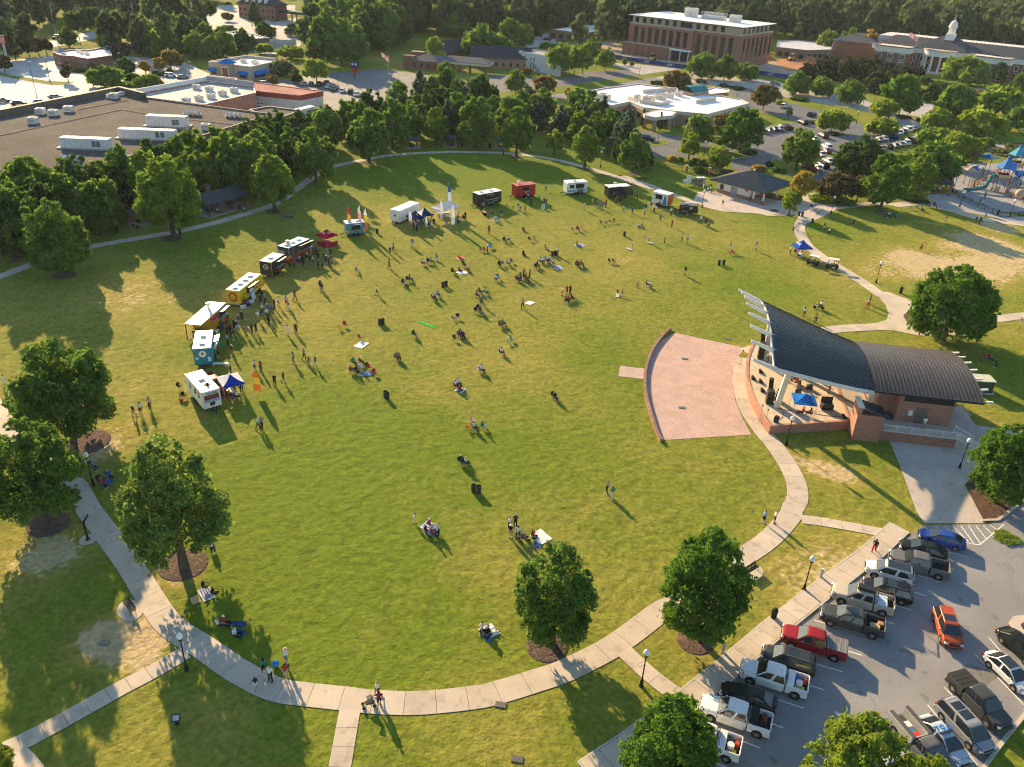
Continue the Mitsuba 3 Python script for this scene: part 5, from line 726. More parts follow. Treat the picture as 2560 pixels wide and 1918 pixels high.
for i in range(12):
 t = 1.4 + i * 4.35; window(k, ta, tb, t, t + (6.2 if i == 6 else 2.2), 15.5, 17.9, (.08, .07, .06), 2 if i == 6 else 0)
for i in range(7): window(k, tb, tc, 1.6 + i * 4.6, 4.2 + i * 4.6, 15.5, 17.9, (.08, .07, .06), 1)
e0 = loc(mid0 - 10.6, -2.2); add('entrance_canopy', prism(Polygon([loc(mid0 - 10.8, -2.6), loc(mid0 + .6, -2.6), loc(mid0 + .6, .3), loc(mid0 - 10.8, .3)]), 5.1, 5.7), 'paint', (.8, .8, .78), parent=k)
for s in (mid0 - 10.2, mid0 - 4.4, mid0 + .2): add('entrance_post', tube((*loc(s, -2.3), 0), (*loc(s, -2.3), 5.1), .22), 'paint', (.75, .75, .74), parent=k)
window(k, fa, fb, mid0 - 10, mid0 - .6, .2, 5, DK, 4)
for s, t, sx, sy, sz in ((W_ * .36, dep * .62, 5.5, 4.5, 4), (W_ * .78, dep * .55, 5, 4, 3.2)): unit(k, *loc(s, t), 18.7, sx, sy, sz, math.degrees(math.atan2(fd[1], fd[0])), (.58, .58, .57))
c_ = loc(W_ * .57, dep * .62); fdeg = math.degrees(math.atan2(fd[1], fd[0]))
add('cooling_frame', cat(*[box(.25, .25, 3.2, (-6 + i * 1.2, j, 1.6)) for i in range(11) for j in (-1.8, 1.8)], box(12.4, .2, .2, (0, 1.8, 3.1)), box(12.4, .2, .2, (0, -1.8, 3.1)), box(12.4, 3.4, 1.6, (0, 0, .9))), 'paint', (.55, .55, .54), parent=k, m=at(*c_, 18.75, fdeg))
# --- low buildings behind, far shops
k, pts = shell('low_grey_building', BL['low_a']['pts'], 5, 'paint', (.20, .165, .14), (.55, .55, .56), 'low grey-roofed building beside the office block', parapet=.3, coping=(.5, .5, .5))
la = [np.array(x) for x in BL['low_a']['pts']]; span_windows(k, la[0], la[5], 2.5, 1.2, .8, 3, 0); span_windows(k, la[5], la[4], 2.5, 1.2, .8, 3, 0)
k, pts = shell('long_brick_warehouse', BL['low_b']['pts'], 6, 'brick', (.30, .15, .11), (.24, .23, .22), 'long far brick building with rooftop units at the edge of the woods', parapet=.4, coping=(.4, .38, .36))
lb_ = [np.array(x) for x in BL['low_b']['pts']]
for t in (.35, .45, .52, .66): unit(k, *(lb_[1] * (1 - t) + lb_[2] * t - [0, 6]), 5.7, 6, 3.4, 2.6, -38, (.7, .7, .69))
k, pts = shell('far_store', BL['far_store']['pts'], 6, 'brick', (.36, .24, .18), (.70, .68, .64), 'pale far store half hidden by trees', parapet=.3, coping=(.7, .68, .64))
# --- gabled and hipped houses
def hip_house(name, c, sx, sy, h, rise, deg, wall, wcol, rcol, label, ov=.7, cat_='house', gable=False, fl=None):
 k = thing(name, label, cat_, None, tuple(c)); M = at(*c, 0, deg)
 add('wall', box(sx, sy, h, (0, 0, h / 2)), wall, wcol, parent=k, m=M)
 x, y = sx / 2 + ov, sy / 2 + ov; r = x - (0 if gable else min(x, y))
 add('roof', hullm([(-x, -y, h), (x, -y, h), (x, y, h), (-x, y, h), (-x, -y, h + .18), (x, -y, h + .18), (x, y, h + .18), (-x, y, h + .18), (-r, 0, h + rise), (r, 0, h + rise)]), 'paint', rcol, parent=k, m=M, smooth=False)
 for s in (-1, 1):
  for i in range(int(sx // 3.2)):
   for st in range(max(1, int(h // 3))):
    X = -sx / 2 + 1.6 + i * 3.2; add('window', box(1.0, .1, 1.5, (X, s * sy / 2, 1.9 + st * 3)), 'window_glass', None, parent=k, m=M)
 return k
H0 = LAYOUT['houses']
k = hip_house('bank', H0['bank'], 16, 13, 3.6, 3, -12, 'brick', BR2, (.17, .165, .165), 'brick bank with a grey hipped roof and drive-through lanes', cat_='bank')
M = at(*H0['bank'], 0, -12)
add('drive_through_roof', hullm([(7, -5, 4), (26, -5, 4), (26, 5, 4), (7, 5, 4), (7, -5, 4.2), (26, -5, 4.2), (26, 5, 4.2), (7, 5, 4.2), (7, 0, 6), (22, 0, 6)]), 'paint', (.17, .165, .165), parent=k, m=M); add('fascia', cat(span(7, 26.1, -5.1, -4.9, 3.2, 4), span(26, 26.2, -5.1, 5.1, 3.2, 4)), 'paint', (.55, .48, .38), parent=k, m=M)
for X in (9, 13.5, 18, 25): add('pier', box(.8, 1.0, 3.6, (X, -4.2, 1.8)), 'brick', BR2, parent=k, m=M)
add('chimney_block', box(6, 3.4, 6.4, (-7, 1, 3.2)), 'brick', BR2, parent=k, m=M); add('chimney_block', box(5, 3, 5.4, (-9, -5, 2.7)), 'brick', BR2, parent=k, m=M)
hip_house('dark_roofed_house', H0['dark_left'], 20, 12, 4, 4.5, 62, 'brick', BR2, (.035, .042, .06), 'house with a steep dark slate roof behind the bank', gable=True)
k = hip_house('brick_house', H0['dark_right'], 26, 13, 4.4, 4.2, 0, 'brick', (.34, .22, .15), (.045, .05, .07), 'long brick house with a dark roof under big trees behind the bank', gable=True)
k = hip_house('three_storey_house', H0['dormer'], 26, 12, 8, 4.5, -20, 'brick', (.28, .13, .10), (.05, .055, .065), 'brick three-storey building with white dormers at the top left')
for i in range(4): add('dormer', hullm([(-8 + i * 4.5, -5.4, 9), (-6.4 + i * 4.5, -5.4, 9), (-8 + i * 4.5, -5.4, 10.6), (-6.4 + i * 4.5, -5.4, 10.6), (-7.2 + i * 4.5, -5.4, 11.3), (-7.2 + i * 4.5, -2, 11.2), (-8 + i * 4.5, -3, 10.4), (-6.4 + i * 4.5, -3, 10.4)]), 'paint', WHITE, parent=k, m=at(*H0['dormer'], 0, -20))
add('covered_drive', span(13, 32, -3, 3, 4.2, 5.6), 'paint', (.06, .065, .07), parent=k, m=at(*H0['dormer'], 0, -20)); [add('post', box(.8, .8, 4.2, (x_, s, 2.1)), 'paint', (.5, .42, .36), parent=k, m=at(*H0['dormer'], 0, -20)) for x_ in (31, 22) for s in (-2.4, 2.4)]
hip_house('grey_house', H0['grey'], 18, 11, 5, 3.6, 8, 'paint', (.55, .55, .55), (.24, .24, .25), 'small grey house with dormers among the far trees')
# --- the town hall
S_, N_, O_ = np.array([.81, -.586]), np.array([-.586, -.81]), np.array([206.0, 444.8])
hd = math.degrees(math.atan2(S_[1], S_[0])); HM = at(*O_, 0, hd)     # local x along the front, local -y towards the viewer
k = thing('town_hall', 'long brick town hall with white columns, dark hipped roofs and a cupola', 'town hall', None, tuple(O_))
add('wall', span(-34, 60, 0, 22, 0, 8.2), 'brick', BR2, parent=k, m=HM); add('cornice', span(-34.3, 60.3, -.3, 22.3, 8.2, 10.4), 'paint', (.76, .74, .70), parent=k, m=HM)
for x0, x1 in ((-30, -13.5), (15, 32)):
 add('wing', span(x0, x1, -9, 0, 0, 8), 'brick', BR2, parent=k, m=HM); add('wing_entablature', span(x0 - .3, x1 + .3, -9.3, 0, 8, 10.6), 'paint', (.76, .74, .70), parent=k, m=HM)
 add('wing_coping', cat(span(x0 - .8, x1 + .8, -9.8, -9, 10.6, 11), span(x0 - .8, x0, -9.8, 0, 10.6, 11), span(x1, x1 + .8, -9.8, 0, 10.6, 11)), 'paint', (.20, .14, .12), parent=k, m=HM); add('wing_roof', span(x0, x1, -9, .2, 10.5, 10.75), 'paint', (.72, .60, .50), parent=k, m=HM)
 for X in (x0 + 1.2, (x0 + x1) / 2 - 1.6, x1 - 4):
  for zz, hh in ((1.2, 2.6), (5, 2.4)):
   w = add('window', box(2.6, .2, hh + .5, (X + 1.2, -9.08, zz + hh / 2)), 'paint', (.78, .77, .74), parent=k, m=HM)
   for i in (0, 1): add('pane', box(.95, .06, hh - .1, (X + .65 + i * 1.12, -9.2, zz + hh / 2)), 'window_glass', None, parent=w, m=HM)
for X in list(np.arange(-12.5, -5, 3.4)) + list(np.arange(8.5, 15, 3.2)) + list(np.arange(34, 58, 3.6)):
 for zz, hh in ((1.2, 2.6), (5, 2.2)):
  w = add('window', box(1.7, .2, hh + .4, (X, -.08, zz + hh / 2)), 'paint', (.78, .77, .74), parent=k, m=HM); add('pane', box(1.2, .06, hh, (X, -.2, zz + hh / 2)), 'window_glass', None, parent=w, m=HM)
tt = np.linspace(math.pi * .98, math.pi * .02, 14); arc = [(7.6 * math.cos(t) - 1, -6.4 * math.sin(t)) for t in tt]
add('portico_entablature', prism(Polygon(arc), 8.0, 10.5).apply_translation([0, 0, 0]), 'paint', (.78, .76, .72), parent=k, m=HM); add('portico_roof', prism(Polygon(arc).buffer(.5), 10.5, 10.9), 'paint', (.45, .36, .30), parent=k, m=HM); add('portico_floor', prism(Polygon(arc).buffer(1.2), 0, .5), 'concrete', (.6, .56, .5), parent=k, m=HM)
for t in np.linspace(math.pi * .93, math.pi * .07, 6): add('column', moved(lathe([(.72, 0), (.72, .3), (.55, .4), (.46, 7.2), (.68, 7.35), (.68, 7.6)], 14), 7.1 * math.cos(t) - 1, -5.9 * math.sin(t), .45), 'paint', (.80, .79, .76), parent=k, m=HM)
SL = (.055, .062, .085)
def hipm(x0, x1, y0, y1, z0, z1, dx): return hullm([(x0, y0, z0), (x1, y0, z0), (x1, y1, z0), (x0, y1, z0), (x0 + dx, (y0 + y1) / 2 + 3, z1), (x1 - dx, (y0 + y1) / 2 + 3, z1)])
add('roof', hipm(-34, 60, -.4, 22, 10.4, 14.4, 7), 'paint', SL, parent=k, m=HM); add('centre_roof', hipm(-13, 11, -1.0, 20, 10.5, 16, 8), 'paint', SL, parent=k, m=HM)
add('rear_roof', span(-36, 62, 15, 36, 9, 13.4), 'paint', (.62, .60, .55), parent=k, m=HM); add('left_block', span(-56, -34, 4, 26, 0, 9.5), 'brick', BR2, parent=k, m=HM); add('left_roof', hipm(-57, -33, 3, 27, 9.5, 13, 9), 'paint', SL, parent=k, m=HM)
cu = add('cupola', span(-2.6, 1.6, 9, 13.2, 14.6, 17.6), 'paint', (.8, .79, .76), parent=k, m=HM)
for t in range(8): add('cupola_post', tube((-.5 + 1.5 * math.cos(t * .785 + .39), 11 + 1.5 * math.sin(t * .785 + .39), 17.6), (-.5 + 1.5 * math.cos(t * .785 + .39), 11 + 1.5 * math.sin(t * .785 + .39), 20.4), .26, n=6), 'paint', (.8, .79, .76), parent=cu, m=HM)
add('cupola_dome', moved(lathe([(2.2, 20.4), (2.2, 20.9), (1.9, 21.1), (1.8, 22.0), (1.35, 23.0), (.6, 23.7), (.15, 24), (.1, 26.2), (.02, 26.6)], 14), -.5, 11, 0), 'paint', (.8, .79, .76), parent=cu, m=HM)
# --- flags
def flag_(root, P0, h, fx, fz, cols, deg, r=.09):
 add('pole', tube((0, 0, 0), (0, 0, h), r, r * .6), 'metal', (.75, .75, .75), parent=root, m=at(*P0, 0, deg)); add('finial', moved(trimesh.creation.icosphere(1, .18), 0, 0, h + .1), 'metal', (.7, .6, .3), parent=root, m=at(*P0, 0, deg))
 n = len(cols)
 for i, c in enumerate(cols):
  X = np.linspace(0, fx, 7); Y = .25 * np.sin(X * 2.2); Zt = h - 2.2 if root.startswith('flagpole') and P0[0] > 150 else h - .4
  z0, z1 = -fz * i / n, -fz * (i + 1) / n; drop = -.55 * X
  v = np.vstack([np.c_[X, Y, Zt + z0 + drop], np.c_[X, Y, Zt + z1 + drop]]); j = np.arange(6); add('flag_stripe', tm(v, np.vstack([np.stack([j, j + 1, j + 8], 1), np.stack([j, j + 8, j + 7], 1)])), 'canvas', c, parent=root, m=at(*P0, 0, deg))
 return Zt
RW = [(.55, .06, .07), (.8, .8, .8)] * 3 + [(.55, .06, .07)]
k = thing('flagpole', 'tall white flagpole with a striped flag at half mast before the town hall', 'flagpole', None, (195.2, 452)); Z = flag_(k, (195.2, 452), 17.5, -4.2, 2.4, RW, -30);
add('flag_canton', quad((0, -.05, 13.2), (-1.7, .12, 13.9), (-1.7, .12, 15.2), (0, -.05, 14.6)).apply_translation([0, -.12, .2]), 'canvas', (.03, .05, .2), parent=k, m=at(195.2, 452, 0, -30))
k = thing('flagpole', 'flagpole with a red and white striped flag at the bank', 'flagpole', None, tuple(LAYOUT['bank_flag'])); flag_(k, LAYOUT['bank_flag'], 10, -3.0, 1.8, RW, -20)
# ---------------------------------------------------------------- the bandstand : local u to the rear (right), v across, at the north of the service yard
SO, SA = np.array([49.07, 104.17]), -8.0
SM = at(*SO, 0, SA); ST = 1.28
_ca, _sa = math.cos(math.radians(SA)), math.sin(math.radians(SA))
def sw(u, v): return (SO[0] + u * _ca - v * _sa, SO[1] + u * _sa + v * _ca)
BRK = (.36, .165, .115)
k = B = thing('bandstand', 'open-air bandstand with a sweeping dark metal roof over a brick stage', 'bandstand', None, tuple(SO))
vs = np.linspace(-12.4, 12.4, 25); farc = [(-14.9 + 1.9 * (v / 12.4) ** 2, v) for v in vs]
foot = farc + [(-2.4, 8.7), (-2.4, -8.7)]
PF = Polygon(foot)
add('stage_floor', prism(PF.buffer(-.02), 0, ST), 'concrete', (.60, .50, .38), parent=B, m=SM)
add('stage_wall', prism(PF.buffer(.22, join_style=2).difference(PF.buffer(-.02)), 0, ST + .02), 'brick', BRK, parent=B, m=SM); add('stage_coping', prism(PF.buffer(.27, join_style=2).difference(PF.buffer(-.14)), ST + .021, ST + .09), 'brick', (.46, .24, .17), parent=B, m=SM)
# curved roof surfaces: seam-to-seam panels, each a part
def zr(u, s):
 "height of the roof at u for the across fraction s in -1..1"
 c = 1 - abs(s) ** 1.9
 zj = 5.65 + 1.35 * c; zf = 9.35 + 2.1 * c; zb = 5.6 + 1.05 * c
 if u <= 0: t = -u / 13.9; return zj + (zf - zj) * (t ** 1.12)
 return zj + (zb - zj) * u / 13.9
def half(u): return 7.6 + (11.25 - 7.6) * (-u / 13.9) if u < 0 else 7.6
def panel(us, ss, dz=0, th=.07):
 g = np.array([[(u, s * half(u), zr(u, s) + dz) for s in ss] for u in us]); a, b = len(us), len(ss); v = np.vstack([g.reshape(-1, 3), g.reshape(-1, 3) - [0, 0, th]]); n = a * b; f = []
 for i in range(a - 1):
  for j in range(b - 1):
   p, q, r, t = i * b + j, (i + 1) * b + j, (i + 1) * b + j + 1, i * b + j + 1; f += [[p, q, r], [p, r, t], [n + p, n + r, n + q], [n + p, n + t, n + r]]
 rim = [(i * b, (i + 1) * b) for i in range(a - 1)] + [((i + 1) * b + b - 1, i * b + b - 1) for i in range(a - 1)] + [(j + 1, j) for j in range(b - 1)] + [((a - 1) * b + j, (a - 1) * b + j + 1) for j in range(b - 1)]
 for p, q in rim: f += [[p, n + p, n + q], [p, n + q, q]]
 return tm(v, f)
ROOF = (.014, .02, .03)
fr_ = add('front_roof', panel(np.linspace(-13.9, 0, 9), np.linspace(-1, 1, 25), -.09, .25), 'gloss', (.012, .014, .018), parent=B, m=SM)
rr_ = add('rear_roof', panel(np.linspace(.05, 13.9, 3), np.linspace(-1, 1, 25), -.09, .25), 'gloss', (.03, .027, .027), parent=B, m=SM)
NF = 28; e = np.linspace(-1, 1, NF + 1)
for i in range(NF):
 p = panel(np.linspace(-13.95, -.03, 8), [e[i] + .002, e[i + 1] - .006], 0); rib = panel(np.linspace(-13.95, -.03, 8), [e[i + 1] - .0075, e[i + 1] + .0015], .035, .04)
 add('panel', cat(p, rib), 'roof_metal', np.array(ROOF) * (1 + .05 * rng.standard_normal()), parent=fr_, m=SM, smooth=50)
NR = 27; e = np.linspace(.06, 13.95, NR + 1); sl = np.linspace(-1.015, 1.015, 19)
for i in range(NR):
 p = panel([e[i], e[i + 1] - .03], sl, 0); rib = panel([e[i + 1] - .055, e[i + 1] + .01], sl, .06, .065)
 add('panel', cat(p, rib), 'roof_metal', np.array((.055, .05, .052)) * (1 + .05 * rng.standard_normal()), parent=rr_, m=SM, smooth=50)
add('gutter', cat(*[tube((a_, -7.72, 5.58), (b_, -7.72, 5.58), .1, n=6) for a_, b_ in ((0, 7), (7, 14))]), 'gloss', (.02, .02, .02), parent=B, m=SM)
# white steel: tapered outriggers, edge beams, posts
WH = (.66, .66, .63)
for s in np.linspace(-1, 1, 8):
 z0 = zr(-13.9, s); v = s * 11.25; p = [(-13.6, v, z0 - .1), (-13.6, v, z0 - .75), (-17.0, v * 1.045, z0 + .78), (-17.0, v * 1.045, z0 + 1.1)]
 add('outrigger', hullm([(x, y + d, z) for x, y, z in p for d in (-.17, .17)]), 'paint', WH, parent=B, m=SM)
for s in np.linspace(-.96, .96, 7):
 z0 = zr(13.9, s); v = s * 7.6; add('rear_outrigger', hullm([(x, v + d, z) for x, z in ((13.5, z0 - .1), (13.5, z0 - .5), (15.0, z0 - .05), (15.0, z0 + .12)) for d in (-.13, .13)]), 'paint', WH, parent=B, m=SM)
def beam(pts, w, h): return cat(*[hullm([np.array(p) + [0, y, z] for p in (a, b) for y in (-w / 2, w / 2) for z in (-h, 0)]) for a, b in zip(pts[:-1], pts[1:])])
for s in (-1.012, 1.012): add('edge_beam', beam([(u, s * half(u), zr(u, s * .985) - .1) for u in np.linspace(-14, 0, 7)], .28, .5), 'paint', WH, parent=B, m=SM)
add('front_beam', cat(*[hullm([(-13.95 + d, s * 11.25, zr(-13.9, s) + z) for s in (a, b) for d in (-.14, .14) for z in (-.55, -.05)]) for a, b in zip(np.linspace(-1, 1, 13)[:-1], np.linspace(-1, 1, 13)[1:])]), 'paint', WH, parent=B, m=SM)
for s in (-1, 1):
 add('post', hullm([(x, s * 7.3 + y, ST) for x in (-12.1, -11.4) for y in (-.3, .3)] + [(x, s * 10.3 + y, zr(-12, s * .95) - .5) for x in (-12.2, -11.5) for y in (-.3, .3)]), 'paint', (.60, .59, .55), parent=B, m=SM)
 add('post', hullm([(x, s * 5.2 + y, ST) for x in (.3, .9) for y in (-.3, .3)] + [(x, s * 6.8 + y, 5.5) for x in (-.1, .5) for y in (-.25, .25)]), 'paint', (.60, .59, .55), parent=B, m=SM)
for s in (-.66, -.33, 0, .33, .66): add('purlin', beam([(u, s * half(u), zr(u, s) - .3) for u in np.linspace(-13.8, 0, 5)], .2, .35), 'paint', WH, parent=B, m=SM)
# side towers with lean-to roofs, back rooms, deck with railing
for s in (-1, 1):
 y0, y1 = sorted((s * 8.72, s * 11.5)); tw_ = add('tower', span(-2.38, 1.05, y0, y1, 0, 3.9), 'brick', BRK, parent=B, m=SM)
 add('tower_gable', hullm([(-2.38, y, z) for y, z in ((y0, 3.9), (y1, 3.9), (y0, 4.9), (y1, 4.9))] + [(-1.9, y, z) for y, z in ((y0, 3.9), (y1, 3.9), (y0, 4.9), (y1, 4.9))]), 'brick', BRK, parent=tw_, m=SM); add('tower_coping', span(-2.5, -1.8, y0 - .12, y1 + .12, 4.9, 5.05), 'paint', (.62, .56, .46), parent=tw_, m=SM)
 for i in range(7):
  a, b = y0 - .1 + i * (y1 - y0 + .2) / 7, y0 - .1 + (i + 1) * (y1 - y0 + .2) / 7 - .04; add('roof_panel', hullm([(-1.85, a, 4.75), (-1.85, b, 4.75), (1.3, a, 3.9), (1.3, b, 3.9), (-1.85, a, 4.65), (-1.85, b, 4.65), (1.3, a, 3.8), (1.3, b, 3.8)]), 'gloss', ROOF, parent=tw_, m=SM)
add('back_wall', span(3.7, 10.7, -7.25, 7.25, 0, 5.35), 'brick', BRK, parent=B, m=SM); add('back_recess', span(1.4, 3.7, -5.8, 5.8, 0, 5.35), 'brick', (.33, .15, .105), parent=B, m=SM); add('clerestory', span(4.2, 10.5, -7.3, 7.3, 4.4, 5.1), 'window_glass', None, parent=B, m=SM)
d_ = add('door', span(6.1, 7.6, -7.33, -7.2, ST, 3.6), 'paint', (.16, .13, .12), parent=B, m=SM); add('handle', box(.06, .12, .25, (7.4, -7.38, 2.3)), 'metal', (.6, .6, .6), parent=d_, m=SM); add('notice', span(5.2, 5.75, -7.31, -7.25, 2.3, 3.1), 'paint', (.75, .75, .73), parent=B, m=SM, label='white notice on the brick wall beside the door')
add('deck', prism(Polygon([(-2.3, -8.6), (1.2, -8.6), (1.2, -10.6), (10.7, -10.6), (10.7, 5), (14, 5), (14, -8.6), (10.7, -8.6), (10.7, -7.2), (1.2, -7.2), (1.2, 8), (-2.3, 8)]).buffer(0), 0, ST - .01), 'concrete', (.42, .38, .34), parent=B, m=SM)
add('deck_wall', span(1.12, 10.75, -10.75, -10.6, 0, ST + .05), 'brick', (.31, .14, .10), parent=B, m=SM)
def railing(pts, z, name='railing'):
 r = add(name, cat(*[pipe([(*p, z_ + z + h) for p, z_ in pts], .05, 6) for h in (.12, 1.05)]), 'paint', (.70, .68, .62), parent=B, m=SM)
 for (p, za), (q, zb) in zip(pts[:-1], pts[1:]):
  p, q = np.array(p), np.array(q); n = max(2, int(np.linalg.norm(q - p) / .16)); ms = []
  for i in range(n + 1):
   t = i / n; x = p * (1 - t) + q * t; zz = za * (1 - t) + zb * t + z
   if i % 12 == 0 or i == n: add('post', tube((*x, zz), (*x, zz + 1.1), .06, n=6), 'paint', (.70, .68, .62), parent=r, m=SM)
   else: ms.append(box(.03, .03, .93, (*x, zz + .58)))
  bk = add('baluster', cat(*ms), 'paint', (.70, .68, .62), parent=r, m=SM); labels[bk] = {'kind': 'stuff'}
railing([((1.2, -10.6), 0), ((10.7, -10.6), 0)], ST); railing([((10.9, -10.6), 0), ((13.6, -10.4), -ST)], ST); railing([((10.9, -8.7), 0), ((13.6, -8.7), -ST)], ST); railing([((14, -1.2), 0), ((14.3, -4.2), 0)], ST * .6)
for i in range(7): add('step', span(10.75 + i * .4, 11.15 + i * .4, -10.5, -8.75, 0, ST - (i + 1) * ST / 8), 'concrete', (.45, .41, .36), parent=B, m=SM)
# low curved seat wall of the plaza
pw = smoothline(L['plaza_wall']); wl = LineString(pw)
k = thing('plaza_wall', 'low curved brick wall edging the pink plaza', 'wall', None, tuple(pw[len(pw) // 2])); add('wall', prism(wl.buffer(.15, cap_style=2), 0, .4), 'brick', (.34, .17, .12), parent=k)
s_ = np.linspace(0, wl.length, 60)
for a, b in zip(s_[:-1], s_[1:]):
 q = [np.array(wl.interpolate(t).coords[0]) for t in (a + .012, b - .012)]; add('cap', prism(LineString(q).buffer(.2, cap_style=2), .401, .48), 'paint', np.array((.27, .17, .13)) * (1 + .1 * rng.standard_normal()), parent=k)
# stage gear, each piece its own thing
def gear(name, label, cat_, u, v, parts, deg=0, z=ST + .005):
 x, y = sw(u, v); k = thing(name, label, cat_, None, (x, y))
 for n, m, b, c in parts: add(n, m, b, c, parent=k, m=at(x, y, z, SA + deg))
 return k
BK = (.022, .022, .024)
def stack(n, w=1.0, d=.8, h=1.1): return [('cabinet', box(w, d, h - .04, (0, 0, h * (i + .5)), .04), 'paint', BK) for i in range(n)] + [('grille', box(w * .86, .03, h * .8, (0, -d / 2 - .012, h * (i + .5))), 'paint', (.05, .05, .05)) for i in range(n)] + [('castor', cat(*[box(.1, .1, .05, (i * w * .4, j * d * .4, .02)) for i in (-1, 1) for j in (-1, 1)]), 'paint', BK)]
gear('speaker_stack', 'tall black loudspeaker stack by the near white post of the stage', 'loudspeaker', -12.7, -6.4, stack(2, 1.1, .9, 1.0), 90)
gear('line_array', 'slim black column of speakers on the stage behind the near stack', 'loudspeaker', -12.4, -4.2, [('rack', box(.8, .7, 1.0, (0, 0, .5), .03), 'paint', BK)] + [('speaker', box(.85, .6, .36, (0, .05 * i, 1.2 + .42 * i), .04), 'paint', BK) for i in range(4)], 80)
gear('speaker_stack', 'black loudspeaker stack at the far front of the stage', 'loudspeaker', -12.6, 7.4, stack(3, 1.0, .8, .9), 90)
gear('line_array', 'hanging black speakers by the far white post', 'loudspeaker', -12.2, 9.6, [('rack', box(.8, .7, 1.0, (0, 0, .5), .03), 'paint', BK)] + [('speaker', box(.85, .6, .4, (0, .06 * i, 1.25 + .46 * i), .04), 'paint', BK) for i in range(5)], 80)
for u, v, w in ((-14.2, .3, 'leftmost of the floor monitors on the stage lip'), (-13.2, -.5, 'floor monitor right behind the stage lip'), (-12.9, 2.7, 'floor monitor beneath the roof edge'), (-13.2, -3.2, 'floor monitor beside the slim speaker column'), (-2.9, -8.1, 'floor monitor against the brick tower')):
 gear('floor_monitor', 'black wedge ' + w, 'loudspeaker', u, v, [('cabinet', hullm([(-.35, -.3, 0), (.35, -.3, 0), (.35, .3, 0), (-.35, .3, 0), (-.35, .1, .45), (.35, .1, .45), (-.35, .3, .42), (.35, .3, .42)]), 'paint', BK), ('grille', hullm([(-.3, -.29, .03), (.3, -.29, .03), (.3, .08, .43), (-.3, .08, .43), (-.3, -.3, .05), (.3, -.3, .05)]), 'paint', (.06, .06, .06))], 90)
gear('subwoofer', 'small black speaker at the near corner of the stage', 'loudspeaker', -12.3, -11.4, stack(1, .55, .55, .9), 60)
gear('speaker_cabinet', 'black amplifier standing alone in the middle of the stage', 'amplifier', -8.4, -3.1, stack(1, .8, .5, 1.0), 40)
gear('guitar_amplifier', 'squat black amplifier beside the drum kit', 'amplifier', -6.5, -.9, stack(1, .8, .5, .7), 20)
drum = [('bass_drum', lathe([(.3, -.22), (.32, -.2), (.32, .2), (.3, .22)], 16).apply_transform(trimesh.transformations.rotation_matrix(math.pi / 2, [0, 1, 0])).apply_translation([0, 0, .33]), 'gloss', (.09, .03, .03))] + [('tom', lathe([(.19, 0), (.2, .02), (.2, .25), (.19, .27)], 12).apply_translation([x, y, z_]), 'gloss', (.09, .03, .03)) for x, y, z_ in ((.25, .25, .7), (.25, -.25, .7), (.7, -.5, .35), (.6, .45, .5))] + [('cymbal', lathe([(.26, 0), (.24, .02), (.03, .05), (.02, .07)], 14).apply_translation([x, y, z_]), 'metal', (.6, .45, .15)) for x, y, z_ in ((.1, .7, 1.15), (.1, -.75, 1.2), (.75, .7, .9))] + [('stand', cat(*[tube((x, y, 0), (x, y, z_), .02, n=5) for x, y, z_ in ((.1, .7, 1.15), (.1, -.75, 1.2), (.75, .7, .9))]), 'metal', (.5, .5, .5))]
gear('drum_kit', 'dark red drum kit in the middle of the stage', 'drum kit', -7.8, .1, drum, 180)
gear('flight_case', 'open black mixing desk case on the stage near the tower', 'flight case', -5.0, -6.3, [('base', box(1.6, .9, .75, (0, 0, .45), .04), 'paint', BK), ('lid', box(1.6, .08, 1.0, (0, .5, 1.2), .03), 'paint', (.035, .035, .04)), ('desk', box(1.4, .7, .06, (0, -.04, .86)), 'metal', (.2, .2, .22)), ('wheel', cat(*[box(.1, .1, .1, (i * .7, j * .38, .04)) for i in (-1, 1) for j in (-1, 1)]), 'paint', BK)], 8)
for u, v, w in ((-14.1, -9.9, 'tall thin light stand against the outside of the stage wall'), (-13.5, -10.9, 'second thin light stand beside the stage wall'), (-15.4, 6.4, 'thin stand by the far end of the stage front')):
 gear('light_stand', w, 'stand', u, v, [('pole', tube((0, 0, 0), (0, 0, 2.6), .025, n=6), 'metal', (.2, .2, .2)), ('leg', tube((0, 0, .6), (.55, 0, 0), .02, n=5), 'metal', (.2, .2, .2)), ('leg', tube((0, 0, .6), (-.3, .45, 0), .02, n=5), 'metal', (.2, .2, .2)), ('leg', tube((0, 0, .6), (-.3, -.45, 0), .02, n=5), 'metal', (.2, .2, .2)), ('head', box(.16, .16, .22, (0, 0, 2.65)), 'paint', BK)], 0, .05)
gear('tarpaulin_heap', 'heap of dark blue tarpaulin by the bandstand back room', 'tarpaulin', 3.0, -6.4, [('heap', lathe([(.9, 0), (.75, .3), (.5, .5), (.1, .62)], 9), 'cloth', (.015, .05, .12)), ('fold', lathe([(.5, 0), (.42, .2), (.1, .35)], 7).apply_translation([.7, .2, 0]), 'cloth', (.02, .09, .10))])
for (u0, v0), (u1, v1) in (((-12, -7.5), (-9, -7.6)), ((-9, -7.6), (-2.8, -8)), ((-12.3, -11), (-11, -8.5))):
 c = smoothline([(u0, v0), ((u0 + u1) / 2 + .3, (v0 + v1) / 2 - .35), (u1, v1)], 6); tag(add('stage_cable', pipe([(a, b, ST + .03) for a, b in c], .03, 5), 'paint', BK, m=SM), ('black cable snaking across the stage from the near speakers', 'black cable running along the stage to the tower', 'black cable at the near stage corner')[_count.get('stage_cable', 1) - 1], 'cable', at=sw(u0, v0))
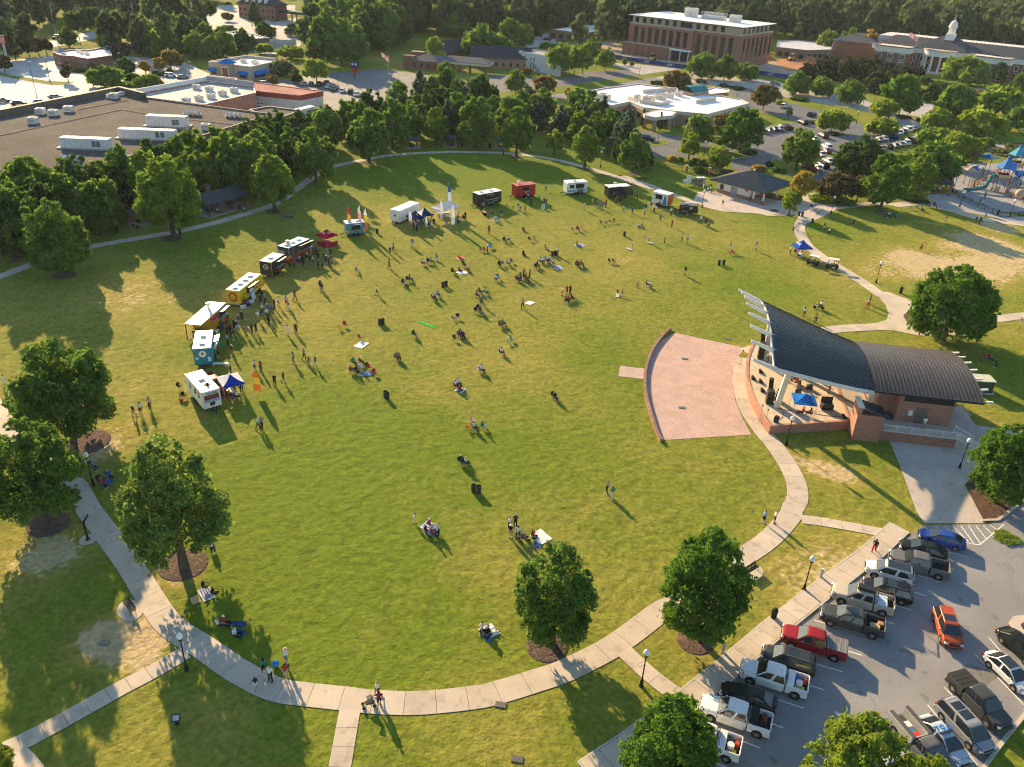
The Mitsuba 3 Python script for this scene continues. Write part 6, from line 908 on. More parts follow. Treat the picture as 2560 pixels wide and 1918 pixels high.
u_, v_ = 19.6, 7.4; gear('utility_cabinet', 'dark green utility cabinet with a pale lid behind the bandstand', 'utility cabinet', u_, v_, [('box', box(2.6, 2.2, 1.9, (0, 0, .98), .05), 'paint', (.05, .085, .06)), ('lid', box(2.8, 2.4, .12, (0, 0, 2.0), .03), 'paint', (.50, .52, .42)), ('pad', box(3.1, 2.7, .16, (0, 0, .06)), 'concrete', (.5, .48, .44)), ('door_seam', box(.03, .04, 1.7, (0, -1.11, .98)), 'paint', BK)], 5, 0)
# drains in the plaza
for i, p in enumerate(LAYOUT['drains']):
 kk = thing('drain_grate', ('upper drain grate in the pink plaza', 'lower drain grate in the pink plaza', 'drain grate in the lawn above the plaza', 'rusty drain grate in the bare soil at the lower left', 'brick-edged drain grate at the bottom edge of the lawn', 'drain at the edge of the lower loop path')[i], 'drain', None, tuple(p)); add('frame', box(.95, .6, .05, (0, 0, .05)), 'metal', (.18, .16, .15), parent=kk, m=at(*p, 0, -8)); add('bar', cat(*[box(.05, .5, .02, (-.36 + j * .12, 0, .085)) for j in range(7)]), 'metal', (.3, .26, .22), parent=kk, m=at(*p, 0, -8));
# ---------------------------------------------------------------- cars
CARCOL = {'white': (.78, .78, .77), 'black': (.01, .01, .011), 'silver': (.27, .29, .32), 'grey': (.12, .125, .135), 'graphite': (.055, .06, .066), 'charcoal': (.035, .039, .046), 'red': (.26, .012, .02), 'maroon': (.16, .025, .03), 'blue': (.015, .06, .30), 'navy': (.02, .03, .07), 'tan': (.46, .42, .34), 'orange': (.42, .075, .025), 'patrol': (.38, .46, .54)}
_car, FARM = {}, {}
def soft(m, size=.42, it=2):
 m = m.subdivide_to_size(size, max_iter=8) if hasattr(m, 'subdivide_to_size') else m; m.merge_vertices(); trimesh.smoothing.filter_laplacian(m, lamb=.5, iterations=it, volume_constraint=False); return m
def inset(a, b, c, d, m=.09, out=.03, th=.05):
 "a thin pane on the quad a b c d (counter-clockwise seen from outside)"
 q = [np.array(x, float) for x in (a, b, c, d)]; ce = sum(q) / 4; n = np.cross(q[1] - q[0], q[3] - q[0]); n /= np.linalg.norm(n) + 1e-9
 q = [x + (ce - x) / (np.linalg.norm(ce - x) + 1e-9) * m for x in q]; return hullm([x + n * out for x in q] + [x + n * (out - th) for x in q])
def wheel_m(r, w):
 R = trimesh.transformations.rotation_matrix(math.pi / 2, [1, 0, 0])
 ty = lathe([(r * .62, -w / 2), (r * .93, -w / 2), (r, -w * .3), (r, w * .3), (r * .93, w / 2), (r * .62, w / 2)], 16).apply_transform(R)
 rim = cat(lathe([(r * .62, -.02), (r * .62, .02)], 14).apply_transform(R), *[box(r * 1.16, w * 1.02, .05).apply_transform(trimesh.transformations.rotation_matrix(a, [0, 1, 0])) for a in np.arange(5) * math.pi / 5])
 return ty, rim
SPEC = {'sedan': dict(L=4.75, W=1.84, belt=.93, roof=1.45, hood=.88, tail=1.0, gx=(1.35, -2.05), tx=(.35, -1.15), wb=2.75, r=.33), 'suv': dict(L=4.75, W=1.92, belt=1.06, roof=1.70, hood=1.04, tail=1.08, gx=(1.4, -2.28), tx=(.62, -1.95), wb=2.8, r=.37),
  'minivan': dict(L=5.1, W=1.98, belt=1.05, roof=1.74, hood=1.0, tail=1.08, gx=(1.85, -2.48), tx=(.9, -2.2), wb=3.0, r=.35), 'pickup': dict(L=5.85, W=2.03, belt=1.24, roof=1.90, hood=1.2, tail=1.3, gx=(1.5, -1.02), tx=(.72, -.85), wb=3.75, r=.41), 'utility': dict(L=6.2, W=2.05, belt=1.24, roof=1.92, hood=1.2, tail=1.3, gx=(1.75, -.2), tx=(1.0, -.05), wb=3.9, r=.41)}
def car_parts(kind):
 if kind in _car: return _car[kind]
 s = SPEC[kind]; Lh, Wh = s['L'] / 2, s['W'] / 2; P = []
 g0, g1 = s['gx']; t0, t1 = s['tx']; b, rf = s['belt'], s['roof']
 def sec(x, z0, z1, w, c=.1): return [(x, y, z) for y, z in ((-w + c, z0), (w - c, z0), (-w, z0 + c), (w, z0 + c), (-w, z1 - c * 1.6), (w, z1 - c * 1.6), (-w + c * 1.2, z1), (w - c * 1.2, z1))]
 rear = g1 if kind not in ('pickup', 'utility') else g1 + .02
 front = hullm(sec(Lh, .36, s['hood'] - .18, Wh * .86) + sec(Lh - .3, .26, s['hood'] - .06, Wh * .97) + sec(g0, .24, s['hood'] + .05, Wh) + sec(g0 - .4, .24, b, Wh) + sec(rear, .24, b, Wh) + (sec(-Lh + .35, .28, s['tail'], Wh * .97) + sec(-Lh, .42, s['tail'] - .08, Wh * .88) if kind not in ('pickup', 'utility') else []))
 FARM[kind, 'body'] = front; P.append(('body', soft(front), 'gloss', 'c'))
 wb, wt = Wh - .05, Wh - .30
 Bq = [(g0, -wb, b - .03), (g0, wb, b - .03), (g1, wb, b - .03), (g1, -wb, b - .03)]; Tq = [(t0, -wt, rf - .03), (t0, wt, rf - .03), (t1, wt, rf - .03), (t1, -wt, rf - .03)]
 P.append(('cabin', hullm(Bq + Tq + [(t0 - .2, -wt + .12, rf + .02), (t0 - .2, wt - .12, rf + .02), (t1 + .2, wt - .12, rf + .02), (t1 + .2, -wt + .12, rf + .02)]).apply_scale(1.0), 'gloss', 'c')); FARM[kind, 'cabin'] = P[-1][1]; P[-1] = ('cabin', soft(P[-1][1], .45, 1), 'gloss', 'c')
 P.append(('windshield', inset(Bq[0], Bq[1], Tq[1], Tq[0], .1), 'dark_glass', None)); P.append(('rear_window', inset(Bq[2], Bq[3], Tq[3], Tq[2], .12), 'dark_glass', None))
 for y in (0, 1):
  B0, B1, T0, T1 = (Bq[0], Bq[3], Tq[0], Tq[3]) if y == 0 else (Bq[1], Bq[2], Tq[1], Tq[2]); l = lambda p, q, t: tuple(np.array(p) * (1 - t) + np.array(q) * t)
  for ta, tb in ((.0, .5), (.53, 1.0)):
   q = [l(B0, B1, ta), l(B0, B1, tb), l(T0, T1, tb), l(T0, T1, ta)]; q = [q[1], q[0], q[3], q[2]] if y == 0 else q
   P.append(('side_window', inset(*q, .09), 'dark_glass', None))
 if kind == 'suv' or kind == 'minivan': P += [('sunroof', box(.9, 1.0, .03, ((t0 + t1) / 2 + .4, 0, rf + .02)), 'dark_glass', None)]
 if kind in ('suv',): P += [('roof_rail', tube((t0 - .25, y * (wt - .06), rf + .05), (t1 + .2, y * (wt - .06), rf + .05), .025, n=5), 'metal', (.3, .3, .3)) for y in (-1, 1)]
 if kind == 'pickup':
  bx0, bx1 = -Lh, g1 - .06; P.append(('bed', cat(span(bx0, bx1, -Wh, Wh, .45, .72), span(bx0 + .06, bx1, -Wh, -Wh + .13, .72, 1.32, .03), span(bx0 + .06, bx1, Wh - .13, Wh, .72, 1.32, .03), span(bx1 - .08, bx1, -Wh + .13, Wh - .13, .72, 1.32)), 'gloss', 'c'))
  P.append(('tailgate', span(bx0, bx0 + .08, -Wh + .1, Wh - .1, .6, 1.32, .02), 'gloss', 'c')); P.append(('bed_liner', span(bx0 + .08, bx1 - .09, -Wh + .14, Wh - .14, .715, .74), 'paint', (.025, .025, .027)))
 if kind == 'utility':
  bx0, bx1 = -Lh, g1 - .08; G = (.36, .37, .37)
  for y in (-1, 1):
   y0, y1 = sorted((y * Wh, y * (Wh - .45))); P.append(('tool_box', span(bx0, bx1, y0, y1, .72, 1.62, .03), 'paint', G)); P.append(('tool_box_lid', span(bx0 + .03, bx1 - .03, y0 + .04, y1 - .04, 1.62, 1.66), 'paint', (.09, .09, .09)))
  P += [('bed', span(bx0, bx1, -Wh + .45, Wh - .45, .6, .75), 'paint', (.12, .12, .12)), ('bulkhead', span(bx1 - .1, bx1, -Wh + .4, Wh - .4, .7, 1.6), 'paint', G), ('chassis', span(bx0, bx1, -.5, .5, .4, .6), 'paint', (.03, .03, .03))]
 zl = s['hood'] - .27; zt = (s['tail'] if kind not in ('pickup', 'utility') else 1.2) - .22
 for y in (-1, 1):
  P.append(('headlight', box(.22, .36, .15, (Lh - .12, y * Wh * .70, zl), .02), 'dark_glass' if 0 else 'metal', (.72, .74, .76))); P.append(('taillight', box(.12, .26, .2, (-Lh + .06, y * Wh * .78, zt), .02), 'gloss', (.42, .015, .015)))
  P.append(('mirror', box(.14, .2, .14, (g0 - .5, y * (Wh + .08), b + .06), .03), 'gloss', 'c'))
 P.append(('grille', box(.06, Wh * 1.0, .2, (Lh - .005, 0, zl - .02)), 'paint', (.02, .02, .02))); P.append(('bumper', box(.16, Wh * 1.8, .16, (Lh - .06, 0, .42), .04), 'paint', (.06, .06, .06))); P.append(('rear_bumper', box(.16, Wh * 1.8, .16, (-Lh + .04, 0, .48), .04), 'paint', (.1, .1, .1)))
 ty, rim = wheel_m(s['r'], .24); W4 = [(x, y) for x in (s['wb'] / 2, -s['wb'] / 2 - (.05 if kind in ('pickup', 'utility') else 0)) for y in (-1, 1)]
 arch = lathe([(s['r'] * 1.16, -.02), (s['r'] * 1.16, .02)], 16).apply_transform(trimesh.transformations.rotation_matrix(math.pi / 2, [1, 0, 0]))
 P.append(('wheel_arch', cat(*[arch.copy().apply_translation([x, y * (Wh - .012), s['r'] + .03]) for x, y in W4]), 'paint', (.012, .012, .012)))
 _car[kind] = (P, ty, rim, [(x, y * (Wh - .1), s['r']) for x, y in W4]); return _car[kind]
_cd = {}
def cdict(kk, mesh, bsdf, col, smooth=False):
 if kk not in _cd: _cd[kk] = shape(mesh, bsdf, col, smooth)
 return _cd[kk]
def put_car(x, y, deg, kind, colour, label, group, full=True, zz=.018):
 P, ty, rim, W4 = car_parts(kind); col = CARCOL[colour]; M = at(x, y, zz, deg)
 k = thing({'pickup': 'pickup_truck', 'utility': 'utility_truck', 'minivan': 'minivan', 'suv': 'sport_utility_car', 'sedan': 'sedan_car'}[kind], label, {'pickup': 'pickup truck', 'utility': 'utility truck', 'minivan': 'minivan'}.get(kind, 'car'), group, (x, y))
 for i, (n, m, b, c) in enumerate(P):
  if not full and n in ('grille', 'mirror', 'bumper', 'rear_bumper', 'roof_rail', 'sunroof', 'headlight'): continue
  cc_ = col if c == 'c' else c; m = FARM.get((kind, n), m) if not full else m; add(n, cdict((kind, i, colour if c == 'c' else '', full), m, b, cc_, (True if n in ('body', 'cabin') and full else 28) if b == 'gloss' else False), None, parent=k, m=M)
 for wx, wy, wz in W4:
  Mw = M @ T().translate([wx, wy, wz]); wk = add('wheel', cdict((kind, 'ty'), ty, 'paint', (.02, .02, .02), 30), None, parent=k, m=Mw)
  if full: add('rim', cdict((kind, 'rim'), rim, 'metal', (.45, .45, .46)), None, parent=wk, m=Mw)
 return k, M
CW = ['bright blue sedan nearest the hatched no-parking area', 'black sedan second from the hatched area', 'grey pickup with an empty bed beside the black sedan', 'white sport utility car with a black roof in the pavement row', 'black sport utility car between the white one and the tan pickup', 'tan pickup with a roof box and ladder rack', 'large grey pickup carrying a cardboard box', 'dark red pickup with a mesh bed cover', 'charcoal sport utility car below the red pickup', 'white pickup with a white tool chest and coolers in its bed', 'black sedan between two white pickups', 'white pickup with a black tonneau and red tank in its bed', 'white pickup loaded with tools half behind the bottom tree', 'white car peeping out under the bottom tree',
 'white sedan with a black roof panel near the right edge', 'black car cut off by the right edge', 'dark grey pickup with a folded bed cover facing away', 'silver minivan with two sunroofs', 'pale blue-white sedan with a number on its roof', 'grey service truck with tool boxes along its bed', 'white car at the bottom edge left of the service truck', 'orange sport utility car driving along the aisle']
for i, (x, y, deg, kind, colour) in enumerate(L['cars']):
 k, M = put_car(x, y, deg, kind, colour, CW[i], 'cars parked by the pavement' if i < 14 else None)
 def extra(n, m, b, c, lab=None): return add(n, m, b, c, parent=k, m=M, label=lab)
 if i == 5: extra('roof_box', box(1.7, .8, .35, (-.1, 0, 2.1), .08), 'gloss', (.03, .03, .03)); extra('rack', cat(*[box(.06, 1.9, .06, (q, 0, 1.95)) for q in (-1.2, -2.7)], *[box(.06, .06, .7, (q, s, 1.62)) for q in (-1.2, -2.7) for s in (-.95, .95)]), 'paint', (.05, .05, .05)); extra('bed_cover', box(1.0, 1.6, .06, (-1.7, .1, 1.25)), 'paint', (.55, .65, .72))
 if i == 6: extra('carton', box(.9, .6, .45, (-2.0, .3, .98), .02), 'paint', (.45, .30, .16)); extra('carton', box(.5, .5, .5, (-2.5, -.2, 1.0), .02), 'paint', (.40, .22, .14)); extra('sunroof', box(.75, .9, .03, (0, 0, 1.925)), 'dark_glass', None)
 if i == 7: extra('mesh_cover', box(1.8, 1.8, .05, (-1.98, 0, 1.33)), 'paint', (.16, .17, .18)); [extra('cover_bar', box(.05, 1.8, .07, (-1.2 - q * .5, 0, 1.345)), 'paint', (.30, .30, .30)) for q in range(4)]
 if i in (9, 12): extra('tool_chest', box(.55, 1.85, .5, (-1.42, 0, 1.2), .04), 'gloss', (.75, .75, .74)); extra('drum', tube((-2.1, .3, .75), (-2.1, .3, 1.5), .28, n=12), 'paint', (.7, .7, .68)); extra('bucket', tube((-2.55, -.3, .75), (-2.55, -.3, 1.2), .17, .2, n=10), 'paint', (.5, .06, .03)); extra('canister', box(.35, .3, .45, (-2.4, .6, 1.0), .04), 'paint', (.65, .45, .03)); extra('chest', box(.55, .45, .4, (-1.95, -.5, .97), .03), 'paint', (.06, .10, .30 if i == 9 else .12))
 if i == 11: extra('tonneau', box(.7, 1.85, .08, (-1.45, 0, 1.34)), 'paint', (.02, .02, .02)); extra('tank', tube((-2.3, -.3, .75), (-2.3, -.3, 1.3), .2, n=10), 'paint', (.55, .05, .03)); extra('frame', cat(*[tube((-2.0 - .2 * q, .6, .8), (-2.4 + .1 * q, -.5, 1.45), .04, n=5) for q in range(4)]), 'paint', (.05, .05, .05))
 if i == 16: extra('bed_cover', box(1.75, 1.85, .06, (-1.98, 0, 1.34)), 'paint', (.035, .035, .037)); [extra('cover_fold', box(.04, 1.85, .08, (-1.5 - .45 * q, 0, 1.345)), 'paint', (.02, .02, .02)) for q in range(3)]
 if i == 17: extra('sunroof', box(.8, 1.0, .03, (-1.2, 0, 1.76)), 'dark_glass', None)
 if i == 18:
  w = words('794', .62, .02); w.apply_translation([-w.extents[0] / 2, -.3, 0]); w.apply_transform(trimesh.transformations.rotation_matrix(math.pi / 2, [0, 0, 1])); w.apply_translation([-.45, 0, 1.475]); extra('roof_number', w, 'paint', (.02, .16, .50), 'blue number 794 on the roof'); extra('light_bar', box(.25, 1.1, .1, (-.05, 0, 1.53), .03), 'dark_glass', None)
 if i == 14: extra('roof_panel', box(1.3, 1.15, .03, (-.4, 0, 1.475)), 'dark_glass', None)
 if i == 3: extra('roof_panel', box(2.2, 1.2, .03, (-.7, 0, 1.735)), 'dark_glass', None)
 if i == 19:
  for q, (dx, dy, s1, s2, h, c) in enumerate([(-.8, .1, .6, .5, .35, (.55, .04, .03)), (-1.3, -.1, .5, .7, .3, (.05, .2, .4)), (-1.9, .15, .6, .5, .3, (.7, .7, .7)), (-.5, -.3, .4, .3, .3, (.7, .4, .03)), (-2.5, 0, .7, .6, .25, (.06, .06, .06))]): extra('load_box', box(s1, s2, h, (dx, dy, .76 + h / 2), .03), 'paint', c)
for i, (x, y, deg, kind, colour) in enumerate(L['far_cars']):
 k, M = put_car(x, y, deg, kind, colour, None, 'cars in the car parks and roads beyond the lawn', full=False, zz=.04); labels[k]['kind_'] = colour + {'sedan': ' saloon car', 'suv': ' sport utility car', 'pickup': ' pickup', 'minivan': ' van'}[kind]
# box lorry in the delivery yard
x, y = LAYOUT['lorry'][:2]; M = at(x, y, .05, LAYOUT['lorry'][2]); k = thing('lorry', 'white articulated lorry with blue lettering behind the supermarket', 'lorry', None, (x, y))
add('trailer', span(-12, 1.2, -1.3, 1.3, 1.1, 4.0, .04), 'paint', (.76, .76, .76), parent=k, m=M); add('cab', hullm([(2, s, z) for s in (-1.2, 1.2) for z in (.7, 3.3)] + [(4.2, s, z) for s in (-1.2, 1.2) for z in (.7, 2.3)] + [(3.3, s, 3.1) for s in (-1.1, 1.1)]), 'gloss', (.75, .75, .75), parent=k, m=M); add('bonnet', span(4.0, 5.4, -1.05, 1.05, .6, 1.9, .12), 'gloss', (.75, .75, .75), parent=k, m=M); add('windshield', inset((4.2, -1.1, 2.1), (4.2, 1.1, 2.1), (3.3, 1.0, 3.1), (3.3, -1.0, 3.1), .1, .05), 'dark_glass', None, parent=k, m=M)
for wx in (-10.8, -9.5, 1.6, 2.6, 4.8):
 for wy in (-1.1, 1.1): add('wheel', wheel_m(.5, .3)[0].apply_translation([wx, wy, .5]), 'paint', (.02, .02, .02), parent=k, m=M)
add('side_print', cat(span(-2.6, .6, -1.325, -1.3, 1.9, 3.3)), 'paint', (.03, .12, .45), parent=k, m=M); w = words('FREIGHT', .9, .02) if 0 else None
# ---------------------------------------------------------------- people
SKIN = [(.52, .32, .22), (.45, .26, .17), (.28, .15, .09), (.13, .07, .045), (.56, .37, .27)]
HAIR = [(.03, .02, .015), (.09, .05, .025), (.30, .20, .09), (.02, .015, .012), (.35, .33, .31), (.16, .06, .03)]
PC = {'w': ((.72, .72, .70), 'white'), 'k': ((.022, .022, .026), 'black'), 'r': ((.48, .03, .035), 'red'), 'b': ((.03, .11, .42), 'blue'), 'n': ((.035, .05, .11), 'navy blue'), 'g': ((.22, .225, .235), 'grey'), 't': ((.02, .22, .22), 'teal'), 'e': ((.02, .28, .09), 'green'), 'p': ((.16, .09, .36), 'purple'), 'y': ((.42, .34, .22), 'tan'), 'o': ((.52, .17, .05), 'orange'), 'l': ((.28, .45, .62), 'light blue'), 'm': ((.22, .03, .05), 'maroon'), 'i': ((.66, .33, .36), 'pink'), 'h': ((.45, .55, .04), 'lime')}
def ball(p, r, n=6): return m3.Manifold.sphere(r, n).translate([float(q) for q in p])
def bone(a, b, ra, rb, n=6): return m3.Manifold.batch_hull([ball(a, ra, n), ball(b, rb, n)])
def body_joints(pose, side=0):
 "joints facing +x; z up; 1.72 m tall when standing"
 J = {}; pel, lean = .93, 0
 if pose in ('s0', 's1', 's2'): legs = {s: [(0, s * .1, .9), (.02, s * .13, .49), (-.02, s * .14, .09)] for s in (-1, 1)}
 elif pose == 'w': legs = {-1: [(0, -.1, .9), (.2, -.11, .52), (.16, -.11, .12)], 1: [(0, .1, .9), (.02, .11, .50), (-.32, .11, .14)]}
 elif pose == 'c': pel = .46; legs = {s: [(0, s * .1, .46), (.42, s * .14, .47), (.44, s * .14, .09)] for s in (-1, 1)}
 elif pose == 'g': pel = .13; legs = {s: [(0, s * .1, .13), (.42, s * .22, .36 if s > 0 else .16), (.62 if s > 0 else .78, s * .12, .09)] for s in (-1, 1)}
 elif pose == 'x': pel = .13; legs = {s: [(0, s * .1, .13), (.38, s * .34, .16), (.46, -s * .12, .1)] for s in (-1, 1)}
 lx = {'s0': 0, 's1': .03, 's2': 0, 'w': .06, 'c': -.1, 'g': -.14, 'x': .02}[pose]; z = pel + .01
 J['pel'] = (0, 0, z); J['waist'] = (lx * .3, 0, z + .14); J['chest'] = (lx * .8, 0, z + .34); J['neck'] = (lx, 0, z + .54); J['head'] = (lx + .03, 0, z + .67)
 sh = {s: (lx * .9, s * .19, z + .47) for s in (-1, 1)}
 arms = {'s0': {s: [(0, s * .26, .23), (.05, s * .27, 0)] for s in (-1, 1)}, 's1': {1: [(.02, .26, .22), (.24, .17, .24)], -1: [(0, -.26, .22), (.22, -.12, .22)]}, 's2': {1: [(.05, .27, .24), (.26, .18, .42)], -1: [(-.02, -.28, .23), (.03, -.25, .0)]}, 'w': {1: [(.12, .25, .24), (.24, .24, .06)], -1: [(-.14, -.26, .24), (-.14, -.27, .0)]},
   'c': {s: [(.0, s * .28, .22), (.24, s * .24, .16)] for s in (-1, 1)}, 'g': {1: [(-.24, .28, .22), (-.32, .30, -.03)], -1: [(.02, -.27, .22), (.24, -.18, .2)]}, 'x': {s: [(.08, s * .27, .2), (.3, s * .12, .12)] for s in (-1, 1)}}[pose]
 J['legs'], J['sh'], J['arms'] = legs, sh, {s: [(x + lx * .5, y, zz + z) for x, y, zz in arms[s]] for s in (-1, 1)}
 return J
_pp = {}
def figure(pose, short, sleeve=True, skirt=False):
 kk = (pose, short, sleeve)
 if kk in _pp: return _pp[kk]
 J = body_joints(pose); U = m3.Manifold.batch_boolean; A = m3.OpType.Add; hd = np.array(J['head'])
 B = [bone(J['pel'], J['waist'], .13, .12), bone(J['waist'], J['chest'], .12, .14), bone(J['chest'], J['neck'], .13, .055), bone(J['neck'], hd, .052, .06), m3.Manifold.batch_hull([ball(hd + [.01, 0, .04], .098, 10), ball(hd + [.03, 0, -.05], .062, 6)]), m3.Manifold.batch_hull([ball(hd + [.105, 0, .0], .018, 4), ball(hd + [.12, 0, -.015], .018, 4), ball(hd + [.09, 0, .03], .012, 4)])]
 B += [ball(hd + [.01, s * .098, .01], .026, 6) for s in (-1, 1)]
 shirt = [bone(J['pel'], J['waist'], .148, .138), bone(J['waist'], J['chest'], .138, .158), m3.Manifold.batch_hull([ball(J['chest'], .15, 6), ball(J['sh'][-1], .072, 6), ball(J['sh'][1], .072, 6), ball(np.array(J['neck']) - [0, 0, .03], .06, 6)])]
 tr, sho = [bone(np.add(J['pel'], [0, -.06, 0]), np.add(J['pel'], [0, .06, .02]), .145, .145)], []
 for s in (-1, 1):
  a, (e, w) = J['sh'][s], J['arms'][s]; a, e, w = map(np.array, (a, e, w)); B += [bone(a, e, .052, .042), bone(e, w, .042, .029)]
  d = (w - e) / (np.linalg.norm(w - e) + 1e-9); sd = np.cross(d, [1, 0, 0] if abs(d[0]) < .8 else [0, 0, 1]); sd /= np.linalg.norm(sd); pm = w + d * .07; B.append(m3.Manifold.batch_hull([ball(w + d * .01, .028, 6), ball(pm + sd * .026, .016, 4), ball(pm - sd * .026, .016, 4)]))
  for f in range(4):
   q = pm + sd * (.03 - .02 * f); up = np.array([.02, 0, -.01]); B.append(bone(q, q + d * (.05 + .015 * (f in (1, 2))) + up, .0095, .008, 4))
  B.append(bone(w + d * .02 + sd * .02, w + d * .055 + sd * .06, .011, .009, 4))
  shirt.append(bone(a, a + (e - a) * (.8 if sleeve else .45), .072, .064))
  h, kn, an = map(np.array, J['legs'][s]); B += [bone(h, kn, .085, .058), bone(kn, an, .056, .036)]
  toe = an + ([.17, 0, -.05] if pose not in ('g',) else [.08, 0, .1]); sho.append(m3.Manifold.batch_hull([ball(an + [-.04, 0, -.03], .052, 6), ball(toe, .042, 6), ball(an + [.0, 0, .01], .05, 6)]))
  if short: tr.append(bone(h, h + (kn - h) * .85, .108, .092))
  else: tr += [bone(h, kn, .105, .076), bone(kn, an, .076, .062)]
 hair = [m3.Manifold.batch_hull([ball(hd + [-.02, 0, .055], .108, 8), ball(hd + [-.045, 0, .0], .092, 6)]) - m3.Manifold.batch_hull([ball(hd + [.14, 0, -.03], .10, 6), ball(hd + [.10, 0, -.12], .12, 6)])]
 out = {'body': U(B, A), 'shirt': U(shirt, A), 'trousers': U(tr, A), 'shoes': U(sho, A), 'hair': hair[0]}
 out['long_hair'] = U([hair[0], m3.Manifold.batch_hull([ball(hd + [-.07, 0, .02], .085, 6), ball(hd + [-.1, 0, -.2], .06, 6)])], A)
 hb = lathe([(.185, .0), (.18, .015), (.118, .02), (.112, .09), (.07, .125), (.01, .135)], 12); hb.apply_translation(hd + [0, 0, .06]); out['hat'] = hb
 cp = cat(lathe([(.116, 0), (.112, .06), (.06, .105), (.01, .11)], 10), hullm([(.05, -.08, 0), (.05, .08, 0), (.2, -.06, -.01), (.2, .06, -.01), (.05, -.08, .015), (.05, .08, .015)])); cp.apply_translation(hd + [.005, 0, .06]); out['cap'] = cp
 _pp[kk] = {n: man(m) for n, m in out.items()}; return _pp[kk]
_pd = {}
def pdict(pose, short, sleeve, n, c):
 kk = (pose, short, sleeve, n, tuple(np.round(c, 3)))
 if kk not in _pd: _pd[kk] = shape(figure(pose, short, sleeve)[n], 'cloth', c, True if n not in ('hat', 'cap') else False)
 return _pd[kk]
def chair_parts(kind=0):
 fr = cat(*[tube(a, b, .014, n=5) for a, b in (((.27, -.27, 0), (-.25, -.27, .42)), ((-.25, -.27, 0), (.27, -.27, .42)), ((.27, .27, 0), (-.25, .27, .42)), ((-.25, .27, 0), (.27, .27, .42)), ((-.25, -.27, .4), (-.36, -.27, .88)), ((-.25, .27, .4), (-.36, .27, .88)), ((.27, -.27, .42), (.27, -.27, .62)), ((.27, .27, .42), (.27, .27, .62)))])
 return [('frame', fr, 'metal', (.18, .18, .18)), ('seat', hullm([(.27, -.26, .43), (.27, .26, .43), (-.25, -.26, .36), (-.25, .26, .36), (.0, -.2, .37), (0, .2, .37)]), 'cloth', 'c'), ('backrest', hullm([(-.25, -.26, .40), (-.25, .26, .40), (-.37, -.26, .88), (-.37, .26, .88), (-.34, -.2, .62), (-.34, .2, .62)]), 'cloth', 'c'), ('armrest', box(.54, .07, .02, (.0, -.28, .63)), 'cloth', 'c'), ('armrest', box(.54, .07, .02, (.0, .28, .63)), 'cloth', 'c')]
CHP = chair_parts(); CC = {**{q: v for q, v in PC.items()}}
def put_chair(x, y, deg, c, z=.02):
 k = thing('folding_chair', None, 'chair', 'folding chairs on the lawn', (x, y)); labels[k]['kind_'] = CC[c][1] + ' folding chair'
 for i, (n, m, b, col) in enumerate(CHP): add(n, cdict(('chair', i, c), m, b, CC[c][0] if col == 'c' else col), None, parent=k, m=at(x, y, z, deg))
 return k
GARM = {'k': 'black', 'n': 'navy', 'w': 'white', 'y': 'tan', 'g': 'grey', 'r': 'red', 'b': 'blue'}
STAGE_DEG = math.degrees(math.atan2(SO[1] - 105, SO[0] - 0))
def put_person(x, y, pose, sc, pc, z=0.0, deg=None, s=None):
 r = rng.random
 child = pose == 'k'; p = {'s': ('s0', 's1', 's2')[int(rng.integers(3))], 'w': 'w', 'c': 'c', 'g': ('g', 'x')[int(rng.integers(2))], 'k': ('s0', 'w')[int(rng.integers(2))]}[pose]
 short = (pc in 'ywgrb' and r() < .75) or (pc in 'kn' and r() < .4); sleeve = r() < .8
 if deg is None: deg = (-25 + float(rng.normal()) * 35) if pose in 'cg' else float(rng.uniform(0, 360))
 sz = s or (float(rng.uniform(.62, .8)) if child else float(rng.uniform(1.0, 1.1)))
 if pose == 'c':
  ch = 'kknbrkgte'[int(rng.integers(9))]; put_chair(x, y, deg, ch if sc != 'e' else 'e', z + .02); sz = 1.02
 M = T().translate([x, y, z + (.012 if pose != 'c' else .03)]).rotate([0, 0, 1], deg).scale(sz)
 k = thing('person', None, 'person', None, (x, y)); skin = SKIN[int(rng.choice(5, p=[.36, .24, .14, .14, .12]))]; hr = r()
 P_ = [('body', skin), ('shirt', PC[sc][0]), ('trousers', PC[pc][0]), ('shoes', [(.6, .6, .6), (.03, .03, .03), (.2, .2, .2)][int(rng.integers(3))])]
 top = 'hair' if hr < .5 else 'long_hair' if hr < .76 else 'cap' if hr < .9 else 'hat'
 P_.append((top, HAIR[int(rng.integers(6))] if 'hair' in top else [(.7, .7, .68), (.03, .03, .03), (.5, .45, .36), (.05, .08, .2)][int(rng.integers(4))]))
 if top in ('cap',): P_.append(('hair', HAIR[int(rng.integers(6))]))
 for n, c in P_: add(n, pdict(p, bool(short), bool(sleeve), n, c), None, parent=k, m=M)
 act = {'s': 'standing', 'w': 'walking', 'c': 'seated', 'g': 'on the ground', 'k': 'on foot'}[pose]
 labels[k]['kind_'] = f"{'child' if child else 'person'}, {PC[sc][1]} top, {GARM.get(pc, 'dark')} {'shorts' if short else 'trousers'}, {act}"
 return k
for x, y, pose, sc, pc, hd_ in L['people']:
 zz = .05 if any(True for ln in pl if ln.distance(Point(x, y)) < 1.3) else 0.0
 put_person(x, y, pose, sc, pc, zz, float(hd_) if hd_ else None)
for x, y, c in L['chairs']: put_chair(x, y, -25 + float(rng.normal()) * 25, c if c in CC else 'k')
